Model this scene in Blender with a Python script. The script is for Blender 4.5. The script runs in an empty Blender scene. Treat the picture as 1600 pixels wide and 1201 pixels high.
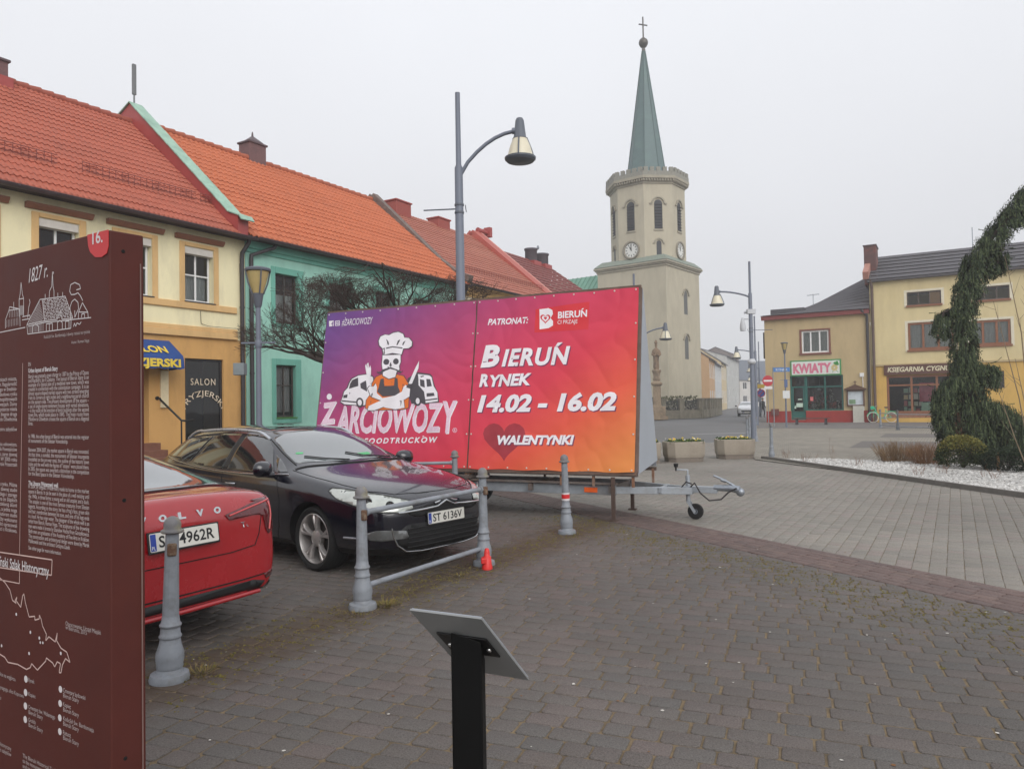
import bpy, bmesh, math, random
from mathutils import Vector, Matrix, noise as mnoise
from mathutils.bvhtree import BVHTree
R = math.radians
random.seed(7)
scene = bpy.context.scene
# ------------------------------------------------------------------ camera, sky, sun, exposure
FPX, EYE = 1150.0, 1.7                      # focal length in photo pixels, eye height
ROLL, PITCH = R(1.03), math.atan(29.5 / 1150.0)
_f = Vector((0, math.cos(PITCH), math.sin(PITCH)))
_u = Vector((0, -math.sin(PITCH), math.cos(PITCH)))
_x = Vector((1, 0, 0))
_r2 = math.cos(ROLL) * _x - math.sin(ROLL) * _u
_u2 = math.cos(ROLL) * _u + math.sin(ROLL) * _x
cam = bpy.data.cameras.new('camera')
camo = bpy.data.objects.new('camera', cam)
scene.collection.objects.link(camo)
camo.matrix_world = Matrix(((_r2.x, _u2.x, -_f.x, 0), (_r2.y, _u2.y, -_f.y, 0), (_r2.z, _u2.z, -_f.z, EYE), (0, 0, 0, 1)))
cam.sensor_width = 36.0
cam.lens = FPX / 1600.0 * 36.0
cam.clip_start, cam.clip_end = 0.05, 3000
scene.camera = camo

world = bpy.data.worlds.new("World")
scene.world = world
world.use_nodes = True
wt = world.node_tree
for n_ in list(wt.nodes): wt.nodes.remove(n_)
SUN_EL, SUN_AZ = R(32), R(160)
sky = wt.nodes.new('ShaderNodeTexSky'); sky.sky_type = 'NISHITA'; sky.sun_disc = False
sky.sun_elevation = SUN_EL; sky.sun_rotation = SUN_AZ; sky.air_density = 1.5; sky.dust_density = 6.0
hs = wt.nodes.new('ShaderNodeHueSaturation'); hs.inputs['Saturation'].default_value = 0.12
hs.inputs['Value'].default_value = 1.0
tc = wt.nodes.new('ShaderNodeTexCoord')
sx = wt.nodes.new('ShaderNodeSeparateXYZ')
rp = wt.nodes.new('ShaderNodeValToRGB')       # overcast cloud layer: paler and brighter towards the zenith
rp.color_ramp.elements[0].position = 0.0; rp.color_ramp.elements[0].color = (0.70, 0.715, 0.745, 1)
rp.color_ramp.elements[1].position = 0.55; rp.color_ramp.elements[1].color = (0.93, 0.95, 1.0, 1)
e_ = rp.color_ramp.elements.new(0.22); e_.color = (0.80, 0.81, 0.85, 1)
nz = wt.nodes.new('ShaderNodeTexNoise'); nz.inputs['Scale'].default_value = 1.6; nz.inputs['Detail'].default_value = 3
nm = wt.nodes.new('ShaderNodeMath'); nm.operation = 'MULTIPLY_ADD'; nm.inputs[1].default_value = 0.4; nm.inputs[2].default_value = -0.2
na = wt.nodes.new('ShaderNodeMath'); na.operation = 'ADD'
sc_ = wt.nodes.new('ShaderNodeVectorMath'); sc_.operation = 'SCALE'; sc_.inputs['Scale'].default_value = 10.0
mx = wt.nodes.new('ShaderNodeMixRGB'); mx.inputs['Fac'].default_value = 0.86
bg = wt.nodes.new('ShaderNodeBackground'); bg.inputs['Strength'].default_value = 0.1
ow = wt.nodes.new('ShaderNodeOutputWorld')
L = wt.links.new
L(sky.outputs[0], hs.inputs['Color']); L(tc.outputs['Generated'], sx.inputs[0]); L(tc.outputs['Generated'], nz.inputs['Vector'])
L(nz.outputs['Fac'], nm.inputs[0]); L(nm.outputs[0], na.inputs[0]); L(sx.outputs['Z'], na.inputs[1]); L(na.outputs[0], rp.inputs['Fac'])
L(rp.outputs['Color'], sc_.inputs[0]); L(hs.outputs['Color'], mx.inputs['Color1']); L(sc_.outputs[0], mx.inputs['Color2'])
L(mx.outputs[0], bg.inputs['Color']); L(bg.outputs[0], ow.inputs['Surface'])

sl = bpy.data.lights.new('sun', 'SUN'); sl.energy = 1.5; sl.angle = R(50); sl.color = (1.0, 0.97, 0.93)
so = bpy.data.objects.new('sun', sl); scene.collection.objects.link(so)
# sun behind the cloud, behind the camera
sdir = Vector((math.cos(SUN_EL) * math.sin(SUN_AZ), math.cos(SUN_EL) * math.cos(SUN_AZ), math.sin(SUN_EL)))
so.rotation_euler = sdir.to_track_quat('Z', 'Y').to_euler(); so.location = (0, 0, 60)
vs = scene.view_settings
scene.display_settings.display_device = 'sRGB'
vs.view_transform = 'Standard'; vs.look = 'None'; vs.exposure = 0.15; vs.gamma = 1.0
scene.cycles.max_bounces = 8; scene.cycles.transparent_max_bounces = 16
scene.cycles.use_denoising = True

# ------------------------------------------------------------------ survey helpers (photo pixel -> point in the place)
def ray(px, py):
    return (_f * FPX + _r2 * (px - 800.0) - _u2 * (py - 600.5))
def on_ground(px, py, z=0.0):
    d = ray(px, py); t = (z - EYE) / d.z
    return Vector((d.x * t, d.y * t, z))
def at(px, py, Y):
    d = ray(px, py); t = Y / d.y
    return Vector((d.x * t, Y, EYE + d.z * t))

# ------------------------------------------------------------------ object helpers
COL = scene.collection
def s2l(c):
    return tuple(((v / 255.0) / 12.92 if v / 255.0 <= 0.04045 else ((v / 255.0 + 0.055) / 1.055) ** 2.4) for v in c)

class MB:
    """mesh builder: collects faces with material slot and smoothing"""
    def __init__(s): s.v = []; s.f = []; s.m = []; s.s = []
    def poly(s, pts, m=0, smooth=False):
        b = len(s.v); s.v += [tuple(p) for p in pts]; s.f.append(tuple(range(b, b + len(pts)))); s.m.append(m); s.s.append(smooth)
    def mesh(s, vs_, fs_, m=0, smooth=False):
        b = len(s.v); s.v += [tuple(p) for p in vs_]
        for f in fs_: s.f.append(tuple(i + b for i in f)); s.m.append(m); s.s.append(smooth)
    def box(s, a, b, m=0, M=None):
        x0, y0, z0 = a; x1, y1, z1 = b
        vs_ = [(x0,y0,z0),(x1,y0,z0),(x1,y1,z0),(x0,y1,z0),(x0,y0,z1),(x1,y0,z1),(x1,y1,z1),(x0,y1,z1)]
        if M is not None: vs_ = [M @ Vector(v) for v in vs_]
        s.mesh(vs_, [(0,3,2,1),(4,5,6,7),(0,1,5,4),(1,2,6,5),(2,3,7,6),(3,0,4,7)], m)
    def beam(s, p0, p1, w, h, m=0, up=(0,0,1)):
        p0 = Vector(p0); p1 = Vector(p1); d = (p1 - p0).normalized(); up = Vector(up)
        sd = d.cross(up)
        if sd.length < 1e-4: sd = d.cross(Vector((1,0,0)))
        sd.normalize(); up2 = sd.cross(d)
        c = []
        for p in (p0, p1):
            for a, b in ((-1,-1),(1,-1),(1,1),(-1,1)): c.append(p + sd * a * w / 2 + up2 * b * h / 2)
        s.mesh(c, [(3,2,1,0),(4,5,6,7),(0,1,5,4),(1,2,6,5),(2,3,7,6),(3,0,4,7)], m)
    def tube(s, pts, r, n=8, m=0, caps=True, smooth=True):
        pts = [Vector(p) for p in pts]; k = len(pts)
        rs = r if isinstance(r, (list, tuple)) else [r] * k
        t0 = (pts[1] - pts[0]).normalized()
        a = t0.cross(Vector((0,0,1)))
        if a.length < 1e-3: a = t0.cross(Vector((1,0,0)))
        a.normalize(); vs_ = []; pt = t0
        for i, p in enumerate(pts):
            if i == 0: t = t0
            elif i == k - 1: t = (pts[-1] - pts[-2]).normalized()
            else: t = ((pts[i+1] - p).normalized() + (p - pts[i-1]).normalized()).normalized()
            q = pt.rotation_difference(t); a = q @ a; a = (a - t * a.dot(t)).normalized(); b = t.cross(a); pt = t
            for j in range(n):
                th = 2 * math.pi * j / n
                vs_.append(p + (a * math.cos(th) + b * math.sin(th)) * rs[i])
        fs_ = [(i*n+j, i*n+(j+1)%n, (i+1)*n+(j+1)%n, (i+1)*n+j) for i in range(k-1) for j in range(n)]
        s.mesh(vs_, fs_, m, smooth)
        if caps:
            s.poly(list(reversed(vs_[:n])), m); s.poly(vs_[-n:], m)
    def lathe(s, prof, n=20, c=(0,0,0), m=0, smooth=True, M=None, ph=0.0, caps=True):
        vs_ = []
        for r_, z_ in prof:
            for j in range(n):
                th = 2 * math.pi * j / n + ph
                v = Vector((c[0] + r_ * math.cos(th), c[1] + r_ * math.sin(th), c[2] + z_))
                vs_.append(M @ v if M is not None else v)
        k = len(prof)
        s.mesh(vs_, [(i*n+j, i*n+(j+1)%n, (i+1)*n+(j+1)%n, (i+1)*n+j) for i in range(k-1) for j in range(n)], m, smooth)
        if caps:
            s.poly(list(reversed(vs_[:n])), m); s.poly(vs_[-n:], m)
    def prism(s, pts2, d0, d1, O=(0,0,0), ea=(1,0,0), eb=(0,0,1), en=(0,-1,0), m=0, m_side=None):
        """outline in the plane (ea, eb), from d0 to d1 along en"""
        O = Vector(O); ea = Vector(ea); eb = Vector(eb); en = Vector(en)
        A = [O + ea * a + eb * b + en * d0 for a, b in pts2]; B = [O + ea * a + eb * b + en * d1 for a, b in pts2]
        n = len(A); b0 = len(s.v)
        s.v += [tuple(p) for p in A + B]
        ms = m if m_side is None else m_side
        s.f.append(tuple(b0 + i for i in reversed(range(n)))); s.m.append(m); s.s.append(False)
        s.f.append(tuple(b0 + n + i for i in range(n))); s.m.append(m); s.s.append(False)
        for i in range(n):
            j = (i + 1) % n
            s.f.append((b0 + i, b0 + j, b0 + n + j, b0 + n + i)); s.m.append(ms); s.s.append(False)
    def ell(s, c, r, n=14, k=8, m=0, M=None):
        vs_ = []; fs_ = []
        for i in range(k + 1):
            ph = math.pi * i / k - math.pi / 2
            for j in range(n):
                th = 2 * math.pi * j / n
                v = Vector((c[0] + r[0] * math.cos(ph) * math.cos(th), c[1] + r[1] * math.cos(ph) * math.sin(th), c[2] + r[2] * math.sin(ph)))
                vs_.append(M @ v if M is not None else v)
        fs_ = [(i*n+j, i*n+(j+1)%n, (i+1)*n+(j+1)%n, (i+1)*n+j) for i in range(k) for j in range(n)]
        s.mesh(vs_, fs_, m, True)
    def build(s, name, mats, parent=None, bevel=0.0, seg=2, recalc=True, sharp=None, loc=None, merge=False):
        me = bpy.data.meshes.new(name)
        me.from_pydata(s.v, [], s.f)
        mats = mats if isinstance(mats, (list, tuple)) else [mats]
        for m_ in mats: me.materials.append(m_)
        me.polygons.foreach_set('material_index', s.m)
        me.polygons.foreach_set('use_smooth', s.s)
        if recalc or merge:
            bm = bmesh.new(); bm.from_mesh(me)
            if merge: bmesh.ops.remove_doubles(bm, verts=bm.verts, dist=1e-5)
            if recalc: bmesh.ops.recalc_face_normals(bm, faces=bm.faces)
            bm.to_mesh(me); bm.free()
        if sharp is not None: me.set_sharp_from_angle(angle=R(sharp))
        me.update()
        o = bpy.data.objects.new(name, me); COL.objects.link(o)
        if parent is not None: o.parent = parent
        if loc is not None: o.location = loc
        if bevel > 0:
            b = o.modifiers.new('bevel', 'BEVEL'); b.width = bevel; b.segments = seg; b.limit_method = 'ANGLE'; b.angle_limit = R(40)
        return o

def thing(name, label, cat, loc=(0,0,0), rotz=0.0, group=None):
    o = bpy.data.objects.new(name, None); COL.objects.link(o)
    o.empty_display_size = 0.2
    o.location = loc; o.rotation_euler = (0, 0, rotz); o['label'] = label; o['category'] = cat
    if group: o['group'] = group
    return o
def tag(o, label, cat, group=None):
    o['label'] = label; o['category'] = cat
    if group: o['group'] = group
    return o
def struct(o): o['kind'] = 'structure'; return o
def stuff(o, label=None, cat=None):
    o['kind'] = 'stuff'
    if label: o['label'] = label
    if cat: o['category'] = cat
    return o
def copy_tree(o, parent=None):
    c = o.copy(); COL.objects.link(c)
    if parent is not None: c.parent = parent
    for ch in [k for k in bpy.data.objects if k.parent == o]: copy_tree(ch, c)
    return c

def text_mesh(txt, size=1.0, shear=0.0, bold=0.0, spacing=1.0, align='CENTER'):
    """outline of a line of lettering as (verts2d, faces); baseline at 0"""
    cu = bpy.data.curves.new('t', 'FONT'); cu.body = txt; cu.size = size; cu.shear = shear; cu.offset = bold
    cu.space_character = spacing; cu.align_x = align; cu.resolution_u = 3; cu.fill_mode = 'BOTH' if hasattr(cu, 'fill_mode') else cu.fill_mode
    o = bpy.data.objects.new('t', cu); COL.objects.link(o)
    dg = bpy.context.evaluated_depsgraph_get(); dg.update()
    me = bpy.data.meshes.new_from_object(o.evaluated_get(dg))
    vs_ = [(v.co.x, v.co.y) for v in me.vertices]; fs_ = [tuple(p.vertices) for p in me.polygons]
    bpy.data.objects.remove(o); bpy.data.curves.remove(cu); bpy.data.meshes.remove(me)
    return vs_, fs_
def put_text(mb, txt, O, ea, eb, size, m=0, sx=1.0, shear=0.0, bold=0.0, spacing=1.0, align='CENTER', fit=None, warp=None):
    vs_, fs_ = text_mesh(txt, size, shear, bold, spacing, align)
    if fit:
        a0 = min(v[0] for v in vs_); a1 = max(v[0] for v in vs_); k = fit / (a1 - a0)
        c = a0 if align == 'LEFT' else ((a0 + a1) / 2 if align == 'CENTER' else a1)
        vs_ = [((a - c) * k, b) for a, b in vs_]
    O = Vector(O); ea = Vector(ea); eb = Vector(eb)
    if warp: vs_ = [warp(a * sx, b) for a, b in vs_]; mb.mesh([O + ea * a + eb * b for a, b in vs_], fs_, m)
    else: mb.mesh([O + ea * a * sx + eb * b for a, b in vs_], fs_, m)

# ------------------------------------------------------------------ materials
_mc = {}
def mat(name, rgb, rough=0.6, metal=0.0, var=0.12, scale=6.0, bump=0.0, bscale=60.0, spec=0.5, coat=0.0, tint=None, tscale=1.2, tamt=0.5, stretch=None, srgb=True):
    """principled material with mottled colour, optional stain colour and fine bump, all in object coordinates"""
    if name in _mc: return _mc[name]
    m = bpy.data.materials.new(name); m.use_nodes = True; t = m.node_tree; N = t.nodes; K = t.links.new
    b = N['Principled BSDF']
    c = s2l(rgb) if srgb else rgb
    b.inputs['Roughness'].default_value = rough; b.inputs['Metallic'].default_value = metal
    b.inputs['Specular IOR Level'].default_value = spec; b.inputs['Coat Weight'].default_value = coat; b.inputs['Coat Roughness'].default_value = 0.06
    tco = N.new('ShaderNodeTexCoord'); src = tco.outputs['Object']
    if stretch:
        mp = N.new('ShaderNodeMapping'); mp.inputs['Scale'].default_value = stretch; K(src, mp.inputs['Vector']); src2 = mp.outputs[0]
    else: src2 = src
    n1 = N.new('ShaderNodeTexNoise'); n1.inputs['Scale'].default_value = scale; n1.inputs['Detail'].default_value = 6; n1.inputs['Roughness'].default_value = 0.65
    K(src2, n1.inputs['Vector'])
    r1 = N.new('ShaderNodeMapRange'); r1.inputs['From Min'].default_value = 0.25; r1.inputs['From Max'].default_value = 0.75
    r1.inputs['To Min'].default_value = 1 - var; r1.inputs['To Max'].default_value = 1 + var
    K(n1.outputs['Fac'], r1.inputs['Value'])
    vm = N.new('ShaderNodeVectorMath'); vm.operation = 'SCALE'; vm.inputs[0].default_value = c
    K(r1.outputs[0], vm.inputs['Scale']); out = vm.outputs[0]
    if tint is not None:
        n2 = N.new('ShaderNodeTexNoise'); n2.inputs['Scale'].default_value = tscale; n2.inputs['Detail'].default_value = 8; n2.inputs['Roughness'].default_value = 0.7
        K(src2, n2.inputs['Vector'])
        r2 = N.new('ShaderNodeMapRange'); r2.inputs['From Min'].default_value = 0.48; r2.inputs['From Max'].default_value = 0.72
        r2.inputs['To Max'].default_value = tamt; K(n2.outputs['Fac'], r2.inputs['Value'])
        mm = N.new('ShaderNodeMixRGB'); mm.inputs['Color2'].default_value = (*s2l(tint), 1)
        K(r2.outputs[0], mm.inputs['Fac']); K(out, mm.inputs['Color1']); out = mm.outputs[0]
    K(out, b.inputs['Base Color'])
    r3 = N.new('ShaderNodeMapRange'); r3.inputs['To Min'].default_value = max(0.02, rough - 0.12 * (rough > .15)); r3.inputs['To Max'].default_value = min(1, rough + 0.12 * (rough > .15))
    K(n1.outputs['Fac'], r3.inputs['Value']); K(r3.outputs[0], b.inputs['Roughness'])
    if bump > 0:
        n3 = N.new('ShaderNodeTexNoise'); n3.inputs['Scale'].default_value = bscale; n3.inputs['Detail'].default_value = 4
        K(src, n3.inputs['Vector'])
        bp = N.new('ShaderNodeBump'); bp.inputs['Strength'].default_value = 1.0; bp.inputs['Distance'].default_value = bump
        K(n3.outputs['Fac'], bp.inputs['Height']); K(bp.outputs[0], b.inputs['Normal'])
    _mc[name] = m
    return m
def glass_mat(name='clear_glass', tint=(0.82, 0.86, 0.85), ior=1.5, rough=0.02):
    if name in _mc: return _mc[name]
    m = bpy.data.materials.new(name); m.use_nodes = True; t = m.node_tree; N = t.nodes; K = t.links.new
    N.remove(N['Principled BSDF']); o = N['Material Output']
    tr = N.new('ShaderNodeBsdfTransparent'); tr.inputs[0].default_value = (*tint, 1)
    gl = N.new('ShaderNodeBsdfGlossy'); gl.inputs['Roughness'].default_value = rough
    fr = N.new('ShaderNodeFresnel'); fr.inputs['IOR'].default_value = ior
    tco = N.new('ShaderNodeTexCoord'); n = N.new('ShaderNodeTexNoise'); n.inputs['Scale'].default_value = 1.5; n.inputs['Detail'].default_value = 2
    bp = N.new('ShaderNodeBump'); bp.inputs['Strength'].default_value = 0.25; bp.inputs['Distance'].default_value = 0.01
    K(tco.outputs['Object'], n.inputs['Vector']); K(n.outputs['Fac'], bp.inputs['Height']); K(bp.outputs[0], gl.inputs['Normal'])
    mx_ = N.new('ShaderNodeMixShader'); K(fr.outputs[0], mx_.inputs['Fac']); K(tr.outputs[0], mx_.inputs[1]); K(gl.outputs[0], mx_.inputs[2]); K(mx_.outputs[0], o.inputs['Surface'])
    _mc[name] = m
    return m
GLASS = glass_mat()
DARKGLASS = mat('dark_window_glass', (34, 38, 42), rough=0.05, var=0.5, scale=2.0, spec=0.8)
BLACK = mat('black_paint', (14, 14, 15), rough=0.45, var=0.2)
GALV = mat('galvanised_steel', (150, 156, 164), rough=0.42, metal=0.75, var=0.15, scale=20, tint=(110, 104, 98), tscale=6, tamt=0.35)
WHITEP = mat('white_paint', (226, 226, 224), rough=0.5, var=0.06)
RUBBER = mat('rubber', (18, 18, 19), rough=0.85, var=0.25, scale=30, bump=0.002, bscale=200)
# accents drawn as shapes of their own, so bold letters never cut holes into them
_ACC = {'Ń': 'N', 'Ż': 'Z', 'Ó': 'O', 'Ę': 'E', 'ń': 'n', 'ż': 'z', 'ó': 'o'}
_put_plain = put_text
def put_text(mb, txt, O, ea, eb, size, m=0, sx=1.0, shear=0.0, bold=0.0, spacing=1.0, align='CENTER', fit=None, warp=None):
    if not any(ch in _ACC for ch in txt):
        return _put_plain(mb, txt, O, ea, eb, size, m, sx, shear, bold, spacing, align, fit, warp)
    base = ''.join(_ACC.get(ch, ch) for ch in txt)
    vs_, fs_ = text_mesh(base, size, shear, bold, spacing, 'LEFT')
    vs_ = list(vs_); fs_ = list(fs_)
    def w(s):
        if not s: return 0.0
        v, _ = text_mesh(s + 'I', size, 0, 0, spacing, 'LEFT'); return max(a for a, b in v)
    wi = w('I') if True else 0
    a1 = max(v[0] for v in vs_)
    for i, ch in enumerate(txt):
        if ch not in _ACC: continue
        x0 = w(base[:i]) - (w('I') if base[:i] else 0); x1 = w(base[:i + 1]) - w('I'); c = (x0 + x1) / 2
        up = ch.isupper(); zt = size * (0.74 if up else 0.56); s = size; bw = .055 * s + bold
        if ch in 'ŃÓńó': q = [(c - .05*s, zt), (c + bw, zt), (c + .16*s + bw, zt + .15*s), (c + .03*s, zt + .15*s)]
        elif ch in 'Żż': q = [(c + (.07*s + bold) * math.cos(t * math.pi / 5), zt + .075*s + (.07*s + bold) * math.sin(t * math.pi / 5)) for t in range(10)]
        else: q = [(c + .1*s, 0), (c + .2*s, 0), (c + .17*s, -.1*s), (c + .26*s, -.15*s), (c + .1*s, -.17*s)]
        q = [(a + shear * b, b) for a, b in q]
        n = len(vs_); vs_ += q; fs_.append(tuple(range(n, n + len(q))))
    c0 = 0 if align == 'LEFT' else (a1 / 2 if align == 'CENTER' else a1)
    k = fit / a1 if fit else 1.0
    vs_ = [((a - c0) * k, b) for a, b in vs_]
    O = Vector(O); ea = Vector(ea); eb = Vector(eb)
    if warp: vs_ = [warp(a * sx, b) for a, b in vs_]; sx = 1.0
    mb.mesh([O + ea * a * sx + eb * b for a, b in vs_], fs_, m)

# ------------------------------------------------------------------ ground
def rnd_mat(name, cols, rough=0.8, bump=0.003, bscale=90, tint=None, line=None, spot=None):
    """paving stones: every stone its own tone, speckle, optional soil along a line (p, q, width)"""
    m = bpy.data.materials.new(name); m.use_nodes = True; t = m.node_tree; N = t.nodes; K = t.links.new
    b = N['Principled BSDF']; b.inputs['Specular IOR Level'].default_value = 0.35
    g = N.new('ShaderNodeNewGeometry'); r = N.new('ShaderNodeValToRGB'); r.color_ramp.interpolation = 'LINEAR'
    el = r.color_ramp.elements
    while len(el) < len(cols): el.new(0.5)
    for i, c in enumerate(cols):
        el[i].position = i / (len(cols) - 1); el[i].color = (*s2l(c), 1)
    K(g.outputs['Random Per Island'], r.inputs['Fac'])
    tco = N.new('ShaderNodeTexCoord')
    n0 = N.new('ShaderNodeTexNoise'); n0.inputs['Scale'].default_value = 0.35; n0.inputs['Detail'].default_value = 5; K(tco.outputs['Object'], n0.inputs['Vector'])
    n1 = N.new('ShaderNodeTexNoise'); n1.inputs['Scale'].default_value = 120; n1.inputs['Detail'].default_value = 5; K(tco.outputs['Object'], n1.inputs['Vector'])
    a = N.new('ShaderNodeMapRange'); a.inputs['From Min'].default_value = .3; a.inputs['From Max'].default_value = .7; a.inputs['To Min'].default_value = .82; a.inputs['To Max'].default_value = 1.18; K(n0.outputs['Fac'], a.inputs['Value'])
    a2 = N.new('ShaderNodeMapRange'); a2.inputs['From Min'].default_value = .36; a2.inputs['From Max'].default_value = .64; a2.inputs['To Min'].default_value = .5; a2.inputs['To Max'].default_value = 1.5; n1.inputs['Roughness'].default_value = .8; K(n1.outputs['Fac'], a2.inputs['Value'])
    mu = N.new('ShaderNodeMath'); mu.operation = 'MULTIPLY'; K(a.outputs[0], mu.inputs[0]); K(a2.outputs[0], mu.inputs[1])
    sc = N.new('ShaderNodeVectorMath'); sc.operation = 'SCALE'; K(r.outputs[0], sc.inputs[0]); K(mu.outputs[0], sc.inputs['Scale'])
    out = sc.outputs[0]
    if tint:
        n2 = N.new('ShaderNodeTexNoise'); n2.inputs['Scale'].default_value = 1.1; n2.inputs['Detail'].default_value = 9; n2.inputs['Roughness'].default_value = .75; K(tco.outputs['Object'], n2.inputs['Vector'])
        q = N.new('ShaderNodeMapRange'); q.inputs['From Min'].default_value = .5; q.inputs['From Max'].default_value = .75; q.inputs['To Max'].default_value = .55; K(n2.outputs['Fac'], q.inputs['Value'])
        mm = N.new('ShaderNodeMixRGB'); mm.inputs['Color2'].default_value = (*s2l(tint), 1); K(q.outputs[0], mm.inputs['Fac']); K(out, mm.inputs['Color1']); out = mm.outputs[0]
    if line:
        (x0, y0), (x1, y1), wd, colr = line
        nn = Vector((y1 - y0, -(x1 - x0), 0)).normalized()
        dt = N.new('ShaderNodeVectorMath'); dt.operation = 'DOT_PRODUCT'; dt.inputs[1].default_value = nn; K(tco.outputs['Object'], dt.inputs[0])
        sb = N.new('ShaderNodeMath'); sb.operation = 'SUBTRACT'; sb.inputs[1].default_value = nn.dot(Vector((x0, y0, 0))); K(dt.outputs['Value'], sb.inputs[0])
        ab = N.new('ShaderNodeMath'); ab.operation = 'ABSOLUTE'; K(sb.outputs[0], ab.inputs[0])
        n3 = N.new('ShaderNodeTexNoise'); n3.inputs['Scale'].default_value = 3.5; n3.inputs['Detail'].default_value = 8; n3.inputs['Roughness'].default_value = .7; K(tco.outputs['Object'], n3.inputs['Vector'])
        m1 = N.new('ShaderNodeMath'); m1.operation = 'MULTIPLY_ADD'; m1.inputs[1].default_value = wd * 2.2; m1.inputs[2].default_value = -wd * 1.1; K(n3.outputs['Fac'], m1.inputs[0])
        m2 = N.new('ShaderNodeMath'); m2.operation = 'ADD'; K(ab.outputs[0], m2.inputs[0]); K(m1.outputs[0], m2.inputs[1])
        q = N.new('ShaderNodeMapRange'); q.inputs['From Min'].default_value = wd; q.inputs['From Max'].default_value = wd * .15; q.inputs['To Min'].default_value = 0; q.inputs['To Max'].default_value = .8; K(m2.outputs[0], q.inputs['Value'])
        mm = N.new('ShaderNodeMixRGB'); mm.inputs['Color2'].default_value = (*s2l(colr), 1); K(q.outputs[0], mm.inputs['Fac']); K(out, mm.inputs['Color1']); out = mm.outputs[0]
    K(out, b.inputs['Base Color'])
    b.inputs['Roughness'].default_value = rough
    bp = N.new('ShaderNodeBump'); bp.inputs['Distance'].default_value = bump; n4 = N.new('ShaderNodeTexNoise'); n4.inputs['Scale'].default_value = bscale; n4.inputs['Detail'].default_value = 4
    K(tco.outputs['Object'], n4.inputs['Vector']); K(n4.outputs['Fac'], bp.inputs['Height']); K(bp.outputs[0], b.inputs['Normal'])
    return m

def inside(p, poly):
    x, y = p; c = False; n = len(poly)
    for i in range(n):
        x1, y1 = poly[i]; x2, y2 = poly[(i + 1) % n]
        if (y1 > y) != (y2 > y) and x < (x2 - x1) * (y - y1) / (y2 - y1) + x1: c = not c
    return c

def pave(name, poly, deg, lens, pitch, gap, ch, m, z=0.0, jit=.004, tilt=.0012, seed=1, origin=(0, 0)):
    """real stones laid in rows: rows run along direction deg (clockwise from +x), each with chamfered corners and a worn edge"""
    rg = random.Random(seed); e1 = Vector((math.cos(R(deg)), math.sin(R(deg)))); e2 = Vector((-e1.y, e1.x))
    us = [(p[0] - origin[0]) * e1.x + (p[1] - origin[1]) * e1.y for p in poly]; vs2 = [(p[0] - origin[0]) * e2.x + (p[1] - origin[1]) * e2.y for p in poly]
    V = []; F = []; v = min(vs2)
    while v < max(vs2):
        u = min(us) - rg.random() * .2; w = pitch - gap * .75
        while u < max(us):
            l = rg.choice(lens); a = l - gap * rg.uniform(1.0, 1.9)
            cx_, cy_ = u + l / 2, v + pitch / 2
            px, py = origin[0] + e1.x * cx_ + e2.x * cy_, origin[1] + e1.y * cx_ + e2.y * cy_
            u += l
            if not inside((px, py), poly): continue
            if py < 2.0: continue
            ju, jv = rg.uniform(-jit, jit), rg.uniform(-jit, jit); hz = rg.uniform(-.0015, .0015); tx, ty = rg.uniform(-tilt, tilt) * 12, rg.uniform(-tilt, tilt) * 12
            def ring(ins, dz):
                A, B = a / 2 - ins, w / 2 - ins; c = ch * (1 if ins == 0 else .8)
                o = []
                for sx_, sy_, k in ((-1,-1,0),(1,-1,1),(1,1,0),(-1,1,1)):
                    q = [(sx_ * (A - c), sy_ * B), (sx_ * A, sy_ * (B - c))]
                    if k == 0: q.reverse()
                    o += q
                res = []
                for qx, qy in o:
                    uu, vv = cx_ + ju + qx, cy_ + jv + qy
                    res.append((origin[0] + e1.x * uu + e2.x * vv, origin[1] + e1.y * uu + e2.y * vv, z + hz + dz + qx * tx + qy * ty))
                return res
            b = len(V); V += ring(0.0, -.03) + ring(0.0, -.006) + ring(.0025, -.0015) + ring(.006, 0.0)
            for k in range(3):
                for i in range(8):
                    j = (i + 1) % 8; F.append((b + k*8 + i, b + k*8 + j, b + k*8 + 8 + j, b + k*8 + 8 + i))
            F.append(tuple(b + 24 + i for i in range(8)))
        v += pitch
    me = bpy.data.meshes.new(name); me.from_pydata(V, [], F); me.materials.append(m)
    sm = [True] * len(F); me.polygons.foreach_set('use_smooth', sm); me.set_sharp_from_angle(angle=R(50)); me.update()
    o = bpy.data.objects.new(name, me); COL.objects.link(o); return struct(o)

def sheet(name, poly, z, m):
    mb = MB(); mb.poly([(x, y, z) for x, y in poly], 0); o = mb.build(name, m, recalc=False)
    if o.data.polygons[0].normal.z < 0: o.data.flip_normals()
    return struct(o)

ASPHALT = mat('asphalt', (106, 106, 107), rough=.8, var=.16, scale=.5, bump=.004, bscale=120, tint=(88, 86, 86), tscale=.25, tamt=.6)
BOL = [(-2.19, 4.68), (-1.29, 6.24), (-0.33, 7.83), (0.68, 9.61)]
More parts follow.
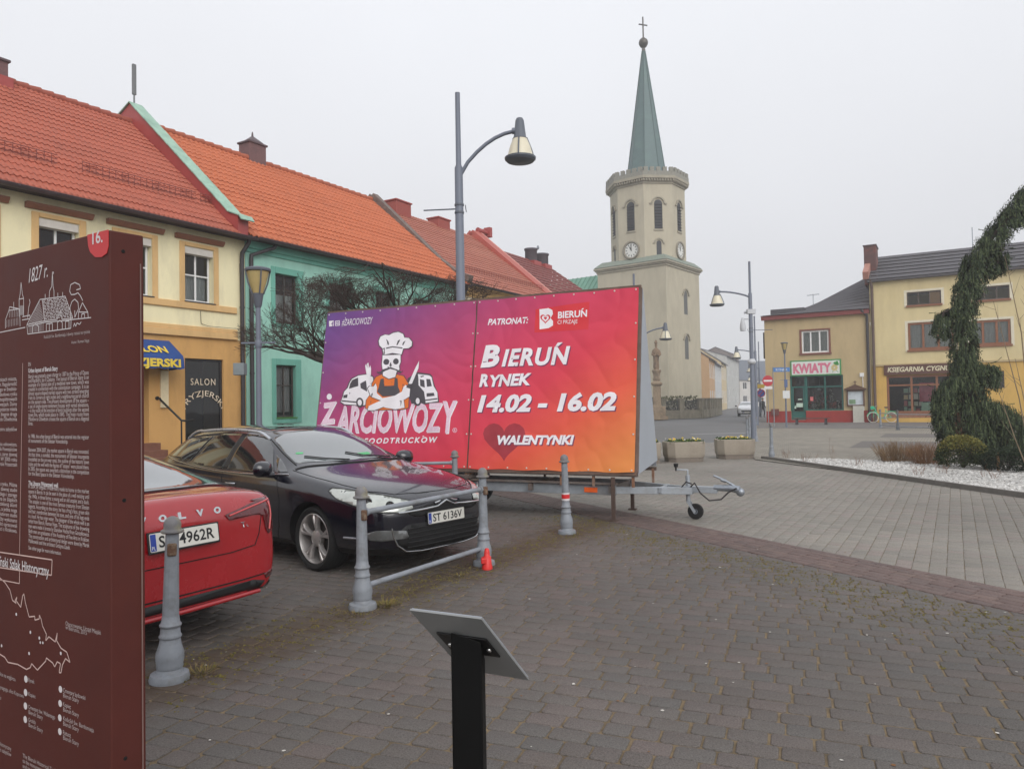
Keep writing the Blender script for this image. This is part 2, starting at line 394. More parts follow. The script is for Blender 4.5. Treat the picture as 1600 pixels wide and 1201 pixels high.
# joint filling: sand with moss
JOINT = mat('joint_sand', (116, 100, 76), rough=.95, var=.45, scale=14, bump=.004, bscale=160, tint=(66, 56, 44), tscale=2.2, tamt=.8)
bandA, bandB = Vector((1.34, 11.30)), Vector((4.10, 6.12))
bd = (bandB - bandA).normalized()
bn = Vector((bd.y, -bd.x));  bn = -bn if bn.x < 0 else bn        # towards the driving lane
E0 = bandA - bd * 9.0; E1 = bandA + bd * 16.0
in0, in1 = E0 - bn * .36, E1 - bn * .36
out0, out1 = E0 + bn * .36, E1 + bn * .36
ground = sheet('ground', [(-700, -200), (700, -200), (700, 900), (-700, 900)], -0.062, ASPHALT)
plaza = [(-13, 1.2), (in1.x, 1.2), (in1.x, in1.y), (in0.x, in0.y), (in0.x - 4, in0.y + 4), (-13, 20)]
plaza = [(-12, 1.6), (6.2, 1.6), tuple(in1 + bd * -10.6 + bn * .1), tuple(in0 + bn * .1), (-4.5, 21.5), (-12, 12)]
STONE_D = rnd_mat('grey_paving_stone', [(92, 86, 82), (96, 90, 86), (93, 89, 85), (101, 92, 88), (91, 88, 85), (96, 91, 87)], rough=.75,
                  tint=(86, 78, 70), line=(BOL[0], BOL[3], .55, (74, 60, 46)))
lane_poly = [tuple(out1 - bn * .1), tuple(out0 - bn * .1), (-2, 26), (4.2, 30.5), (9.3, 28.9), (7.0, 21.0), (7.25, 19.2), (7.9, 15.3), (8.5, 11.6), (9.3, 8), (11, 4)]
sheet('town_square', [(-60, -70), (60, -70), (60, 1.9), (-60, 1.9)], -0.003, mat('square_paving', (98, 94, 91), rough=.8, var=.2, scale=9, bump=.004, bscale=30))
sheet('paving_bed', [(-60, 1.8), (14, 1.8), (14, 4), (9.3, 8), (8.5, 11.6), (7.9, 15.3), (7.25, 19.2), (6.6, 21.0), (9.2, 28.6), (4.2, 30.5), (-2, 26), (-12, 26), (-60, 8)], -0.006, JOINT)
pave('plaza_paving', plaza, -21, [.21, .21, .205, .18, .15], .142, .007, .016, STONE_D, seed=3)
STONE_R = rnd_mat('red_clinker', [(98, 82, 78), (107, 90, 85), (95, 82, 79), (110, 93, 87)], rough=.75, tint=(98, 86, 78))
pave('clinker_band', [tuple(in0 + bn * .02), tuple(in1 + bn * .02), tuple(out1 - bn * .02), tuple(out0 - bn * .02)], math.degrees(math.atan2(bd.y, bd.x)), [.2], .1, .006, .004, STONE_R, seed=5, origin=tuple(in0 + bn * .02), jit=.002, z=.007)
STONE_L = rnd_mat('pale_paving_block', [(120, 116, 109), (130, 125, 117), (126, 122, 114), (133, 126, 118), (127, 123, 116), (131, 121, 115)], rough=.72, tint=(122, 112, 106))
pave('lane_paving', lane_poly, 59, [.2, .2, .2, .1], .15, .0042, .005, STONE_L, seed=9, jit=.002)
# cobbled square on the right, gravel bed with kerb, darker rectangles, pavement along the houses
SETT = bpy.data.materials.new('beige_setts'); SETT.use_nodes = True
def _sett(m, c1, c2, mo, sc):
    t = m.node_tree; N = t.nodes; K = t.links.new; b = N['Principled BSDF']; b.inputs['Roughness'].default_value = .85
    tco = N.new('ShaderNodeTexCoord'); mp = N.new('ShaderNodeMapping'); mp.inputs['Rotation'].default_value = (0, 0, R(31)); K(tco.outputs['Object'], mp.inputs['Vector'])
    br = N.new('ShaderNodeTexBrick'); br.inputs['Scale'].default_value = sc; br.inputs['Mortar Size'].default_value = .03; br.inputs['Brick Width'].default_value = .5; br.inputs['Row Height'].default_value = .45; br.inputs['Bias'].default_value = 0
    br.inputs['Color1'].default_value = (*s2l(c1), 1); br.inputs['Color2'].default_value = (*s2l(c2), 1); br.inputs['Mortar'].default_value = (*s2l(mo), 1)
    K(mp.outputs[0], br.inputs['Vector'])
    n = N.new('ShaderNodeTexNoise'); n.inputs['Scale'].default_value = .5; n.inputs['Detail'].default_value = 8; K(tco.outputs['Object'], n.inputs['Vector'])
    r = N.new('ShaderNodeMapRange'); r.inputs['From Min'].default_value = .3; r.inputs['From Max'].default_value = .7; r.inputs['To Min'].default_value = .9; r.inputs['To Max'].default_value = 1.1; K(n.outputs['Fac'], r.inputs['Value'])
    s = N.new('ShaderNodeVectorMath'); s.operation = 'SCALE'; K(br.outputs['Color'], s.inputs[0]); K(r.outputs[0], s.inputs['Scale']); K(s.outputs[0], b.inputs['Base Color'])
    bp = N.new('ShaderNodeBump'); bp.inputs['Distance'].default_value = .01; bp.invert = True; K(br.outputs['Fac'], bp.inputs['Height']); K(bp.outputs[0], b.inputs['Normal'])
_sett(SETT, (150, 144, 132), (132, 126, 116), (98, 92, 84), 2.4)
sq = [(6.75, 20.6), (9.2, 29.6), (14.1, 42.5), (17, 40.6), (45, 24.5), (45, -4), (13, -4), (11.6, 4), (9.2, 9), (8.5, 12), (8.0, 15.3)]
sheet('cobbled_square', sq, 0.02, SETT)
mb = MB()
kl = [(7.02, 20.8), (7.16, 20.2), (7.56, 17.52), (7.89, 15.24), (8.14, 13.48), (8.40, 12.0), (9.05, 9.2), (10.0, 6.4), (11.6, 3)]
for i in range(len(kl) - 1):
    a, b2 = Vector((*kl[i], -.02)), Vector((*kl[i + 1], -.02)); mb.beam(a + Vector((0, 0, .05)), b2 + Vector((0, 0, .05)), .08, .12)
struct(mb.build('kerb', mat('kerb_concrete', (112, 108, 103), rough=.85, var=.2, bump=.003)))
DARKSETT = mat('dark_sett', (104, 99, 95), rough=.85, var=.2, scale=12, bump=.006, bscale=30)
def dirquad(px, w, d):
    pass
A_ = Vector((.515, .857)); B_ = Vector((.857, -.515))
for p, w, d, nm in (((11.2, 24.6), 6.2, 4.2, 'dark_paving'), ((15.2, 30.6), 7, 3.4, 'dark_paving')):
    p = Vector(p); sheet(nm, [tuple(p), tuple(p + B_ * w), tuple(p + B_ * w + A_ * d), tuple(p + A_ * d)], 0.024, DARKSETT)
sheet('pavement', [(14.5, 44.2), (13.95, 42.5), (17, 40.6), (45, 24.4), (58, 30), (28, 49.5), (21, 56), (29, 75), (26.2, 76.5), (17.6, 56)], 0.028, mat('pavement_slab', (112, 108, 106), rough=.8, var=.15, scale=2, bump=.004, bscale=40, tint=(96, 92, 88), tscale=.6))
sheet('pavement', [(-9.6, 20.5), (-24, -4), (-26, -3), (-11.6, 21), (-6.5, 30), (3, 46), (9, 58), (11, 57), (4.6, 45), (-4.7, 29)], 0.012, mat('pavement_slab', (112, 108, 106)))
# pale worn lines on the road surface by the church
sheet('road_marking', [(9.2, 38.0), (14.2, 38.2), (14.2, 38.7), (9.2, 38.45)], -0.058, mat('worn_marking', (150, 150, 150), rough=.8, var=.2))
# gravel bed: real pebbles over a bed of grit
bed = [(7.25, 20.2), (7.62, 17.6), (7.95, 15.3), (8.2, 13.5), (8.46, 12.05), (9.1, 9.2), (10.1, 6.4), (13, 6.4), (14, 12.5), (12.3, 16.0), (10.2, 18.6), (8.4, 20.2)]
def gz(x, y): return 0.055 + 0.03 * mnoise.noise(Vector((x * .6, y * .6, 3)))
mb = MB()
mb.poly([(x, y, 0.045) for x, y in bed], 0)
GRIT = mat('white_gravel', (186, 184, 180), rough=.9, var=.45, scale=22, bump=.02, bscale=30, tint=(110, 102, 92), tscale=2.5, tamt=.7)
gb = mb.build('gravel_bed', GRIT, recalc=False); struct(gb)
if gb.data.polygons[0].normal.z < 0: gb.data.flip_normals()
PEB = rnd_mat('gravel_stone', [(120, 116, 110), (190, 188, 184), (214, 212, 208), (168, 164, 158), (222, 220, 216)], rough=.9, bump=.002)
mb = MB(); rg = random.Random(4)
k = 0
while k < 15000:
    x = rg.uniform(7.2, 13.5); y = rg.uniform(6.4, 20.2)
    if not inside((x, y), bed): continue
    k += 1
    r0 = rg.uniform(.012, .038); b0 = len(mb.v); th = rg.random() * 6.28; c_, s_ = math.cos(th), math.sin(th); q = [rg.uniform(.6, 1.2) * r0 for _ in range(4)]; h = r0 * rg.uniform(.4, .8)
    z0 = 0.047
    pts = [(x + c_ * q[0], y + s_ * q[0], z0), (x - s_ * q[1], y + c_ * q[1], z0), (x - c_ * q[2], y - s_ * q[2], z0), (x + s_ * q[3], y - c_ * q[3], z0), (x + rg.uniform(-.3, .3) * r0, y + rg.uniform(-.3, .3) * r0, z0 + h)]
    mb.mesh(pts, [(0, 1, 4), (1, 2, 4), (2, 3, 4), (3, 0, 4)], 0, True)
stuff(mb.build('gravel', PEB, recalc=False), 'pale gravel stones scattered over the planting bed', 'gravel')
# ------------------------------------------------------------------ buildings
def plaster(name, rgb, tint=None, tamt=.62, var=.09):
    return mat(name, rgb, rough=.88, var=var, scale=1.3, bump=.004, bscale=70, tint=tint or tuple(int(c * k) for c, k in zip(rgb, (.8, .8, .82))), tscale=.9, tamt=tamt, stretch=(1, 1, .35), spec=.25)
def tile_mat(name, rgb, tint): return mat(name, rgb, rough=.72, var=.16, scale=5, bump=.002, bscale=60, tint=tint, tscale=.8, tamt=.55, spec=.35)

def facade(mb, x0, x1, z0, z1, openings, depth=.2, y=0.0, m_of=lambda x, z: 0, m_rev=0, extra_z=()):
    """front wall in the plane y, facing -y, with real openings (xa, xb, za, zb) and their reveals"""
    xs = sorted(set([x0, x1] + [o[0] for o in openings] + [o[1] for o in openings]))
    zs = sorted(set([z0, z1] + [o[2] for o in openings] + [o[3] for o in openings] + list(extra_z)))
    for i in range(len(xs) - 1):
        for j in range(len(zs) - 1):
            xa, xb, za, zb = xs[i], xs[i+1], zs[j], zs[j+1]; xm, zm = (xa + xb) / 2, (za + zb) / 2
            if any(o[0] < xm < o[1] and o[2] < zm < o[3] for o in openings): continue
            mb.poly([(xa, y, za), (xb, y, za), (xb, y, zb), (xa, y, zb)], m_of(xm, zm))
    for o in openings:
        xa, xb, za, zb = o[:4]; d = o[4] if len(o) > 4 else depth; m = m_rev if not callable(m_rev) else m_rev(xa, zb)
        mb.poly([(xa, y, za), (xa, y, zb), (xa, y + d, zb), (xa, y + d, za)], m)
        mb.poly([(xb, y, zb), (xb, y, za), (xb, y + d, za), (xb, y + d, zb)], m)
        mb.poly([(xa, y, zb), (xb, y, zb), (xb, y + d, zb), (xa, y + d, zb)], m)
        mb.poly([(xb, y, za), (xa, y, za), (xa, y + d, za), (xb, y + d, za)], m)

CURTAIN = mat('net_curtain', (178, 178, 176), rough=.9, var=.25, scale=9, stretch=(3, 1, .5))
DARKROOM = mat('dark_room', (30, 29, 28), rough=.9, var=.3)
def window(root, xa, xb, za, zb, y, fm, bars_x=1, bars_z=0.5, fw=.06, curtain=None, glass=GLASS, name='window', sash=True):
    """frame with mullions as a part, pane and curtain as sub-parts; outer face at y, looking to -y"""
    mb = MB(); d = .06
    mb.box((xa, y, za), (xa + fw, y + d, zb)); mb.box((xb - fw, y, za), (xb, y + d, zb))
    mb.box((xa + fw, y, za), (xb - fw, y + d, za + fw)); mb.box((xa + fw, y, zb - fw), (xb - fw, y + d, zb))
    for i in range(bars_x):
        x = xa + (xb - xa) * (i + 1) / (bars_x + 1); mb.box((x - fw * .5, y + .006, za + fw), (x + fw * .5, y + d - .006, zb - fw))
    if bars_z:
        z = za + (zb - za) * bars_z; s = [xa + fw] + [xa + (xb - xa) * (i + 1) / (bars_x + 1) for i in range(bars_x)] + [xb - fw]
        for i in range(len(s) - 1):
            mb.box((s[i] + (fw * .5 if i else 0), y + .01, z - fw * .4), (s[i+1] - (fw * .5 if i < len(s) - 2 else 0), y + d - .01, z + fw * .4))
    f = mb.build(name, fm, root, bevel=.006, seg=1)
    g = MB(); g.poly([(xa + fw * .5, y + d * .5, za + fw * .5), (xb - fw * .5, y + d * .5, za + fw * .5), (xb - fw * .5, y + d * .5, zb - fw * .5), (xa + fw * .5, y + d * .5, zb - fw * .5)]); g.build('pane', glass, f, recalc=False)
    if curtain:
        c = MB(); n = 24; c0, c1 = (curtain if isinstance(curtain, tuple) else (0.0, 1.0))
        zc0, zc1 = za + (zb - za) * c0, za + (zb - za) * c1
        for i in range(n):
            a, b = xa + (xb - xa) * i / n, xa + (xb - xa) * (i + 1) / n; ya, yb = y + .14 + .025 * math.sin(i * 1.9), y + .14 + .025 * math.sin((i + 1) * 1.9)
            c.poly([(a, ya, zc0), (b, yb, zc0), (b, yb, zc1), (a, ya, zc1)], 0, True)
        c.build('curtain', CURTAIN, f, recalc=False)
    return f

def roof_tiles(mb, x0, x1, pe, pr, tw=.24, tl=.34, amp=.035, step=.03, m=0, seed=1, curve=0.0):
    """pantile slope from the eaves pe=(y,z) to the ridge pr=(y,z): every course overlaps the one below"""
    rg = random.Random(seed)
    y0, z0 = pe; y1, z1 = pr; ln = math.hypot(y1 - y0, z1 - z0); uy, uz = (y1 - y0) / ln, (z1 - z0) / ln; ny, nz_ = -uz, uy
    if nz_ < 0: ny, nz_ = -ny, -nz_
    rows = max(2, int(round(ln / tl))); cols = max(2, int(round((x1 - x0) / tw))); S = 5
    V = []; F = []; nx = cols * S + 1
    wob = [rg.uniform(-.008, .008) for _ in range(rows + 1)]
    for r_ in range(rows):
        for e in range(2):
            t = (r_ + e) / rows * ln; lift = step * (1 - e) + wob[r_] * (1 - e)
            for i in range(nx):
                ph = (i % S) / S; x = x0 + (x1 - x0) * i / (nx - 1)
                w = amp * (math.sin(2 * math.pi * ph) * .5 + .5) ** 1.4
                s = .012 * mnoise.noise(Vector((x * .35, t * .5, seed)))
                h = w + lift + s; sag = -curve * math.sin(math.pi * t / ln)
                V.append((x, y0 + uy * t + ny * (h + sag), z0 + uz * t + nz_ * (h + sag)))
    for k in range(rows * 2 - 1):
        for i in range(nx - 1):
            F.append((k*nx+i, k*nx+i+1, (k+1)*nx+i+1, (k+1)*nx+i))
    mb.mesh(V, F, m, True)
    # front edge of the first course
    b = len(mb.v)
    for i in range(nx - 1):
        p, q = V[i], V[i+1]; mb.poly([(p[0], p[1], p[2] - .05), (q[0], q[1], q[2] - .05), q, p], m)

def row_root(name, label, s, group=None, off=0.0):
    A = Vector((.515, .857)).normalized(); c = Vector((-7.78, 21.5)) + A * s + Vector((A.y, -A.x)) * off
    return thing(name, label, 'house', (c.x, c.y, 0), R(59), group)
GROUP_L = 'terraced houses along the left side of the square'
RY, RZ, EZ = 4.75, 10.95, 6.72

def gutter(root, x0, x1, y, z, m, r=.075):
    mb = MB(); n = 7
    for i in range(n):
        a, b = math.pi + math.pi * i / n, math.pi + math.pi * (i + 1) / n
        mb.poly([(x0, y + r * math.cos(a), z + r * math.sin(a)), (x1, y + r * math.cos(a), z + r * math.sin(a)), (x1, y + r * math.cos(b), z + r * math.sin(b)), (x0, y + r * math.cos(b), z + r * math.sin(b))], 0, True)
    mb.tube([(x0, y - r, z), (x1, y - r, z)], .012, 6)
    x = x0 + .4
    while x < x1: mb.box((x, y - r - .012, z - .03), (x + .03, y + r + .02, z + .014)); x += .75
    return mb.build('gutter', m, root, recalc=False)
def downpipe(root, x, y, ztop, zbot, m, ex=0.0, r=.05, name='downpipe'):
    mb = MB()
    mb.tube([(x + ex, y - .3, ztop), (x + ex * .9, y - .28, ztop - .12), (x, y - .1, ztop - .42), (x, y - .09, ztop - .6), (x, y - .09, zbot)], r, 10)
    z = zbot + .8
    while z < ztop - .8: mb.lathe([(r + .012, 0), (r + .012, .04)], 10, (x, y - .09, z)); z += 1.9
    return mb.build(name, m, root)
PIPE = mat('dark_pipe', (52, 48, 52), rough=.5, var=.2)
GUTM = mat('gutter_paint', (72, 56, 60), rough=.45, var=.2)
BRICKP = mat('chimney_brick', (112, 84, 84), rough=.9, var=.25, scale=18, bump=.01, bscale=14, tint=(86, 70, 72), tscale=3)
ZINC = mat('weathered_zinc', (126, 128, 130), rough=.55, metal=.4, var=.2)
COPPER = mat('green_copper_sheet', (150, 182, 164), rough=.6, var=.18, scale=3, tint=(112, 146, 130), tscale=2.2, tamt=.8)
REDMET = mat('red_roof_flashing', (160, 70, 66), rough=.5, var=.12, scale=2, tint=(140, 62, 60))

def chimney(root, x0, x1, y0, y1, z0, z1, m, cap=ZINC, capd=.05):
    mb = MB(); mb.box((x0, y0, z0), (x1, y1, z1)); c = mb.build('chimney', m, root, bevel=.01, seg=1)
    k = MB(); k.box((x0 - capd, y0 - capd, z1), (x1 + capd, y1 + capd, z1 + .07)); k.build('chimney_cap', cap, c, bevel=.01, seg=1)
    return c

# ---- yellow house ----
def yellow_house():
    W = 13.5; r = row_root('terraced_house', 'cream and orange house with a red tiled roof and the hairdresser shop', -W, GROUP_L)
    X = lambda s: s + W
    CREAM = plaster('cream_plaster', (238, 228, 188)); ORANGE = plaster('orange_plaster', (208, 162, 102)); TRIM = plaster('orange_trim', (216, 178, 124))
    BROWN = mat('brown_cornice', (138, 92, 70), rough=.7)
    ops = []
    wins = [(-1.97 - 1.85 * i, -1.07 - 1.85 * i) for i in range(6)]
    for a, b in wins: ops.append((X(a), X(b), 4.57, 6.12, .22))
    shop = (X(-1.98), X(-.76), .75, 3.08, .12); door = (X(-4.25), X(-3.02), .86, 2.98, .55); shop2 = (X(-8.2), X(-5.1), .75, 3.05, .12); unseen_shop = (X(-12.9), X(-9.0), .75, 3.05, .12)  # last opening is out of view, added to cut orange reflections in the car
    ops += [shop, door, shop2, unseen_shop]
    mb = MB()
    def mo(x, z): return 0 if z > 3.66 else (1 if z > .5 else 2)
    facade(mb, 0, W, 0, EZ, ops, m_of=mo, m_rev=lambda xa, zb: 0 if zb > 4 else 1, extra_z=(.5, 3.66))
    mb.poly([(0, 9.5, 0), (0, 0, 0), (0, 0, EZ), (0, RY, RZ - .25), (0, 9.5, EZ)], 0); mb.poly([(W, 0, 0), (W, 9.5, 0), (W, 9.5, EZ), (W, RY, RZ - .25), (W, 0, EZ)], 0); mb.poly([(0, 9.5, 0), (0, 9.5, EZ), (W, 9.5, EZ), (W, 9.5, 0)], 0)
    mb.build('wall', [CREAM, ORANGE, mat('grey_plinth', (116, 110, 104), rough=.9)], r, recalc=False)
    t = MB()
    for a, b in wins:
        t.box((X(a) - .16, -.035, 4.6), (X(a) - .003, -.002, 6.24)); t.box((X(b) + .003, -.035, 4.6), (X(b) + .16, -.002, 6.24)); t.box((X(a) - .003, -.035, 6.13), (X(b) + .003, -.002, 6.24))
    t.box((0, -.06, 4.42), (X(-.32), -.002, 4.6)); t.box((0, -.05, 3.84), (X(-.3), -.002, 3.96)); t.box((0, -.09, 3.66), (X(-.32), -.002, 3.84))
    t.build('trim_band', TRIM, r, bevel=.012, seg=1)
    c = MB()
    for a, b in wins: c.prism([(0, 0), (.06, 0), (.13, .09), (.13, .13), (0, .13)], X(a) - .3, X(b) + .3, O=(0, -.003, 6.29), ea=(0, -1, 0), eb=(0, 0, 1), en=(1, 0, 0))
    c.build('cornice', BROWN, r)
    # front soffit
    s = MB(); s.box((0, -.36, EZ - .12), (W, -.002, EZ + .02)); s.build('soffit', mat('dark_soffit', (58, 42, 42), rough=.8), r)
    SILL = mat('dark_sill', (64, 58, 58), rough=.5)
    for a, b in wins:
        k = MB(); k.box((X(a) - .03, -.07, 4.602), (X(b) + .03, .21, 4.63)); 
        f = window(r, X(a) + .01, X(b) - .01, 4.64, 5.98, .16, WHITEP, 1, .55, .055, curtain=(0, .55) if random.random() < .5 else None)
        k.build('sill', SILL, f)
        q = MB(); q.box((X(a) + .005, .0, 5.93), (X(b) - .005, .155, 6.115)); q.build('shutter_box', mat('shutter_white', (212, 206, 196), rough=.6), f, bevel=.01)
    fr = mat('shop_frame_black', (38, 36, 38), rough=.4)
    sg = glass_mat('shop_glass', (.38, .42, .44), 1.7)
    for (a, b, z0, z1, d), bx in ((shop, 0), (shop2, 1), (unseen_shop, 2)):
        f = window(r, a + .005, b - .005, z0 + .005, z1 - .005, .06, fr, bx, 0, .07, glass=sg, name='shop_window')
        rm = MB(); rm.box((a, .9, z0), (b, .92, z1)); rm.build('blind', mat('shop_blind', (74, 80, 84), rough=.8, var=.35, scale=2.5, stretch=(1, 1, .3)), f)
    # lettering on the shop pane
    LT = mat('gold_lettering', (222, 206, 180), rough=.6, var=.05)
    mb = MB(); cxs = (shop[0] + shop[1]) / 2
    put_text(mb, 'SALON', (cxs - .01, .055, 2.36), (1, 0, 0), (0, 0, 1), .26, fit=.78, spacing=1.2)
    def arc(a, b):
        rr = .62 + b; th = a / .62; return (rr * math.sin(th), rr * math.cos(th) - .62)
    put_text(mb, 'FRYZJERSKI', (cxs, .055, 2.06), (1, 0, 0), (0, 0, 1), .22, fit=1.42, warp=arc)
    mb.build('lettering', LT, r, recalc=False)
    dm = MB(); a, b, z0, z1, _ = door
    dm.box((a, .5, z0), (b, .56, z1)); dm.box((a + .12, .48, z0 + .15), (b - .12, .497, z1 - .5)); dm.box((a + .12, .48, z1 - .42), (b - .12, .497, z1 - .1))
    dd = dm.build('door', mat('dark_door', (44, 34, 32), rough=.5, var=.3), r, bevel=.01); h = MB(); h.tube([(b - .2, .47, 1.95), (b - .2, .42, 1.95), (b - .3, .42, 1.95)], .015, 8); h.build('handle', GALV, dd)
    st = MB()
    for i in range(5): st.box((a - .35, -.35 - .3 * (4 - i), 0), (b + .1, -.003 - .3 * (4 - i) if i < 4 else .48, .172 * (i + 1) - .001 * i))
    st.build('steps', mat('brown_steps', (116, 76, 60), rough=.8, var=.2, scale=8), r, bevel=.01, seg=1)
    hr = MB(); hr.tube([(b + .22, -.12, 2.0), (b + .22, -.16, 1.95), (b + .3, -.9, 1.42), (b + .42, -.95, 1.4), (b + .62, -.95, 1.42)], .028, 8); hr.lathe([(.05, 0), (.05, .03)], 10, (0, 0, 0), M=Matrix.Translation((b + .22, 0, 2.0)) @ Matrix.Rotation(R(90), 4, 'X')); hr.tube([(b + .3, -.9, 1.42), (b + .3, -.9, .3)], .02, 8)
    hr.build('handrail', BLACK, r)
    wb = MB(); wb.box((b + .3, -.06, 1.75), (b + .52, -.004, 2.72)); wb.build('signboard', mat('blank_signboard', (222, 206, 170), rough=.7), r, bevel=.005)
    cb = MB(); cb.tube([(X(-1.5), -.012, 4.4), (X(-1.48), -.012, 4.05), (X(-1.3), -.06, 3.99), (X(-.2), -.06, 3.99), (X(-.2), -.02, 5.9)], .009, 5); cb.build('cable', mat('facade_cable', (120, 112, 96), rough=.7), r)
    # awning
    aw = MB(); x0, x1 = a - .2, X(-2.46); p = [(-.02, 3.5), (-.2, 3.49), (-.62, 3.08), (-.66, 2.98), (-.68, 2.74)]
    n = 14; V = []; 
    for j, (yy, zz) in enumerate(p):
        for i in range(n + 1):
            x = x0 + (x1 - x0) * i / n; ins = .12 * (1 if j <= 1 else 0) * ((1 if i == n else 0) - (1 if i == 0 else 0))
            V.append((x - ins, yy + .012 * math.sin(i * 1.7 + j), zz + (.02 * math.sin(i * 2.3) if j == 4 else 0)))
    aw.mesh(V, [(j*(n+1)+i, j*(n+1)+i+1, (j+1)*(n+1)+i+1, (j+1)*(n+1)+i) for j in range(4) for i in range(n)], 0, True)
    for i in (0, n): aw.poly([V[j*(n+1)+i] for j in range(5)] + [(V[4*(n+1)+i][0], -.01, 2.72), (V[i][0], -.01, 3.42)], 0)
    BLUE = mat('blue_awning_canvas', (34, 70, 134), rough=.75, var=.15, scale=4, bump=.004, bscale=9)
    ao = aw.build('awning', BLUE, r, recalc=False); YL = mat('yellow_lettering', (226, 196, 70), rough=.7)
    lt = MB(); cxa = (x0 + x1) / 2; e = Vector((0, .62 - .2, 3.41 - 3.0)).normalized()
    put_text(lt, 'SALON', (cxa + .08, -.59, 3.15), (1, 0, 0), tuple(e), .34, bold=.01, fit=1.05); put_text(lt, 'FRYZJERSKI', (cxa, -.70, 2.79), (1, 0, 0), (0, .06, 1), .27, bold=.012, fit=1.75)
    lt.build('lettering', YL, ao, recalc=False)
    # roof
    rm = MB(); roof_tiles(rm, 0, W - .5, (-.45, EZ - .06), (RY, RZ), .135, .33, .036, .024, seed=2)
    rm.poly([(0, RY, RZ - .02), (W, RY, RZ - .02), (W, 10, EZ - .1), (0, 10, EZ - .1)], 0)
    x = 0
    ro = rm.build('roof', tile_mat('red_clay_tile', (168, 92, 72), (142, 80, 66)), r, recalc=False, sharp=50)
    rg_ = MB()
    while x < W - .4: rg_.tube([(x, RY, RZ + .0), (x + .36, RY, RZ + .025)], [.11, .125], 10); x += .34
    rg_.build('ridge_tiles', tile_mat('red_ridge_tile', (150, 80, 64), (120, 66, 56)), ro)
    sg_ = MB()
    for xa, xb in ((W - 8.6, W - 4.9), (W - 4.3, W - 1.1), (W - .95, W - .45)):
        ya, za = .75, EZ - .06 + 1.2 * .816
        for dz in (.06, .16, .26): sg_.tube([(xa, ya - .05, za + dz), (xb, ya - .05, za + dz)], .011, 5)
        x = xa
        while x < xb + .01: sg_.tube([(x, ya - .05, za), (x, ya - .05, za + .28)], .009, 4); x += .17
        x = xa + .3
        while x < xb: sg_.beam((x, ya - .05, za + .22), (x, ya + .3, za + .3), .03, .02); x += .9
    sg_.build('snow_guard', mat('snow_guard_red', (120, 56, 48), rough=.6), ro)
    gutter(r, 0, W, -.5, EZ - .1, GUTM)
    downpipe(r, W - .17, 0, EZ - .1, 0, PIPE, ex=.1, r=.062)
    # fire wall between the two houses: red flashing on this side, green sheet on top
    pw = MB(); q = [(-.42, EZ - .12), (RY, RZ - .1), (RY + .9, RZ - .9), (RY + .9, RZ + .2), (RY, RZ + .62), (-.05, EZ + .58), (-.42, EZ + .5)]
    pw.prism(q, W - .56, W - .2, ea=(0, 1, 0), eb=(0, 0, 1), en=(1, 0, 0)); pr = pw.build('fire_wall', REDMET, r)
    cp = MB(); top = [(-.62, EZ + .30), (-.5, EZ + .44), (-.05, EZ + .60), (RY, RZ + .64), (RY + .9, RZ + .22)]
    for i in range(len(top) - 1):
        ya, za = top[i]; yb, zb = top[i+1]; k = max(1, int(math.hypot(yb - ya, zb - za) / .5))
        for j in range(k):
            a_, b_ = j / k, (j + 1) / k; p0 = (W - .38, ya + (yb - ya) * a_, za + (zb - za) * a_ + .02); p1 = (W - .38, ya + (yb - ya) * b_, za + (zb - za) * b_ + .02 + .015)
            cp.beam(p0, p1, .46, .03)
    cp.build('coping', COPPER, pr)
    an = MB(); an.box((W - .48, RY - .04, RZ + .95), (W - .36, RY + .04, RZ + 1.95)); an.tube([(W - .42, RY, RZ + .6), (W - .42, RY, RZ + 1.0)], .03, 8); an.build('antenna', mat('grey_antenna', (112, 116, 118), rough=.6), r, bevel=.02)
    chimney(r, X(-6.2), X(-4.28), RY - .35, RY + .4, RZ - .8, RZ + .4, BRICKP, mat('chimney_slab', (92, 78, 82), rough=.8))
    fl = MB(); fl.box((X(-6.3), RY - .42, RZ - .5), (X(-4.18), RY + .3, RZ - .02)); fl.build('flashing', REDMET, r)
yellow_house()

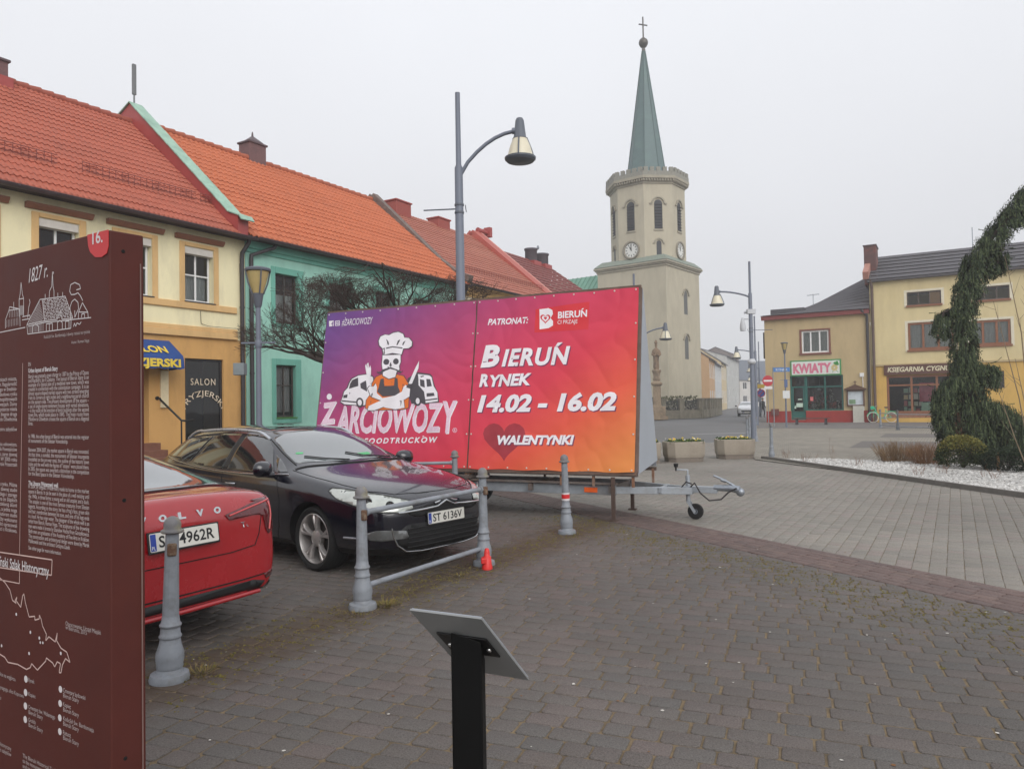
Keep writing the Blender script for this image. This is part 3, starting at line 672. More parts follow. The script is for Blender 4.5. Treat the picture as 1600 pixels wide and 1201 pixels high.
# ---- teal house ----
def teal_house():
    W = 11.08; r = row_root('terraced_house', 'mint green house with an orange tiled roof behind the bare trees', 0.02, GROUP_L)
    MINT = plaster('mint_plaster', (156, 204, 188)); TEAL = plaster('teal_trim', (112, 172, 156)); ops = []
    xs = [1.1 + 2.28 * i for i in range(5)]
    for i, x in enumerate(xs): ops += [(x, x + .92, 4.3, 5.82, .18), (x, x + .78, 1.36, 3.0, .18)]
    mb = MB(); facade(mb, 0, W, 0, EZ, ops, m_of=lambda x, z: 1 if z > 6.33 or z < .45 else 0, m_rev=1, extra_z=(6.33, .45))
    mb.poly([(0, 9.5, 0), (0, 0, 0), (0, 0, EZ), (0, RY, RZ - .2), (0, 9.5, EZ)], 0); mb.poly([(W, 0, 0), (W, 9.5, 0), (W, 9.5, EZ), (W, RY, RZ - .2), (W, 0, EZ)], 0); mb.poly([(0, 9.5, 0), (0, 9.5, EZ), (W, 9.5, EZ), (W, 9.5, 0)], 0)
    mb.build('wall', [MINT, TEAL], r, recalc=False)
    t = MB()
    for x in xs:
        for w, z0, z1 in ((.92, 4.3, 5.82), (.78, 1.36, 3.0)):
            t.box((x - .16, -.03, z0 - .14), (x - .003, -.002, z1 + .2)); t.box((x + w + .003, -.03, z0 - .14), (x + w + .22, -.002, z1 + .2)); t.box((x - .003, -.03, z1 + .003), (x + w + .003, -.002, z1 + .2)); t.box((x - .003, -.03, z0 - .14), (x + w + .003, -.002, z0 - .003))
    t.box((0, -.05, 6.3), (W, -.002, 6.42)); t.box((0, -.1, 6.42), (W, -.002, EZ - .05))
    t.build('trim_band', TEAL, r, bevel=.01, seg=1)
    DF = mat('old_dark_frame', (64, 58, 54), rough=.6, var=.3); GS = mat('green_sill', (70, 128, 60), rough=.6)
    for x in xs:
        window(r, x + .01, x + .91, 4.31, 5.81, .1, DF, 1, .68, .05, curtain=(0, .6))
        f = window(r, x + .01, x + .77, 1.4, 2.99, .1, DF, 1, .62, .05, curtain=(.1, .95)); k = MB(); k.box((x - .02, -.06, 1.362), (x + .8, .1, 1.395)); k.build('sill', GS, f)
    rm = MB(); roof_tiles(rm, -.22, W - .05, (-.45, EZ - .02), (RY, RZ + .1), .19, .36, .045, .024, seed=5)
    rm.poly([(0, RY, RZ + .08), (W, RY, RZ + .08), (W, 10, EZ - .1), (0, 10, EZ - .1)], 0)
    ro = rm.build('roof', tile_mat('orange_clay_tile', (184, 104, 70), (164, 92, 64)), r, recalc=False, sharp=50)
    g = MB(); x = -.2
    while x < W - .3: g.tube([(x, RY, RZ + .1), (x + .4, RY, RZ + .13)], [.11, .13], 10); x += .38
    g.build('ridge_tiles', tile_mat('orange_ridge_tile', (164, 90, 64), (134, 72, 56)), ro)
    gutter(r, 0.05, W, -.5, EZ - .06, GUTM); downpipe(r, .14, 0, EZ - .1, 0, PIPE, ex=.75, r=.062); downpipe(r, W - .1, 0, EZ - .1, 0, PIPE, ex=.1)
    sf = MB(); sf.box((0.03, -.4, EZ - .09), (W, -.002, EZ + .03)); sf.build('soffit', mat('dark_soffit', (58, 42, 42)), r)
    c = chimney(r, 3.98, 4.76, RY - .15, RY + .45, RZ - .5, RZ + .72, BRICKP, mat('chimney_slab', (92, 78, 82))); k = MB()
    k.lathe([(.42, 0), (.38, .05), (.1, .24), (.08, .26)], 4, (4.37, RY + .15, RZ + .8), ph=R(45), smooth=False); k.tube([(4.37, RY + .15, RZ + 1.05), (4.37, RY + .15, RZ + 1.25)], [.05, .02], 8); k.build('cowl', mat('cowl_metal', (86, 74, 78), rough=.6), c)
    # weathered verge towards the next house
    v = MB(); pts = [(-.5, EZ + .22), (.2, EZ + .5), (1.1, EZ + 1.15), (RY, RZ + .3), (RY + 2, RZ - 1.6)]
    for i in range(len(pts) - 1): v.beam((W - .05, *pts[i]), (W - .05, *pts[i+1]), .34, .30)
    v.build('verge', mat('weathered_verge', (106, 92, 86), rough=.8, var=.3, scale=4, tint=(150, 138, 128), tscale=3), r)
teal_house()

# ---- third house, cream, two big chimneys ----
def third_house():
    W = 8.3; r = row_root('terraced_house', 'cream rendered house with two broad red chimneys behind the lamp pole', 11.14, GROUP_L)
    CR = plaster('pale_cream_plaster', (232, 218, 190)); OC = plaster('ochre_moulding', (204, 168, 112)); ops = []
    for i in range(4): ops += [(.8 + 1.9 * i, 1.7 + 1.9 * i, 4.2, 5.6), (.8 + 1.9 * i, 1.9 + 1.9 * i, .8, 2.9)]
    mb = MB(); facade(mb, 0, W, 0, EZ + .1, ops, m_of=lambda x, z: 0)
    mb.poly([(0, 9.5, 0), (0, 0, 0), (0, 0, EZ), (0, RY, RZ - .3), (0, 9.5, EZ)], 0); mb.poly([(W, 0, 0), (W, 9.5, 0), (W, 9.5, EZ), (W, RY, RZ - .3), (W, 0, EZ)], 0); mb.poly([(0, 9.5, 0), (0, 9.5, EZ), (W, 9.5, EZ), (W, 9.5, 0)], 0)
    mb.build('wall', CR, r, recalc=False)
    for o in ops: window(r, o[0] + .01, o[1] - .01, o[2] + .01, o[3] - .01, .1, WHITEP, 1, .6, .05, curtain=(0, .8))
    m = MB(); m.prism([(0, 0), (.05, 0), (.05, .1), (.12, .14), (.12, .22), (.22, .3), (.22, .36), (.3, .44), (.34, .5), (0, .5)], 0, W, O=(0, -.003, EZ - .42), ea=(0, -1, 0), eb=(0, 0, 1), en=(1, 0, 0)); m.build('cornice', OC, r)
    rm = MB(); roof_tiles(rm, .1, W + .05, (-.48, EZ + .06), (RY, RZ - .02), .2, .27, .016, .034, seed=8)
    rm.poly([(0, RY, RZ - .04), (W, RY, RZ - .04), (W, 10, EZ - .1), (0, 10, EZ - .1)], 0)
    rm.build('roof', tile_mat('brown_red_tile', (166, 104, 88), (182, 126, 104)), r, recalc=False, sharp=40)
    gutter(r, 0, W, -.53, EZ + .02, PIPE); RC = mat('red_rendered_chimney', (150, 76, 68), rough=.8, var=.08, scale=2)
    cap = mat('red_cap', (150, 66, 60), rough=.7)
    chimney(r, 1.0, 2.1, RY - .4, RY + .4, RZ - 1.1, RZ + .35, RC, cap); chimney(r, 4.35, 5.35, RY - .35, RY + .35, RZ - 1, RZ + .22, RC, cap)
    sn = MB(); ya, za = .35, EZ + .85
    for dz in (.05, .15): sn.tube([(.3, ya, za + dz), (W - .4, ya, za + dz)], .012, 5)
    x = .3
    while x < W - .4: sn.tube([(x, ya, za - .05), (x, ya, za + .18)], .009, 4); x += .2
    sn.build('snow_guard', mat('snow_guard_red', (120, 56, 48)), r)
third_house()

def fourth_house():
    W = 11.0; r = row_root('terraced_house', 'house with a plain dark red roof, furthest along the left row towards the church', 19.5, GROUP_L)
    CR = plaster('beige_plaster', (206, 190, 160)); ops = [(1 + 2.0 * i, 2 + 2.0 * i, 4.0, 5.4) for i in range(5)] + [(1 + 2.0 * i, 2.1 + 2.0 * i, .8, 2.8) for i in range(5)]
    mb = MB(); ez = EZ - .35; XR = 8.1; facade(mb, 0, W, 0, ez, ops)
    mb.poly([(0, 9.5, 0), (0, 0, 0), (0, 0, ez), (0, RY, RZ - .4), (0, 9.5, ez)], 0); mb.poly([(W, 0, 0), (W, 9.5, 0), (W, 9.5, ez), (W, 0, ez)], 0); mb.poly([(0, 9.5, 0), (0, 9.5, ez), (W, 9.5, ez), (W, 9.5, 0)], 0)
    mb.build('wall', CR, r, recalc=False)
    for o in ops: window(r, o[0] + .01, o[1] - .01, o[2] + .01, o[3] - .01, .1, WHITEP, 1, .6, .05, curtain=(0, .8))
    rm = MB(); n = 18; zr = RZ - .3
    for i in range(n):      # courses of flat dark sheet, hipped at the church end
        a, b = i / n, (i + 1) / n
        def P(t, e, lift): return ((W + .3 - (W + .3 - XR) * t) if e else 0.0, -.4 + (RY + .4) * t, ez + (zr - ez) * t + lift)
        rm.poly([P(a, 0, .03), P(a, 1, .03), P(b, 1, 0), P(b, 0, 0)], 0)
        rm.poly([P(a, 1, .03), (W + .3 - (W + .3 - XR) * a, 9.9 - (9.9 - RY) * a, ez + (zr - ez) * a + .03), (W + .3 - (W + .3 - XR) * b, 9.9 - (9.9 - RY) * b, ez + (zr - ez) * b), P(b, 1, 0)], 0)
    rm.poly([(0, RY, zr), (XR, RY, zr), (W + .3, 9.9, ez), (0, 9.9, ez)], 0)
    rm.build('roof', tile_mat('dark_red_roofing', (126, 66, 62), (140, 82, 74)), r, recalc=False)
    v = MB(); pts = [(-.55, EZ - .15), (RY, RZ + .18), (RY + 2, RZ - 1.6)]
    for i in range(2): v.beam((-.12, *pts[i]), (-.12, *pts[i+1]), .9, .3)
    v.build('verge', mat('red_verge', (170, 84, 72), rough=.6, var=.12), r)
    w = MB()
    for i in range(2): w.beam((.36, pts[i][0], pts[i][1] + .12), (.36, pts[i+1][0], pts[i+1][1] + .12), .14, .12)
    w.build('verge_board', mat('pale_verge', (208, 150, 136), rough=.6), r)
    FL = mat('dark_flue', (92, 90, 96), rough=.7, var=.2, scale=8)
    for x, h, rr in ((6.1, .85, .38), (7.5, .75, .42)):
        m = MB(); m.lathe([(rr, -1.0), (rr, h - .12), (rr * 1.12, h - .1), (rr * 1.12, h), (rr * .7, h)], 16, (x, RY, RZ - .45)); c = m.build('flue', FL, r)
        b = MB(); b.box((x - .45, RY - .5, RZ - 1.3), (x + .45, RY + .4, RZ - .42)); b.build('flashing', REDMET, c)
    a = MB(); a.tube([(6.85, RY, RZ - .5), (6.85, RY, RZ + .55)], .02, 6); a.ell((6.85, RY - .1, RZ + .6), (.14, .05, .14)); a.build('antenna', GALV, r)
    k = MB(); k.tube([(.6, RY, RZ), (.6, RY, RZ + .45)], .09, 8); k.tube([(.6, RY, RZ + .45), (.6, RY, RZ + .55)], .14, 8); k.tube([(.1, RY, RZ + .42), (1.1, RY, RZ + .42)], [.16, .1], 8); k.box((1.05, RY - .2, RZ + .2), (1.3, RY + .2, RZ + .75))
    k.build('cowl', REDMET, r)
fourth_house()

# ---- church ----
def church():
    C = Vector((15.32, 72.0)); dl = Vector((-.788, .616)); dr_ = Vector((.616, .788)); w = 7.8
    cen = C + (dl + dr_) * (w / 2); ang = math.atan2(dr_.y, dr_.x)
    r = thing('church', 'pale church with a square tower, octagonal belfry and tall green spire', 'church', (cen.x, cen.y, 0), ang)
    # local: +x to the right-back (dr), +y to the left-back (dl); visible faces are -y (right face) and -x (left face)
    ST = plaster('church_plaster', (182, 174, 154), tint=(158, 150, 132), tamt=.5); STC = mat('church_stone', (158, 151, 134), rough=.9, var=.15, scale=1.5, bump=.01)
    ROOFG = mat('green_copper_roof', (104, 150, 130), rough=.6, var=.18, scale=.8, tint=(128, 168, 148), tscale=.9)
    H = 15.1; h = w / 2
    arch = lambda wd, z0, z1, n=8: [(-wd, z0), (wd, z0)] + [(wd * math.cos(math.pi * i / n), z1 + wd * math.sin(math.pi * i / n)) for i in range(n + 1)]
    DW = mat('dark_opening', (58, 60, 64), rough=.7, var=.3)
    mb = MB(); mb.box((-h, -h, 0), (h, h, H)); mb.box((-h - .25, -h - .25, 0), (h + .25, h + .25, 1.4)); mb.build('tower_wall', ST, r)
    k = MB(); 
    for e, z0, z1 in ((.1, H - .1, H + .12), (.22, H + .12, H + .25), (.32, H + .25, H + .45)): k.box((-h - e, -h - e, z0), (h + e, h + e, z1))
    k.build('cornice', STC, r, bevel=.03, seg=1)
    s = MB(); s.lathe([((h + .3) * 1.414, 0), (3.55 * 1.414, .62)], 4, (0, 0, H + .5), ph=R(45), smooth=False); s.build('skirt_roof', mat('mossy_copper', (124, 134, 122), rough=.7, var=.2, tint=(128, 128, 118), tamt=.8), r)
    ap = 3.6; rr = ap / math.cos(R(22.5)); HB = 24.2
    o = MB(); o.lathe([(rr, H + .4), (rr, HB)], 8, (0, 0, 0), ph=R(22.5), smooth=False); belf = o.build('belfry_wall', ST, r)
    p = MB()
    for q, z0, z1 in ((.1, HB - .55, HB - .35), (.22, HB - .35, HB - .1), (.45, HB - .1, HB + .18)):
        p.lathe([((ap + q) / math.cos(R(22.5)), z0), ((ap + q) / math.cos(R(22.5)), z1)], 8, (0, 0, 0), ph=R(22.5), smooth=False)
    for f in range(8):      # dentils and merlons
        th = f * math.pi / 4; n_ = Vector((math.cos(th), math.sin(th), 0)); t_ = Vector((-n_.y, n_.x, 0)); L_ = 2 * (ap + .45) * math.tan(R(22.5))
        for i in range(12):
            c = n_ * (ap + .3) + t_ * (L_ * ((i + .5) / 12 - .5)); p.beam(c + Vector((0, 0, HB - .33)), c + Vector((0, 0, HB - .1)), .12, .2, up=n_)
    cor = p.build('cornice', STC, r)
    q = MB()
    for f in range(8):
        th = f * math.pi / 4; n_ = Vector((math.cos(th), math.sin(th), 0)); t_ = Vector((-n_.y, n_.x, 0)); L_ = 2 * (ap + .4) * math.tan(R(22.5))
        a = n_ * (ap + .28) - t_ * L_ / 2; b = n_ * (ap + .28) + t_ * L_ / 2
        q.beam(a + Vector((0, 0, HB + .4)), b + Vector((0, 0, HB + .4)), .28, .44, up=(0, 0, 1))
        for i in range(5):
            c = n_ * (ap + .28) + t_ * (L_ * ((i + .5) / 5 - .5)); q.beam(c - t_ * .2 + Vector((0, 0, HB + .83)), c + t_ * .2 + Vector((0, 0, HB + .83)), .3, .42)
    q.build('parapet', mat('parapet_stone', (138, 136, 126), rough=.9, var=.2), r)
    # windows, hood mouldings, clocks per face of the octagon
    for f in range(8):
        th = f * math.pi / 4; n_ = Vector((math.cos(th), math.sin(th), 0)); t_ = Vector((-n_.y, n_.x, 0)); O = n_ * ap
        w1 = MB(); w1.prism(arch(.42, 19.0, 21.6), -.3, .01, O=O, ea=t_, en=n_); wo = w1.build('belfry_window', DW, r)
        l = MB()
        for i in range(9): l.box((-.4, -.08, 19.1 + i * .3), (.4, .0, 19.16 + i * .3), M=Matrix.Translation(O + n_ * .05) @ Matrix.Rotation(th + math.pi / 2, 4, 'Z'))
        l.build('louvre', mat('louvre_wood', (62, 60, 62), rough=.8), wo)
        hd = MB(); pts = [O + n_ * .06 + t_ * (.66 * math.cos(a)) + Vector((0, 0, 21.6 + .66 * math.sin(a))) for a in [math.pi * i / 10 for i in range(11)]]
        pts = [pts[0] + t_ * .25] + pts + [pts[-1] - t_ * .25]
        for i in range(len(pts) - 1): hd.beam(pts[i], pts[i+1], .14, .16, up=n_)
        fr_ = [(-.42, 19.0), (-.42, 21.6), (.42, 21.6), (.42, 19.0)]
        hd.beam(O + t_ * .5 + n_ * .03 + Vector((0, 0, 18.95)), O - t_ * .5 + n_ * .03 + Vector((0, 0, 18.95)), .16, .12, up=n_)
        hd.build('hood_mould', STC, wo)
        if f % 2 == 0:
            c = MB(); Mx = Matrix.Translation(O + Vector((0, 0, 17.05))) @ Matrix.Rotation(th, 4, 'Z') @ Matrix.Rotation(R(90), 4, 'Y')
            c.lathe([(.95, 0), (.95, .16), (.78, .16), (.74, .06), (.72, .05)], 28, M=Mx, caps=False); co = c.build('clock', mat('clock_surround', (132, 126, 112), rough=.8), r)
            d = MB(); d.lathe([(.73, .05), (.73, .06)], 28, M=Mx); d.build('dial', mat('dial_white', (216, 216, 210), rough=.5), co)
            e = MB()
            for i in range(12):
                a = i * math.pi / 6; u_ = t_ * math.sin(a) + Vector((0, 0, math.cos(a))); e.beam(O + n_ * .07 + Vector((0, 0, 17.05)) + u_ * .48, O + n_ * .07 + Vector((0, 0, 17.05)) + u_ * .66, .07, .01, up=n_)
            for a, l_ in ((R(-28), .4), (R(-2), .6)):
                u_ = t_ * math.sin(a) + Vector((0, 0, math.cos(a))); e.beam(O + n_ * .085 + Vector((0, 0, 17.05)) - u_ * .08, O + n_ * .085 + Vector((0, 0, 17.05)) + u_ * l_, .07, .01, up=n_)
            e.build('clock_hands', BLACK, co)
        else:
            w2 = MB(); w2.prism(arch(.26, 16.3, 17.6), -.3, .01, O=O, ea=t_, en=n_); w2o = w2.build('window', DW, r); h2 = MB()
            pts = [O + n_ * .05 + t_ * (.46 * math.cos(a)) + Vector((0, 0, 17.6 + .46 * math.sin(a))) for a in [math.pi * i / 8 for i in range(9)]]; pts = [pts[0] + t_ * .14] + pts + [pts[-1] - t_ * .14]
            for i in range(len(pts) - 1): h2.beam(pts[i], pts[i+1], .12, .14, up=n_)
            h2.build('hood_mould', STC, w2o)
    for z in (7.0, 11.6):
        for n_, t_ in ((Vector((0, -1, 0)), Vector((1, 0, 0))),):
            O = n_ * h + t_ * .45
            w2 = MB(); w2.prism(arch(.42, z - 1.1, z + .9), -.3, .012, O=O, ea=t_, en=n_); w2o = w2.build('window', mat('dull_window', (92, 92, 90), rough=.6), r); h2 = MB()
            pts = [O + n_ * .06 + t_ * (.62 * math.cos(a)) + Vector((0, 0, z + .9 + .62 * math.sin(a))) for a in [math.pi * i / 8 for i in range(9)]]; pts = [pts[0] + t_ * .2] + pts + [pts[-1] - t_ * .2]
            for i in range(len(pts) - 1): h2.beam(pts[i], pts[i+1], .14, .16, up=n_)
            h2.build('hood_mould', STC, w2o)
    sp = MB(); SB = HB + .3; n = 24
    sp.lathe([(2.16 - (2.16 - .16) * i / n if i else 2.16, SB + (38.9 - SB) * i / n) for i in range(n + 1)], 8, (0, 0, 0), ph=R(22.5), smooth=False)
    spo = sp.build('spire', mat('spire_copper', (90, 110, 110), rough=.6, var=.1, scale=1.2, stretch=(1, 1, 2), tint=(104, 130, 122), tscale=.5), r)
    rb = MB()
    for i in range(8):
        a = R(22.5 + 45 * i); rb.tube([(2.17 * math.cos(a), 2.17 * math.sin(a), SB), (.17 * math.cos(a), .17 * math.sin(a), 38.9)], .05, 5)
    rb.build('hip_seam', mat('spire_seam', (80, 100, 100), rough=.6), spo)
    b = MB(); b.lathe([(.16, 38.8), (.2, 39.1), (.1, 39.25), (.3, 39.35), (.48, 39.65), (.5, 39.85), (.42, 40.1), (.2, 40.3), (.08, 40.4), (.07, 42.5)], 14); b.build('ball', mat('dark_bronze', (92, 88, 84), rough=.5, metal=.5), r)
    c = MB(); e = Vector((.83, -.56, 0)); c.beam((0, 0, 40.4), (0, 0, 42.6), .11, .11); c.beam(Vector((0, 0, 41.75)) - e * .5, Vector((0, 0, 41.75)) + e * .5, .1, .1); c.build('cross', mat('dark_iron', (62, 60, 60), rough=.6), r)
    # nave behind the tower
    nv = MB(); x0, x1, y0, y1 = -5.6, 6.5, h + .2, h + 26
    nv.box((x0, y0, 0), (x1, y1, 9.2)); nv.build('nave_wall', ST, r)
    nr = MB(); zr = 15.8; xm = (x0 + x1) / 2
    nr.poly([(x0 - .4, y0, 9.1), (x0 - .4, y1, 9.1), (xm, y1, zr), (xm, y0, zr)]); nr.poly([(x1 + .4, y0, 9.1), (xm, y0, zr), (xm, y1, zr), (x1 + .4, y1, 9.1)]); nr.poly([(x0 - .4, y0, 9.1), (xm, y0, zr), (x1 + .4, y0, 9.1)]); nr.poly([(x0 - .4, y1, 9.1), (xm, y1, zr), (x1 + .4, y1, 9.1)])
    y = y0 + .3
    while y < y1: nr.beam((x0 - .4, y, 9.14), (xm, y, zr + .04), .05, .07); y += .6
    nr.build('nave_roof', ROOFG, r, recalc=False)
church()

# church yard wall with pillars and iron panels, hedge top, statue on its column
STW = mat('old_wall_stone', (118, 112, 98), rough=.95, var=.3, scale=3, bump=.02, bscale=8, tint=(78, 80, 62), tscale=1.2, tamt=.7)
def yard_wall():
    r = thing('churchyard_wall', 'low stone wall with pillars and dark iron panels around the church', 'wall', (14.4, 67.4, 0))
    P = [(-3.2, -1.8), (-.7, .2), (1.2, .9), (3.2, 1.7), (4.7, 4.6), (9.2, 16.5), (11.2, 24)]
    b = MB(); pl_ = MB(); ir = MB(); 
    for i in range(len(P) - 1):
        a, c = Vector((*P[i], 0)), Vector((*P[i+1], 0)); L_ = (c - a).length; n = max(1, int(round(L_ / 1.9)))
        b.beam(a + Vector((0, 0, .4)), c + Vector((0, 0, .4)), .45, .8)
        d = (c - a) / n
        for j in range(n + 1):
            p = a + d * j; pl_.beam(p, p + Vector((0, 0, 1.75)), .52, .52, up=tuple(d.normalized())); pl_.beam(p + Vector((0, 0, 1.752)), p + Vector((0, 0, 1.88)), .64, .64, up=tuple(d.normalized()))
            if j < n:
                q = d.normalized()
                for t in (.95, 1.6): ir.beam(p + q * .27 + Vector((0, 0, t)), p + d - q * .27 + Vector((0, 0, t)), .05, .05)
                k = 0.3
                while k < d.length - .28: ir.beam(p + q * k + Vector((0, 0, .8)), p + q * k + Vector((0, 0, 1.7)), .07, .03); k += .11
    b.build('wall_base', STW, r); pl_.build('pillar_row', STW, r); ir.build('iron_panel', mat('iron_blue_black', (32, 35, 46), rough=.6), r)
    # a pillar for each bay belongs to the wall
yard_wall()
def hedge(name, label, pts, w, h, z0=0, col=(74, 76, 44), n=900, seed=1, cat='hedge'):
    rg = random.Random(seed); mb = MB()
    for _ in range(n):
        i = rg.randrange(len(pts) - 1); t = rg.random(); a, b = Vector(pts[i]), Vector(pts[i+1]); p = a + (b - a) * t
        x, y, z = p.x + rg.uniform(-w, w), p.y + rg.uniform(-w, w), z0 + h * rg.random() ** .7
        s = rg.uniform(.06, .14); d = Vector((rg.uniform(-1, 1), rg.uniform(-1, 1), rg.uniform(-.3, 1))).normalized(); e = d.cross(Vector((rg.uniform(-1, 1), rg.uniform(-1, 1), .3))).normalized()
        c = Vector((x, y, z)); mb.poly([c - e * s, c + d * s * 1.4, c + e * s, c - d * s * .6])
    o = mb.build(name, mat(name + '_leaf', col, rough=.8, var=.4, scale=3), recalc=False); tag(o, label, cat); return o
hedge('hedge', 'low olive hedge behind the churchyard wall below the tower', [(13.2, 69.6), (15.4, 70.6), (18.0, 71.6)], .3, 2.1, 0, seed=3)

def statue():
    p = at(1027, 630, 66.0)
    r = thing('statue', 'weathered saint statue on a tall carved stone pedestal before the tower', 'statue', (p.x, p.y, 0))
    S1 = mat('statue_stone', (128, 108, 88), rough=.9, var=.3, scale=4, tint=(66, 60, 54), tscale=1.6, tamt=.8); S2 = mat('pedestal_stone', (146, 128, 106), rough=.9, var=.25, scale=3, tint=(84, 74, 66), tscale=1.3, tamt=.8)
    m = MB(); m.box((-1.1, -1.1, 0), (1.1, 1.1, .35)); m.box((-.85, -.85, .35), (.85, .85, 1.2)); m.lathe([(.62 * 1.2, 1.2), (.55 * 1.2, 1.4), (.52 * 1.2, 2.9), (.5 * 1.2, 3.0), (.75 * 1.2, 3.15), (.8 * 1.2, 3.3), (.5 * 1.2, 3.42), (.4 * 1.2, 3.5)], 4, ph=R(30), smooth=False)
    m.lathe([(.42, 3.5), (.5, 3.62), (.4, 3.8), (.45, 4.1), (.55, 4.3), (.6, 4.45), (.4, 4.5)], 12); m.build('pedestal', S2, r, bevel=.03, seg=1)
    f = MB()  # one figure: robe, shoulders, head with hat, arms crossed on the chest
    bm_prof = [(.3, 4.48), (.36, 4.7), (.33, 5.2), (.36, 5.6), (.46, 5.95), (.42, 6.25), (.2, 6.42), (.1, 6.47), (.14, 6.55), (.17, 6.7), (.15, 6.85), (.23, 6.88), (.2, 6.94), (.1, 7.12), (.02, 7.18)]
    V = []; F = []; n = 16
    for rr, z in bm_prof:
        for j in range(n):
            th = 2 * math.pi * j / n; k = 1 + (.12 * math.sin(5 * th + z) if z < 6.0 else 0); V.append((rr * k * math.cos(th), rr * k * .72 * math.sin(th), z))
    F = [(i*n+j, i*n+(j+1)%n, (i+1)*n+(j+1)%n, (i+1)*n+j) for i in range(len(bm_prof)-1) for j in range(n)]; f.mesh(V, F, 0, True); f.poly(list(reversed(V[:n]))); f.poly(V[-n:])
    for s in (-1, 1): f.tube([(s * .38, 0, 6.2), (s * .5, -.12, 5.85), (s * .28, -.36, 5.7), (-s * .05, -.38, 5.9)], [.13, .13, .1, .07], 8)
    f.build('figure', S1, r); r.scale = (.72, .72, 1)
statue()
# ------------------------------------------------------------------ houses on the right of the square
RROT = -math.atan2(.5075, .8616)
RO = Vector((17.93, 52.0))
def right_root(label, s):
    p = RO + Vector((.8616, -.5075)) * s
    return thing('shop_house', label, 'house', (p.x, p.y, 0), RROT, 'shop houses on the right of the square')
SLATE = mat('dark_roofing_felt', (82, 80, 84), rough=.85, var=.14, scale=1.2, bump=.01, bscale=12, tint=(68, 64, 66), tscale=.8)
def flat_courses(mb, quad, n, lift=.03):
    a, b, c, d = [Vector(p) for p in quad]      # a-b eaves, d-c ridge
    for i in range(n):
        t, u = i / n, (i + 1) / n; up = Vector((0, 0, lift))
        mb.poly([a + (d - a) * t + up, b + (c - b) * t + up, b + (c - b) * u, a + (d - a) * u])
def flower_shop():
    W = 6.75; r = right_root('beige flower shop house with green shop front and red plinth', 0)
    BE = plaster('beige_render', (186, 166, 128), tint=(164, 146, 116)); RD = plaster('red_plinth', (152, 58, 54)); 
    up = (2.46, 4.2, 4.78, 6.32, .12); front = (1.62, 5.02, .83, 3.24, .18); door = (1.66, 2.62, .2, .832, .18)
    mb = MB(); facade(mb, 0, W, 0, 7.22, [up, front, door], m_of=lambda x, z: 1 if z < .82 else 0, m_rev=0, extra_z=(.82,))
    mb.poly([(0, 9, 0), (0, 0, 0), (0, 0, 7.22), (0, 9, 7.22)], 0); mb.poly([(0, 9, 0), (0, 9, 7.2), (W, 9, 7.2), (W, 9, 0)], 0)
    mb.build('wall', [BE, RD], r, recalc=False)
    f = MB(); f.box((-.15, -.3, 7.22), (W - .02, -.002, 7.5)); f.build('fascia', mat('red_fascia', (126, 62, 60), rough=.7, var=.15), r)
    rm = MB(); flat_courses(rm, [(-.2, -.4, 7.5), (W, -.4, 7.5), (W, 5, 10.6), (1.3, 5, 7.9)], 10); rm.poly([(-.2, -.4, 7.5), (1.3, 5, 7.9), (-.2, 9.4, 7.5)]); rm.poly([(1.3, 5, 7.9), (W, 5, 10.6), (W, 9.4, 7.5), (-.2, 9.4, 7.5)])
    rm.box((.35, .5, 7.55), (2.6, 4, 8.02)); rm.poly([(W, -.4, 7.45), (W, 5, 10.55), (W, 9.4, 7.45)])
    ro = rm.build('roof', SLATE, r, recalc=False)
    a = MB(); a.tube([(3.0, 2, 8.2), (3.0, 2, 9.1)], .02, 6); a.beam((2.6, 2, 9.0), (3.4, 2, 9.05), .03, .03)
    for i in range(5): a.beam((2.65 + i * .18, 1.75, 9.02), (2.65 + i * .18, 2.25, 9.02), .02, .02)
    a.build('antenna', GALV, ro)
    sd = MB(); sd.box((-.35, 1.2, 4.6), (-.003, 2.2, 6.5)); sd.build('oriel', PIPE, r, bevel=.02)
    tr = MB()
    for q in ((2.34, 2.458, 4.66, 6.42), (4.202, 4.32, 4.66, 6.42)): tr.box((q[0], -.04, q[2]), (q[1], -.002, q[3]))
    tr.box((2.458, -.04, 6.322), (4.202, -.002, 6.42)); tr.box((2.3, -.1, 4.66), (4.36, -.002, 4.778)); tr.build('window_trim', mat('brown_trim', (122, 76, 66), rough=.7), r)
    window(r, 2.47, 4.19, 4.79, 6.31, .05, WHITEP, 2, 0, .1, curtain=(0, 1))
    GF = mat('green_shop_frame', (30, 92, 84), rough=.5, var=.15)
    mb = MB(); x0, x1 = 1.63, 5.01; z1 = 3.23
    for a, b, c, d in ((x0, x0 + .1, .2, z1), (2.56, 2.74, .2, z1), (3.82, 3.92, .84, z1), (x1 - .1, x1, .84, z1)): mb.box((a, .06, c), (b, .16, d))
    for a, b, c, d in ((x0 + .1, 2.56, z1 - .08, z1), (x0 + .1, 2.56, 2.42, 2.52), (2.74, 3.82, 2.42, 2.5), (3.92, x1 - .1, 2.42, 2.5), (2.74, x1 - .1, .84, .92), (2.74, x1 - .1, z1 - .08, z1)): mb.box((a, .065, c), (b, .155, d))
    sf = mb.build('shop_front', GF, r)
    g = MB(); g.poly([(x0, .11, .9), (x1, .11, .9), (x1, .11, z1), (x0, .11, z1)]); g.build('pane', GLASS, sf, recalc=False)
    d = MB(); d.box((1.74, .075, .22), (2.55, .135, .82)); d.box((1.74, .075, .82), (1.84, .135, 2.42)); d.box((2.45, .075, .82), (2.55, .135, 2.42)); d.tube([(1.9, .05, 1.1), (1.9, .05, 1.4)], .02, 6); dd = d.build('door', GF, r)
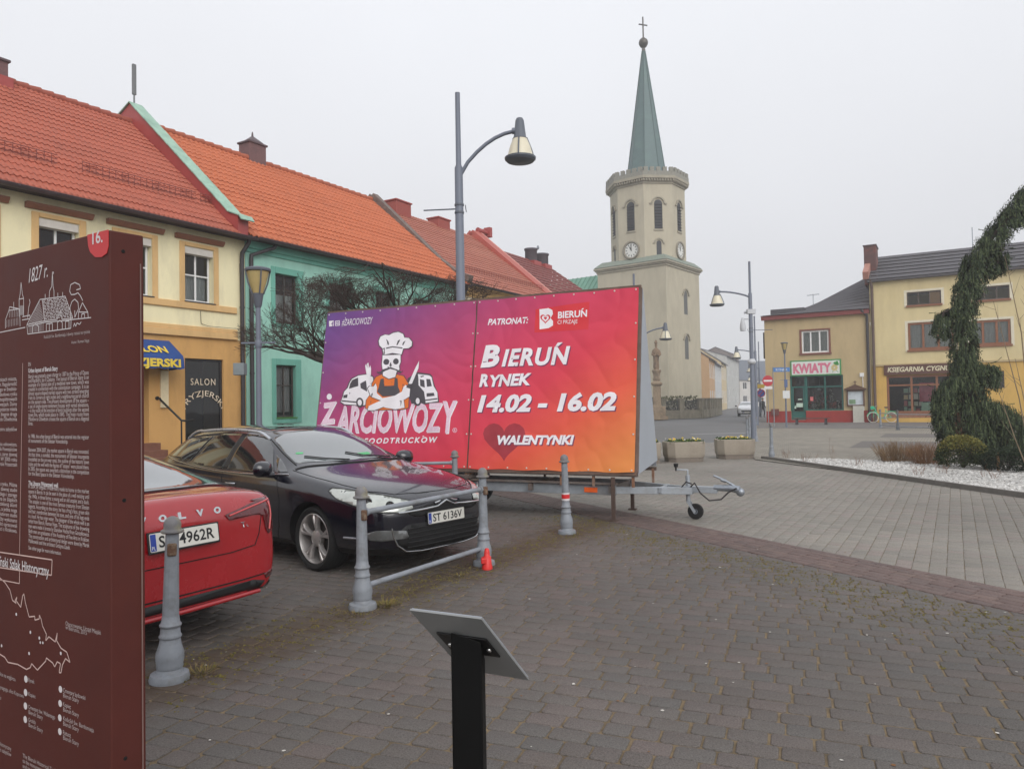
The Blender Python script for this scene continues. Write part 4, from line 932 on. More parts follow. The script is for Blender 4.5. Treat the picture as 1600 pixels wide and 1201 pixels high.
    n = MB(); n.box((2.0, .058, 1.08), (2.42, .072, 1.36)); n.box((2.12, .058, 1.58), (2.38, .072, 1.66)); n.box((1.86, .058, .98), (1.98, .072, 1.2)); n.build('notice', mat('paper_notice', (186, 206, 190), rough=.8), dd)
    # inside of the window: room, plants, pots, paper notice
    rm = MB(); rm.poly([(x0, 2.2, .8), (x1, 2.2, .8), (x1, 2.2, z1), (x0, 2.2, z1)]); rm.poly([(x0, .2, .84), (x1, .2, .84), (x1, 2.2, .84), (x0, 2.2, .84)]); rm.poly([(x0, .2, z1), (x1, .2, z1), (x1, 2.2, z1), (x0, 2.2, z1)]); rm.poly([(x0, .2, .8), (x0, 2.2, .8), (x0, 2.2, z1), (x0, .2, z1)]); rm.poly([(x1, .2, .8), (x1, 2.2, .8), (x1, 2.2, z1), (x1, .2, z1)])
    rm.build('shop_interior', mat('shop_room', (70, 64, 58), rough=.9, var=.5, scale=2), r, recalc=False)
    rg = random.Random(5); pc = [(190, 90, 80), (200, 196, 190), (92, 104, 60), (178, 112, 108), (70, 86, 54), (150, 66, 60)]
    for i in range(15):
        x = 2.85 + (i % 8) * .26 + rg.uniform(-.05, .05); y = .32 if i < 8 else .75; z = .845 if i < 8 else 1.1; q = MB()
        hgt = rg.uniform(.25, .55) if i < 8 else rg.uniform(.5, 1.1); q.lathe([(.07, 0), (.1, .16)], 10, (x, y, z), m=0)
        for _ in range(26):
            a = rg.random() * 6.28; rr = rg.uniform(.02, .15); p = Vector((x + rr * math.cos(a), y + rr * .6 * math.sin(a), z + .16 + hgt * rg.random())); e = Vector((rg.uniform(-1, 1), rg.uniform(-1, 1), rg.uniform(-1, 1))).normalized() * .05; k = Vector((rg.uniform(-1, 1), rg.uniform(-1, 1), rg.uniform(-1, 1))).normalized() * .05; q.poly([p - e, p + k, p + e, p - k], 1)
        c = pc[i % 6]; o = q.build('potted_plant', [mat('plant_pot', (150, 140, 128)), mat('shop_plant_%s' % ('red', 'white', 'green', 'pink', 'dark_green', 'crimson')[i % 6], c, rough=.8)], recalc=False)
        o.parent = None; o.location = Vector((r.location.x, r.location.y, 0)); o.rotation_euler = (0, 0, RROT)
        tag(o, 'small potted plant standing behind the glass of the flower shop window', 'potted plant', 'potted plants in the flower shop window')
    pn = MB(); pn.box((2.9, .09, 1.5), (3.1, .1, 1.78)); pn.build('notice', mat('pink_notice', (206, 110, 110), rough=.8), sf)
    lp = MB(); lp.lathe([(.18, 0), (.16, .04), (.05, .14), (.02, .16)], 12, (3.4, .9, 2.25)); lp.tube([(3.4, .9, 2.4), (3.4, .9, 3.2)], .008, 4); lp.build('pendant_shade', mat('grey_shade', (150, 156, 156), rough=.5), r)
    # sign
    s = MB(); s.box((1.69, -.1, 3.22), (4.93, -.004, 4.3)); sg = s.build('shop_sign', mat('sign_green', (62, 138, 78), rough=.6), r, bevel=.01)
    w = MB(); w.box((1.78, -.112, 3.31), (4.84, -.101, 4.21)); w.build('sign_face', mat('sign_white', (214, 216, 210), rough=.6), sg)
    PK = mat('pink_lettering', (208, 116, 140), rough=.7, var=.18, scale=8)
    t = MB(); put_text(t, 'KWIATY', (3.1, -.118, 3.44), (1, 0, 0), (0, 0, 1), .86, bold=.045, fit=2.45); t.build('lettering', PK, sg, recalc=False)
    fl = MB()
    for i in range(7): a = i * 6.28 / 7; fl.lathe([(.09, 0), (.09, .006)], 10, M=Matrix.Translation((4.52 + .13 * math.cos(a), -.114, 3.72 + .14 * math.sin(a))) @ Matrix.Rotation(R(90), 4, 'X'))
    fl.build('flower_mark', mat('cream_flower', (212, 196, 140), rough=.7), sg)
    lf = MB()
    for dx, dz in ((4.55, 4.03), (4.68, 4.08), (4.62, 3.95), (4.72, 3.96)): lf.lathe([(.09, 0), (.09, .006)], 8, M=Matrix.Translation((dx, -.114, dz)) @ Matrix.Rotation(R(90), 4, 'X'))
    lf.beam((4.55, -.115, 3.6), (4.75, -.115, 3.4), .03, .004, up=(0, 1, 0)); lf.beam((4.45, -.115, 3.6), (4.4, -.115, 3.38), .03, .004, up=(0, 1, 0))
    lf.build('leaf_mark', mat('leaf_green', (72, 152, 78), rough=.7), sg)
    downpipe(r, W - .16, 0, 7.5, 0, PIPE, ex=-.3, r=.09)
    m = MB(); m.box((5.18 + .4, -.18, .02), (5.18 + 1.05, -.004, 1.12)); m.box((5.18 + .38, -.2, .0), (5.18 + 1.07, -.004, .08)); m.build('meter_cabinet', mat('grey_cabinet', (186, 184, 174), rough=.6), r, bevel=.01)
    v = MB(); v.box((6.05, -.1, 3.05), (6.3, -.004, 3.3)); v.tube([(6.22, -.05, 3.05), (6.24, -.05, .8)], .025, 6); v.build('alarm_box', WHITEP, r)
    b = MB(); b.box((.35, -.12, .55), (.85, -.004, .98)); b.build('wall_box', mat('brown_box', (110, 60, 56), rough=.7), r, bevel=.01)
    # notice board with a small gable roof
    nb = MB(); nb.box((5.22, -.16, 1.1), (5.3, -.005, 2.2)); nb.box((6.22, -.16, 1.1), (6.3, -.005, 2.2)); nb.box((5.3, -.16, 1.1), (6.22, -.005, 1.2)); nb.box((5.3, -.16, 2.1), (6.22, -.005, 2.2)); nb.prism([(5.1, 2.2), (6.42, 2.2), (6.42, 2.27), (5.76, 2.55), (5.1, 2.27)], 0.005, .3); nb.tube([(5.76, -.15, 2.5), (5.76, -.15, 2.8)], .03, 6); nb.beam((5.66, -.15, 2.72), (5.86, -.15, 2.72), .04, .04)
    nbo = nb.build('notice_board', mat('brown_wood', (92, 66, 52), rough=.7), r)
    q = MB(); q.box((5.3, -.06, 1.2), (6.22, -.02, 2.1)); q.build('board_paper', mat('poster_paper', (196, 204, 210), rough=.7, var=.2, scale=5), nbo)
    q = MB(); q.box((5.36, -.07, 1.25), (5.75, -.061, 1.55)); q.build('green_poster', mat('green_poster', (120, 148, 116), rough=.7, var=.3, scale=6), nbo)
flower_shop()

def bookshop():
    W = 15.0; r = right_root('yellow three storey house with the bookshop under its brown sign', 6.77)
    X = lambda s: s - 6.77
    YE = plaster('pale_yellow_render', (210, 194, 150), tint=(188, 170, 124), tamt=.5); OY = plaster('ochre_ground_floor', (206, 168, 94)); H = 9.35
    shop = (X(7.62), X(11.9), .3, 3.06, .2); b1 = (X(8.94), X(10.86), 7.5, 8.4, .12); b2 = (X(8.94), X(11.5), 4.62, 6.42, .12); b3 = (X(12.5), X(14.46), 7.5, 8.38, .12); b4 = (X(12.3), X(14.46), 4.72, 6.3, .12); b5 = (X(12.9), X(14.04), 2.1, 3.14, .12)
    ops = [shop, b1, b2, b3, b4, b5, (X(16), X(18), 7.5, 8.38, .12), (X(16), X(18.2), 4.72, 6.3, .12), (X(15.4), X(18.6), .6, 3.0, .15)]
    mb = MB(); facade(mb, 0, W, 0, H, ops, m_of=lambda x, z: 1 if z < 3.74 else 0, m_rev=0, extra_z=(3.74,))
    mb.poly([(0, 10, 0), (0, 0, 0), (0, 0, H), (0, 5, 11.5), (0, 10, H)], 0); mb.poly([(W, 0, 0), (W, 10, 0), (W, 10, H), (W, 5, 11.5), (W, 0, H)], 0)
    mb.poly([(0, 10, 0), (0, 10, H), (W, 10, H), (W, 10, 0)], 0); mb.build('wall', [YE, OY], r, recalc=False)
    l = MB(); l.box((0, -.08, 3.7), (W, -.002, 3.82)); l.build('ledge', mat('ledge_stone', (180, 160, 120), rough=.8), r)
    rm = MB(); flat_courses(rm, [(-.1, -.35, H + .02), (W, -.35, H + .02), (W, 5, 11.75), (-.1, 5, 11.75)], 7, .05); rm.poly([(-.1, 5, 11.75), (W, 5, 11.75), (W, 10.3, H), (-.1, 10.3, H)]); rm.poly([(-.1, -.35, H - .05), (-.1, 5, 11.7), (-.1, 10.3, H - .05)])
    rm.box((-.1, -.36, H - .1), (W, -.002, H + .02)); rm.build('roof', SLATE, r, recalc=False)
    v = MB(); v.beam((-.18, -.3, H + .35), (-.18, 2.0, H + 1.35), .34, .5); v.build('fire_wall', mat('flashed_parapet', (168, 120, 106), rough=.7, var=.2), r)
    chimney(r, -.4, .35, 1.6, 3.4, H, 12.0, mat('sooty_chimney', (92, 66, 64), rough=.9, var=.4, scale=2, tint=(146, 84, 72), tscale=1.2, tamt=.9), mat('chimney_slab', (92, 78, 82)))
    a = MB(); a.tube([(X(12.8), 5, 11.7), (X(12.8), 5, 13.1)], .03, 6); a.build('antenna', GALV, r)
    BRF = mat('brown_window_frame', (132, 84, 56), rough=.55); DB = mat('attic_frame', (84, 72, 66), rough=.6)
    for o in (b2, b4, ops[7]): window(r, o[0] + .01, o[1] - .01, o[2] + .05, o[3] - .01, .04, BRF, 2, 0, .13, curtain=(0, 1))
    for o in (b1, b3, ops[6]): window(r, o[0] + .01, o[1] - .01, o[2] + .05, o[3] - .01, .04, DB, 2, 0, .06, curtain=None)
    bl = MB(); bl.box((b1[1] - .62, .09, b1[2] + .1), (b1[1] - .06, .11, b1[3] - .08)); bl.build('blind', mat('orange_blind', (178, 140, 102), rough=.8), r)
    for o in (b1, b2, b3, b4, ops[6], ops[7]):
        s = MB(); s.box((o[0] - .06, -.1, o[2] - .07), (o[1] + .06, .04, o[2] + .045)); s.build('sill', BRF, r)
        w = MB(); w.box((o[0] - .16, -.012, o[2] - .05), (o[0] - .002, -.001, o[3] + .14)); w.box((o[1] + .002, -.012, o[2] - .05), (o[1] + .16, -.001, o[3] + .14)); w.box((o[0] - .002, -.012, o[3] + .002), (o[1] + .002, -.001, o[3] + .14)); w.build('window_surround', mat('white_surround', (216, 208, 186), rough=.8), r)
    window(r, b5[0], b5[1], b5[2], b5[3], .04, DB, 1, 0, .06); window(r, ops[8][0], ops[8][1], ops[8][2], ops[8][3], .06, DB, 2, .8, .08)
    f = window(r, shop[0] + .01, shop[1] - .01, .62, 3.05, .06, BRF, 2, .74, .13, name='shop_front')
    k = MB(); k.box((shop[0] + .01, .05, .3), (shop[1] - .01, .17, .61)); k.build('stall_riser', mat('clinker_riser', (140, 98, 76), rough=.8, var=.3, scale=8), r)
    s = MB(); s.box((X(7.5), -.12, 3.1), (X(12.0), -.004, 3.74)); sg = s.build('shop_sign', mat('brown_sign', (88, 54, 44), rough=.6), r, bevel=.01)
    t = MB(); put_text(t, 'KSIĘGARNIA CYGNUS', (X(9.55), -.125, 3.3), (1, 0, 0), (0, 0, 1), .42, bold=.012, shear=.2, fit=3.72); t.build('lettering', mat('cream_lettering', (214, 206, 176), rough=.6), sg, recalc=False)
    rm = MB(); a, b = shop[0], shop[1]; rm.poly([(a, 1.9, .3), (b, 1.9, .3), (b, 1.9, 3.06), (a, 1.9, 3.06)]); rm.poly([(a, .2, .62), (b, .2, .62), (b, 1.9, .62), (a, 1.9, .62)]); rm.poly([(a, .2, 3.06), (b, .2, 3.06), (b, 1.9, 3.06), (a, 1.9, 3.06)]); rm.poly([(a, .2, .3), (a, 1.9, .3), (a, 1.9, 3.06), (a, .2, 3.06)]); rm.poly([(b, .2, .3), (b, 1.9, .3), (b, 1.9, 3.06), (b, .2, 3.06)])
    rm.build('shop_interior', mat('shop_room', (70, 64, 58)), r, recalc=False)
    sh = MB(); rg = random.Random(8)
    for z in (.62, 1.05, 1.48, 1.9): sh.box((a + .9, .42, z + .005), (b - .3, .72, z + .03))
    so_ = sh.build('display_shelf', mat('display_shelf', (150, 130, 104), rough=.7), r)
    cols = [(190, 190, 170), (150, 176, 150), (196, 170, 120), (176, 96, 96), (120, 140, 160), (204, 200, 190), (110, 150, 140)]
    bms = [mat('book_cover_%s' % n_, c_, rough=.6) for n_, c_ in zip(('cream', 'mint', 'sand', 'red', 'blue', 'white', 'teal'), cols)]
    for z in (.65, 1.08, 1.51, 1.93):
        x = a + .95
        while x < b - .6:
            if .9 + a + .95 < x < a + 2.15 and z > 1: x += .2; continue
            wd = rg.uniform(.2, .34); q = MB(); q.box((0, 0, 0), (wd - .05, .1, rg.uniform(.24, .36)))
            o = q.build('book', rg.choice(bms)); p = r.matrix_basis @ Vector((x, .5, z)); o.location = p; o.rotation_euler = (0, 0, RROT)
            tag(o, 'book standing on display behind the glass of the bookshop window', 'book', 'books displayed in the bookshop window'); x += wd
    po = MB(); po.box((a + 1.85, .3, 1.35), (a + 2.7, .32, 2.55)); o = po.build('poster', mat('red_poster', (176, 78, 96), rough=.7, var=.3, scale=4), r)
    po = MB(); po.box((a + 1.95, .3, .66), (a + 3.25, .32, 1.28)); o = po.build('banner', mat('mint_banner', (168, 200, 176), rough=.7, var=.2, scale=4), r)
    downpipe(r, .16, 0, H, 0, mat('brown_pipe', (92, 74, 66), rough=.6), ex=-.05, r=.09)
bookshop()

# ------------------------------------------------------------------ the street beyond the church
def street_house(label, P0, P1, eaves, ridge, depth, wallc, roofc, seed, cols=3, rows=2, group='houses along the far street', name='street_house', band=None):
    P0, P1 = Vector(P0), Vector(P1); d = P1 - P0; W = d.length; r = thing(name, label, 'house', (P0.x, P0.y, 0), math.atan2(d.y, d.x), group)
    ops = []; fh = eaves / rows
    for i in range(cols):
        for j in range(rows): x = W * (i + .5) / cols; ops.append((x - .75, x + .75, fh * j + fh * .28, fh * j + fh * .82))
    mb = MB(); facade(mb, 0, W, 0, eaves, ops, m_of=lambda x, z: 1 if band and z < band else 0, extra_z=(band,) if band else ())
    for x in (0, W): mb.poly([(x, 0, 0), (x, depth, 0), (x, depth, eaves), (x, depth / 2, ridge), (x, 0, eaves)])
    mb.poly([(0, depth, 0), (W, depth, 0), (W, depth, eaves), (0, depth, eaves)]); mb.build('wall', [plaster('street_' + wallc[0], wallc[1]), plaster('street_base', (120, 112, 104))], r, recalc=False)
    rm = MB(); rm.mesh([(-.1, -.4, eaves - .1), (W + .1, -.4, eaves - .1), (W + .1, depth / 2, ridge + .1), (-.1, depth / 2, ridge + .1), (-.1, depth + .4, eaves - .1), (W + .1, depth + .4, eaves - .1)], [(0, 1, 2, 3), (3, 2, 5, 4)]); o = rm.build('roof', mat('street_roof_' + roofc[0], roofc[1], rough=.8, var=.2, scale=2), r, recalc=False)
    s = o.modifiers.new('t', 'SOLIDIFY'); s.thickness = .12
    for a, b, c, e in ops: window(r, a + .01, b - .01, c + .01, e - .01, .03, WHITEP, 1, 0, .09, curtain=None, glass=DARKGLASS)
    return r
street_house('orange two storey house just right of the church tower', (25.9, 96.5), (29.1, 105.5), 7.2, 10.0, 8, ('orange', (192, 158, 122)), ('grey', (96, 88, 92)), 1, 3, 2)
street_house('white house with a row of narrow windows in the far street', (29.1, 105.5), (33.6, 118), 7.0, 10.2, 8, ('white', (196, 198, 198)), ('slate', (108, 106, 112)), 2, 5, 2)
street_house('cream house with a taller wall in the far street', (33.9, 119), (38.2, 131), 7.8, 10.6, 8, ('cream', (206, 188, 152)), ('slate', (108, 106, 112)), 3, 4, 2)
street_house('pale grey rendered house, tallest of the far street row', (38.6, 132), (47.2, 153), 9.6, 11.0, 9, ('grey', (190, 190, 186)), ('slate', (108, 106, 112)), 4, 3, 2)
street_house('narrow brick toned house at the end of the far street row', (47.4, 154), (51, 165), 10.8, 12.8, 9, ('brick', (126, 116, 112)), ('dark', (84, 82, 88)), 5, 2, 3)
street_house('white gabled house closing the far end of the street', (51.5, 168), (60, 174), 6.2, 11, 9, ('ivory', (206, 202, 196)), ('blue_grey', (98, 104, 114)), 6, 2, 2)
street_house('long low house with a blue grey roof where the street bends', (58, 188), (86, 181), 5.6, 11.5, 12, ('sand', (196, 188, 170)), ('blue_grey', (98, 104, 114)), 7, 6, 2)
# ------------------------------------------------------------------ bollards and railings
IRON = mat('grey_painted_iron', (134, 139, 146), rough=.48, var=.1, scale=9, tint=(92, 88, 80), tscale=7, tamt=.6, bump=.0015, bscale=60, spec=.45)
CAPG = mat('worn_cap_paint', (112, 110, 112), rough=.55, var=.15, scale=14, tint=(150, 144, 110), tscale=9, tamt=.7)
RUST = mat('rust_patch', (92, 66, 50), rough=.9, var=.4, scale=30, tint=(150, 140, 120), tscale=18, tamt=.8)
BOL_PROF = [(.118, 0), (.12, .015), (.112, .045), (.08, .055), (.074, .075), (.08, .085), (.078, .10), (.084, .135), (.082, .175), (.066, .225), (.06, .26), (.066, .268), (.068, .278), (.06, .29), (.057, .33), (.064, .337), (.066, .347), (.056, .36), (.05, .40)]
def bollard_parts(root, rust=True):
    mb = MB(); mb.lathe(BOL_PROF, 28); 
    # fluted tapering shaft
    n = 36; V = []; Z = [.40, .55, .7, .85, .925]
    for z in Z:
        rr = .05 - (z - .40) * .02
        for j in range(n): k = rr * (1 - .06 * (j % 3 == 0)); V.append((k * math.cos(2*math.pi*j/n), k * math.sin(2*math.pi*j/n), z))
    mb.mesh(V, [(i*n+j, i*n+(j+1)%n, (i+1)*n+(j+1)%n, (i+1)*n+j) for i in range(len(Z)-1) for j in range(n)], 0, False)
    p = mb.build('post', IRON, root, sharp=45)
    c = MB(); c.lathe([(.04, .915), (.062, .92), (.07, .928), (.068, .938), (.054, .944), (.051, .955), (.053, .975), (.045, 1.0), (.03, 1.016), (.012, 1.024), (.002, 1.025)], 28); c.build('cap', CAPG, root, sharp=50)
    if rust: q = MB(); q.box((-.028, -.054, .78), (.028, -.03, .86)); q.build('rust_patch', RUST, p, bevel=.01)
def place_bollard(x, y, label, lean=(0, 0), yaw=0.0, rust=True, group='grey cast iron bollards'):
    t = thing('bollard', label, 'bollard', (x, y, 0), yaw, group); t.rotation_euler = (lean[0], lean[1], yaw); bollard_parts(t, rust); return t
b1 = place_bollard(-2.19, 4.68, 'leaning grey iron bollard beside the red car, nearest the brown sign', (0, R(1.3)), R(25))
def tape(root):
    c = MB(); c.lathe([(.0525, .43), (.0525, .53)], 24, caps=False); c.build('reflective_band', [mat('white_reflective', (214, 206, 206), rough=.4)], root)
    c = MB(); c.lathe([(.0532, .455), (.0532, .51)], 24, caps=False); c.build('red_band', mat('red_reflective', (206, 40, 44), rough=.4), root)
b4 = place_bollard(0.68, 9.61, 'single grey bollard with a red and white band in front of the banner', (0, R(-1.2)), R(25), rust=False); tape(b4)
b5 = place_bollard(7.21, 20.58, 'lone grey bollard at the tip of the gravel bed', (0, 0), 0, rust=False)
for i, (px, py) in enumerate(((1168, 690), (1171.5, 683), (1181, 690))):
    p = on_ground(px, py); place_bollard(p.x, p.y, ('bollard left of the tall lamp post, behind the right planter', 'bollard just behind the lamp post foot by the road', 'bollard right of the tall lamp post at the cobbled edge')[i], rust=False)
def railing(p0, p1, label, rust=True, rails=(.18, .80), group='grey iron railings'):
    p0 = Vector((*p0, 0)); p1 = Vector((*p1, 0)); t = thing('railing', label, 'railing', p0, 0, group); d = p1 - p0
    for k in (Vector((0, 0, 0)), d):
        e = bpy.data.objects.new('post', None)
        mb = MB(); mb.lathe(BOL_PROF, 24)
        n = 36; V = []; Z = [.40, .6, .8, .925]
        for z in Z:
            rr = .05 - (z - .40) * .02
            for j in range(n): q = rr * (1 - .06 * (j % 3 == 0)); V.append((q * math.cos(2*math.pi*j/n), q * math.sin(2*math.pi*j/n), z))
        mb.mesh(V, [(i*n+j, i*n+(j+1)%n, (i+1)*n+(j+1)%n, (i+1)*n+j) for i in range(len(Z)-1) for j in range(n)], 0, False)
        bpy.data.objects.remove(e)
        p = mb.build('post', IRON, t, sharp=45); p.location = k
        c = MB(); c.lathe([(.04, .915), (.062, .92), (.07, .928), (.068, .938), (.054, .944), (.051, .955), (.053, .975), (.045, 1.0), (.03, 1.016), (.012, 1.024), (.002, 1.025)], 24); c.build('cap', CAPG, p, sharp=50)
        if rust: q = MB(); q.box((-.02 + .025, -.052, .74), (.03 + .025, -.03, .83)); q.build('rust_patch', RUST, p, bevel=.01)
    u = d.normalized()
    for z in rails:
        m = MB(); m.tube([u * .05 + Vector((0, 0, z)), d - u * .05 + Vector((0, 0, z))], .024, 14); 
        for q in (u * .052, d - u * .052): m.tube([q + Vector((0, 0, z)) - u * .012, q + Vector((0, 0, z)) + u * .012], .036, 14)
        m.build('rail', IRON, t, sharp=45)
    return t
railing(BOL[1], BOL[2], 'grey two rail railing in front of the black car')
q = on_ground(712, 812)
railing((q.x - 1.75, q.y - .1), (q.x, q.y), 'grey railing behind the black car bonnet, before the banner', rust=False, rails=(.2, .84))
# railings by the bookshop
for i, (a, b) in enumerate((((1376, 668), (1403, 672)), ((1403, 672), (1463, 674)))):
    pa, pb = on_ground(*a), on_ground(*b)
    railing((pa.x, pa.y), (pb.x, pb.y), ('grey railing ending beside the green bicycle', 'longer grey railing below the bookshop window')[i], rust=False)
# the foot of a broken red plastic cone at the railing post
t = thing('plastic_stub', 'small red plastic stub beside the railing post', 'marker', (-.33 + .04, 7.83 - .2, 0)); m = MB()
m.lathe([(.055, 0), (.055, .03), (.048, .05), (.042, .13), (.03, .135), (.03, .17), (.02, .21), (.004, .215)], 14); m.build('stub', mat('red_plastic', (214, 48, 44), rough=.45, var=.1), t)
m = MB(); m.box((-.06, -.05, .06), (.0, .05, .12)); m.build('lug', mat('red_plastic', (214, 48, 44)), t, bevel=.01)

# ------------------------------------------------------------------ street lamps
POLE = mat('grey_lamp_paint', (106, 112, 125), rough=.5, var=.08, scale=4, tint=(100, 104, 114), tscale=1.5)
HEADM = mat('lamp_head_paint', (92, 97, 106), rough=.5, var=.08)
LENS = mat('frosted_lens', (214, 206, 182), rough=.35, var=.08, spec=.6)
def arm_lamp(loc, yaw, label, H=7.2, arm_z=5.55, reach=1.5, rise=.55, group='tall street lamps with a curved arm', extras=None, size=1.0, detail=True, name='street_lamp'):
    """arm reaches along local +x"""
    t = thing(name, label, 'street lamp', loc, yaw, group); m = MB()
    n = 14; m.lathe([(.16, 0), (.16, .04), (.115, .05), (.11, .1), (.1, 1.2), (.088, 1.25), (.075, arm_z), (.05, arm_z + .05), (.045, H)], n); m.build('pole', POLE, t, sharp=40)
    hx, hz = reach, arm_z + rise
    pts = [(0.04, 0, arm_z - .12)] + [(reach * s, 0, arm_z - .12 + (rise + .12) * (1 - (1 - s) ** 2.1)) for s in (.15, .3, .45, .6, .75, .9)] + [(hx - .06, 0, hz)]
    a = MB(); a.tube(pts, .03 * size, 10); a.tube([(hx - .14, 0, hz), (hx - .02, 0, hz)], .05 * size, 10); a.build('arm', POLE, t)
    S = size; h = MB(); h.lathe([(.05 * S, .2 * S), (.07 * S, .16 * S), (.1 * S, -.1 * S), (.125 * S, -.14 * S)], 18, (hx, 0, hz)); h.lathe([(.25 * S, -.47 * S), (.255 * S, -.44 * S), (.2 * S, -.44 * S)], 22, (hx, 0, hz)); 
    for k in range(3):
        th = k * 2.094 + .5; h.tube([(hx + .12 * S * math.cos(th), .12 * S * math.sin(th), hz - .1 * S), (hx + .2 * S * math.cos(th), .2 * S * math.sin(th), hz - .28 * S), (hx + .25 * S * math.cos(th), .25 * S * math.sin(th), hz - .44 * S)], .012 * S, 6)
    h.lathe([(.245 * S, -.47 * S), (.22 * S, -.5 * S), (.1 * S, -.515 * S), (.001, -.52 * S)], 22, (hx, 0, hz), caps=False)
    ho = h.build('lamp_head', HEADM, t, sharp=40)
    l = MB(); l.lathe([(.118 * S, -.141 * S), (.165 * S, -.26 * S), (.205 * S, -.4 * S), (.215 * S, -.438 * S)], 22, (hx, 0, hz)); l.build('lens', LENS, ho)
    if extras: extras(t)
    return t
def bracket(z, ln, yaw):
    def f(t):
        m = MB(); M_ = Matrix.Rotation(yaw, 4, 'Z'); m.tube([M_ @ Vector((.05, 0, z)), M_ @ Vector((ln, 0, z))], .013, 6); 
        for dz in (-.07, .07): m.lathe([(.085, dz - .02), (.09, dz), (.085, dz + .02)], 12, (0, 0, z), caps=False)
        m.tube([M_ @ Vector((-.12, -.05, z - .05)), M_ @ Vector((-.12, .05, z + .05))], .008, 5); m.build('flag_bracket', HEADM, t)
    return f
pA = at(720, 470, 13.3)
def exA(t): bracket(5.25, .66, R(180))(t)
arm_lamp((pA.x, 13.3, 0), R(-6), 'tallest grey lamp with curved arm rising behind the middle of the banner', 7.38, 6.0, 1.13, .62, extras=exA, size=1.12)
pB = on_ground(1178, 690)
def exB(t):
    bracket(4.45, .85, R(180))(t); m = MB(); m.box((-.18, -.1, 5.1), (.14, .1, 5.28)); m.tube([(.1, 0, 5.2), (.22, -.1, 5.16)], .05, 8); CW = mat('camera_white', (190, 192, 196), rough=.5); m.build('camera_box', CW, t); m = MB(); m.tube([(0, 0, 4.9), (.3, 0, 4.9)], .03, 6); m.lathe([(.1, 4.42), (.12, 4.55), (.1, 4.72), (.04, 4.95)], 12, (.32, 0, 0)); m.build('dome_camera', CW, t); m = MB(); m.lathe([(.12, 4.0), (.17, 4.06), (.17, 4.1), (.11, 4.2)], 10, (0, 0, -.9)); m.build('pole_collar', CW, t)
arm_lamp((pB.x, pB.y, 0), R(178), 'tall grey lamp with cameras on its pole beside the right planter', 7.2, 5.9, 1.32, .12, extras=exB, size=1.15)
p = at(985, 545, 30.0)
arm_lamp((p.x + .2, 30.0, 0), R(-12), 'grey lamp whose arm shows between the banner end and the church tower', 6.9, 4.25, 1.22, .4, size=1.0)
p = at(1180, 552, 47.0); arm_lamp((p.x, 47.0, 0), R(180), 'second arm lamp in line behind the one with cameras', 7.0, 4.75, 1.2, .1, size=1.1)
p = at(1181, 576, 68.0); arm_lamp((p.x + .3, 68.0, 0), R(180), 'third arm lamp further down the street', 7.0, 4.6, .9, .1, size=1.1)
p = at(1186, 590, 92.0); arm_lamp((p.x, 92.0, 0), R(180), 'small arm lamp furthest down the street', 6.5, 4.4, 1.2, .1, size=1.1)
def post_lamp(loc, label, H=4.2, s=1.0, paper=False):
    t = thing('post_lamp', label, 'street lamp', loc, 0, 'post top lamps with a cone lantern'); m = MB()
    m.lathe([(.08, 0), (.08, .03), (.056, .05), (.05, 1.0), (.044, H * .55), (.04, H - .62)], 14); m.lathe([(.052, 2.7), (.058, 2.72), (.058, 2.8), (.052, 2.82)], 12); m.beam((-.28, 0, 2.78), (.28, 0, 2.78), .05, .025); m.build('pole', POLE, t, sharp=40)
    h = MB(); h.lathe([(.042, H - .66), (.06, H - .62), (.088, H - .44), (.094, H - .42)], 18); h.lathe([(.205, H - .05), (.212, H - .02), (.2, H), (.07, H + .03), (.001, H + .035)], 22)
    for k in range(4):
        th = k * 1.5708 + .6; h.tube([(.09 * math.cos(th), .09 * math.sin(th), H - .43), (.16 * math.cos(th), .16 * math.sin(th), H - .25), (.205 * math.cos(th), .205 * math.sin(th), H - .03)], .013, 6)
    ho = h.build('lamp_head', HEADM, t, sharp=40); l = MB(); l.lathe([(.08, H - .418), (.138, H - .24), (.178, H - .06)], 22); l.build('lens', mat('amber_lens', (178, 158, 106), rough=.3, var=.1, spec=.6), ho)
    l = MB(); l.lathe([(.03, H - .4), (.036, H - .2), (.06, H - .08)], 10); l.build('bulb_holder', HEADM, ho)
    if paper:
        b = MB(); b.box((-.2, -.11, 1.7), (.2, -.09, 2.15)); b.build('notice', mat('white_notice', (206, 208, 208), rough=.7), t, bevel=.005); c = MB(); c.box((-.09, -.1, 2.35), (.09, -.06, 2.8)); c.build('blue_plate', mat('blue_plate', (74, 92, 130), rough=.6), t)
    else:
        b = MB(); b.box((-.42, -.02, 2.25), (-.24, .14, 2.45)); b.build('junction_box', mat('grey_box', (120, 128, 130), rough=.6), t, bevel=.01)
    return t
p = at(404, 560, 12.2); post_lamp((p.x, 12.2, 0), 'grey post lamp with amber cone lantern in front of the mint house', 4.02, .95)
p = on_ground(1229, 668); post_lamp((p.x, p.y, 0), 'post lamp in front of the flower shop carrying a white notice', 4.95, 1.0, True)

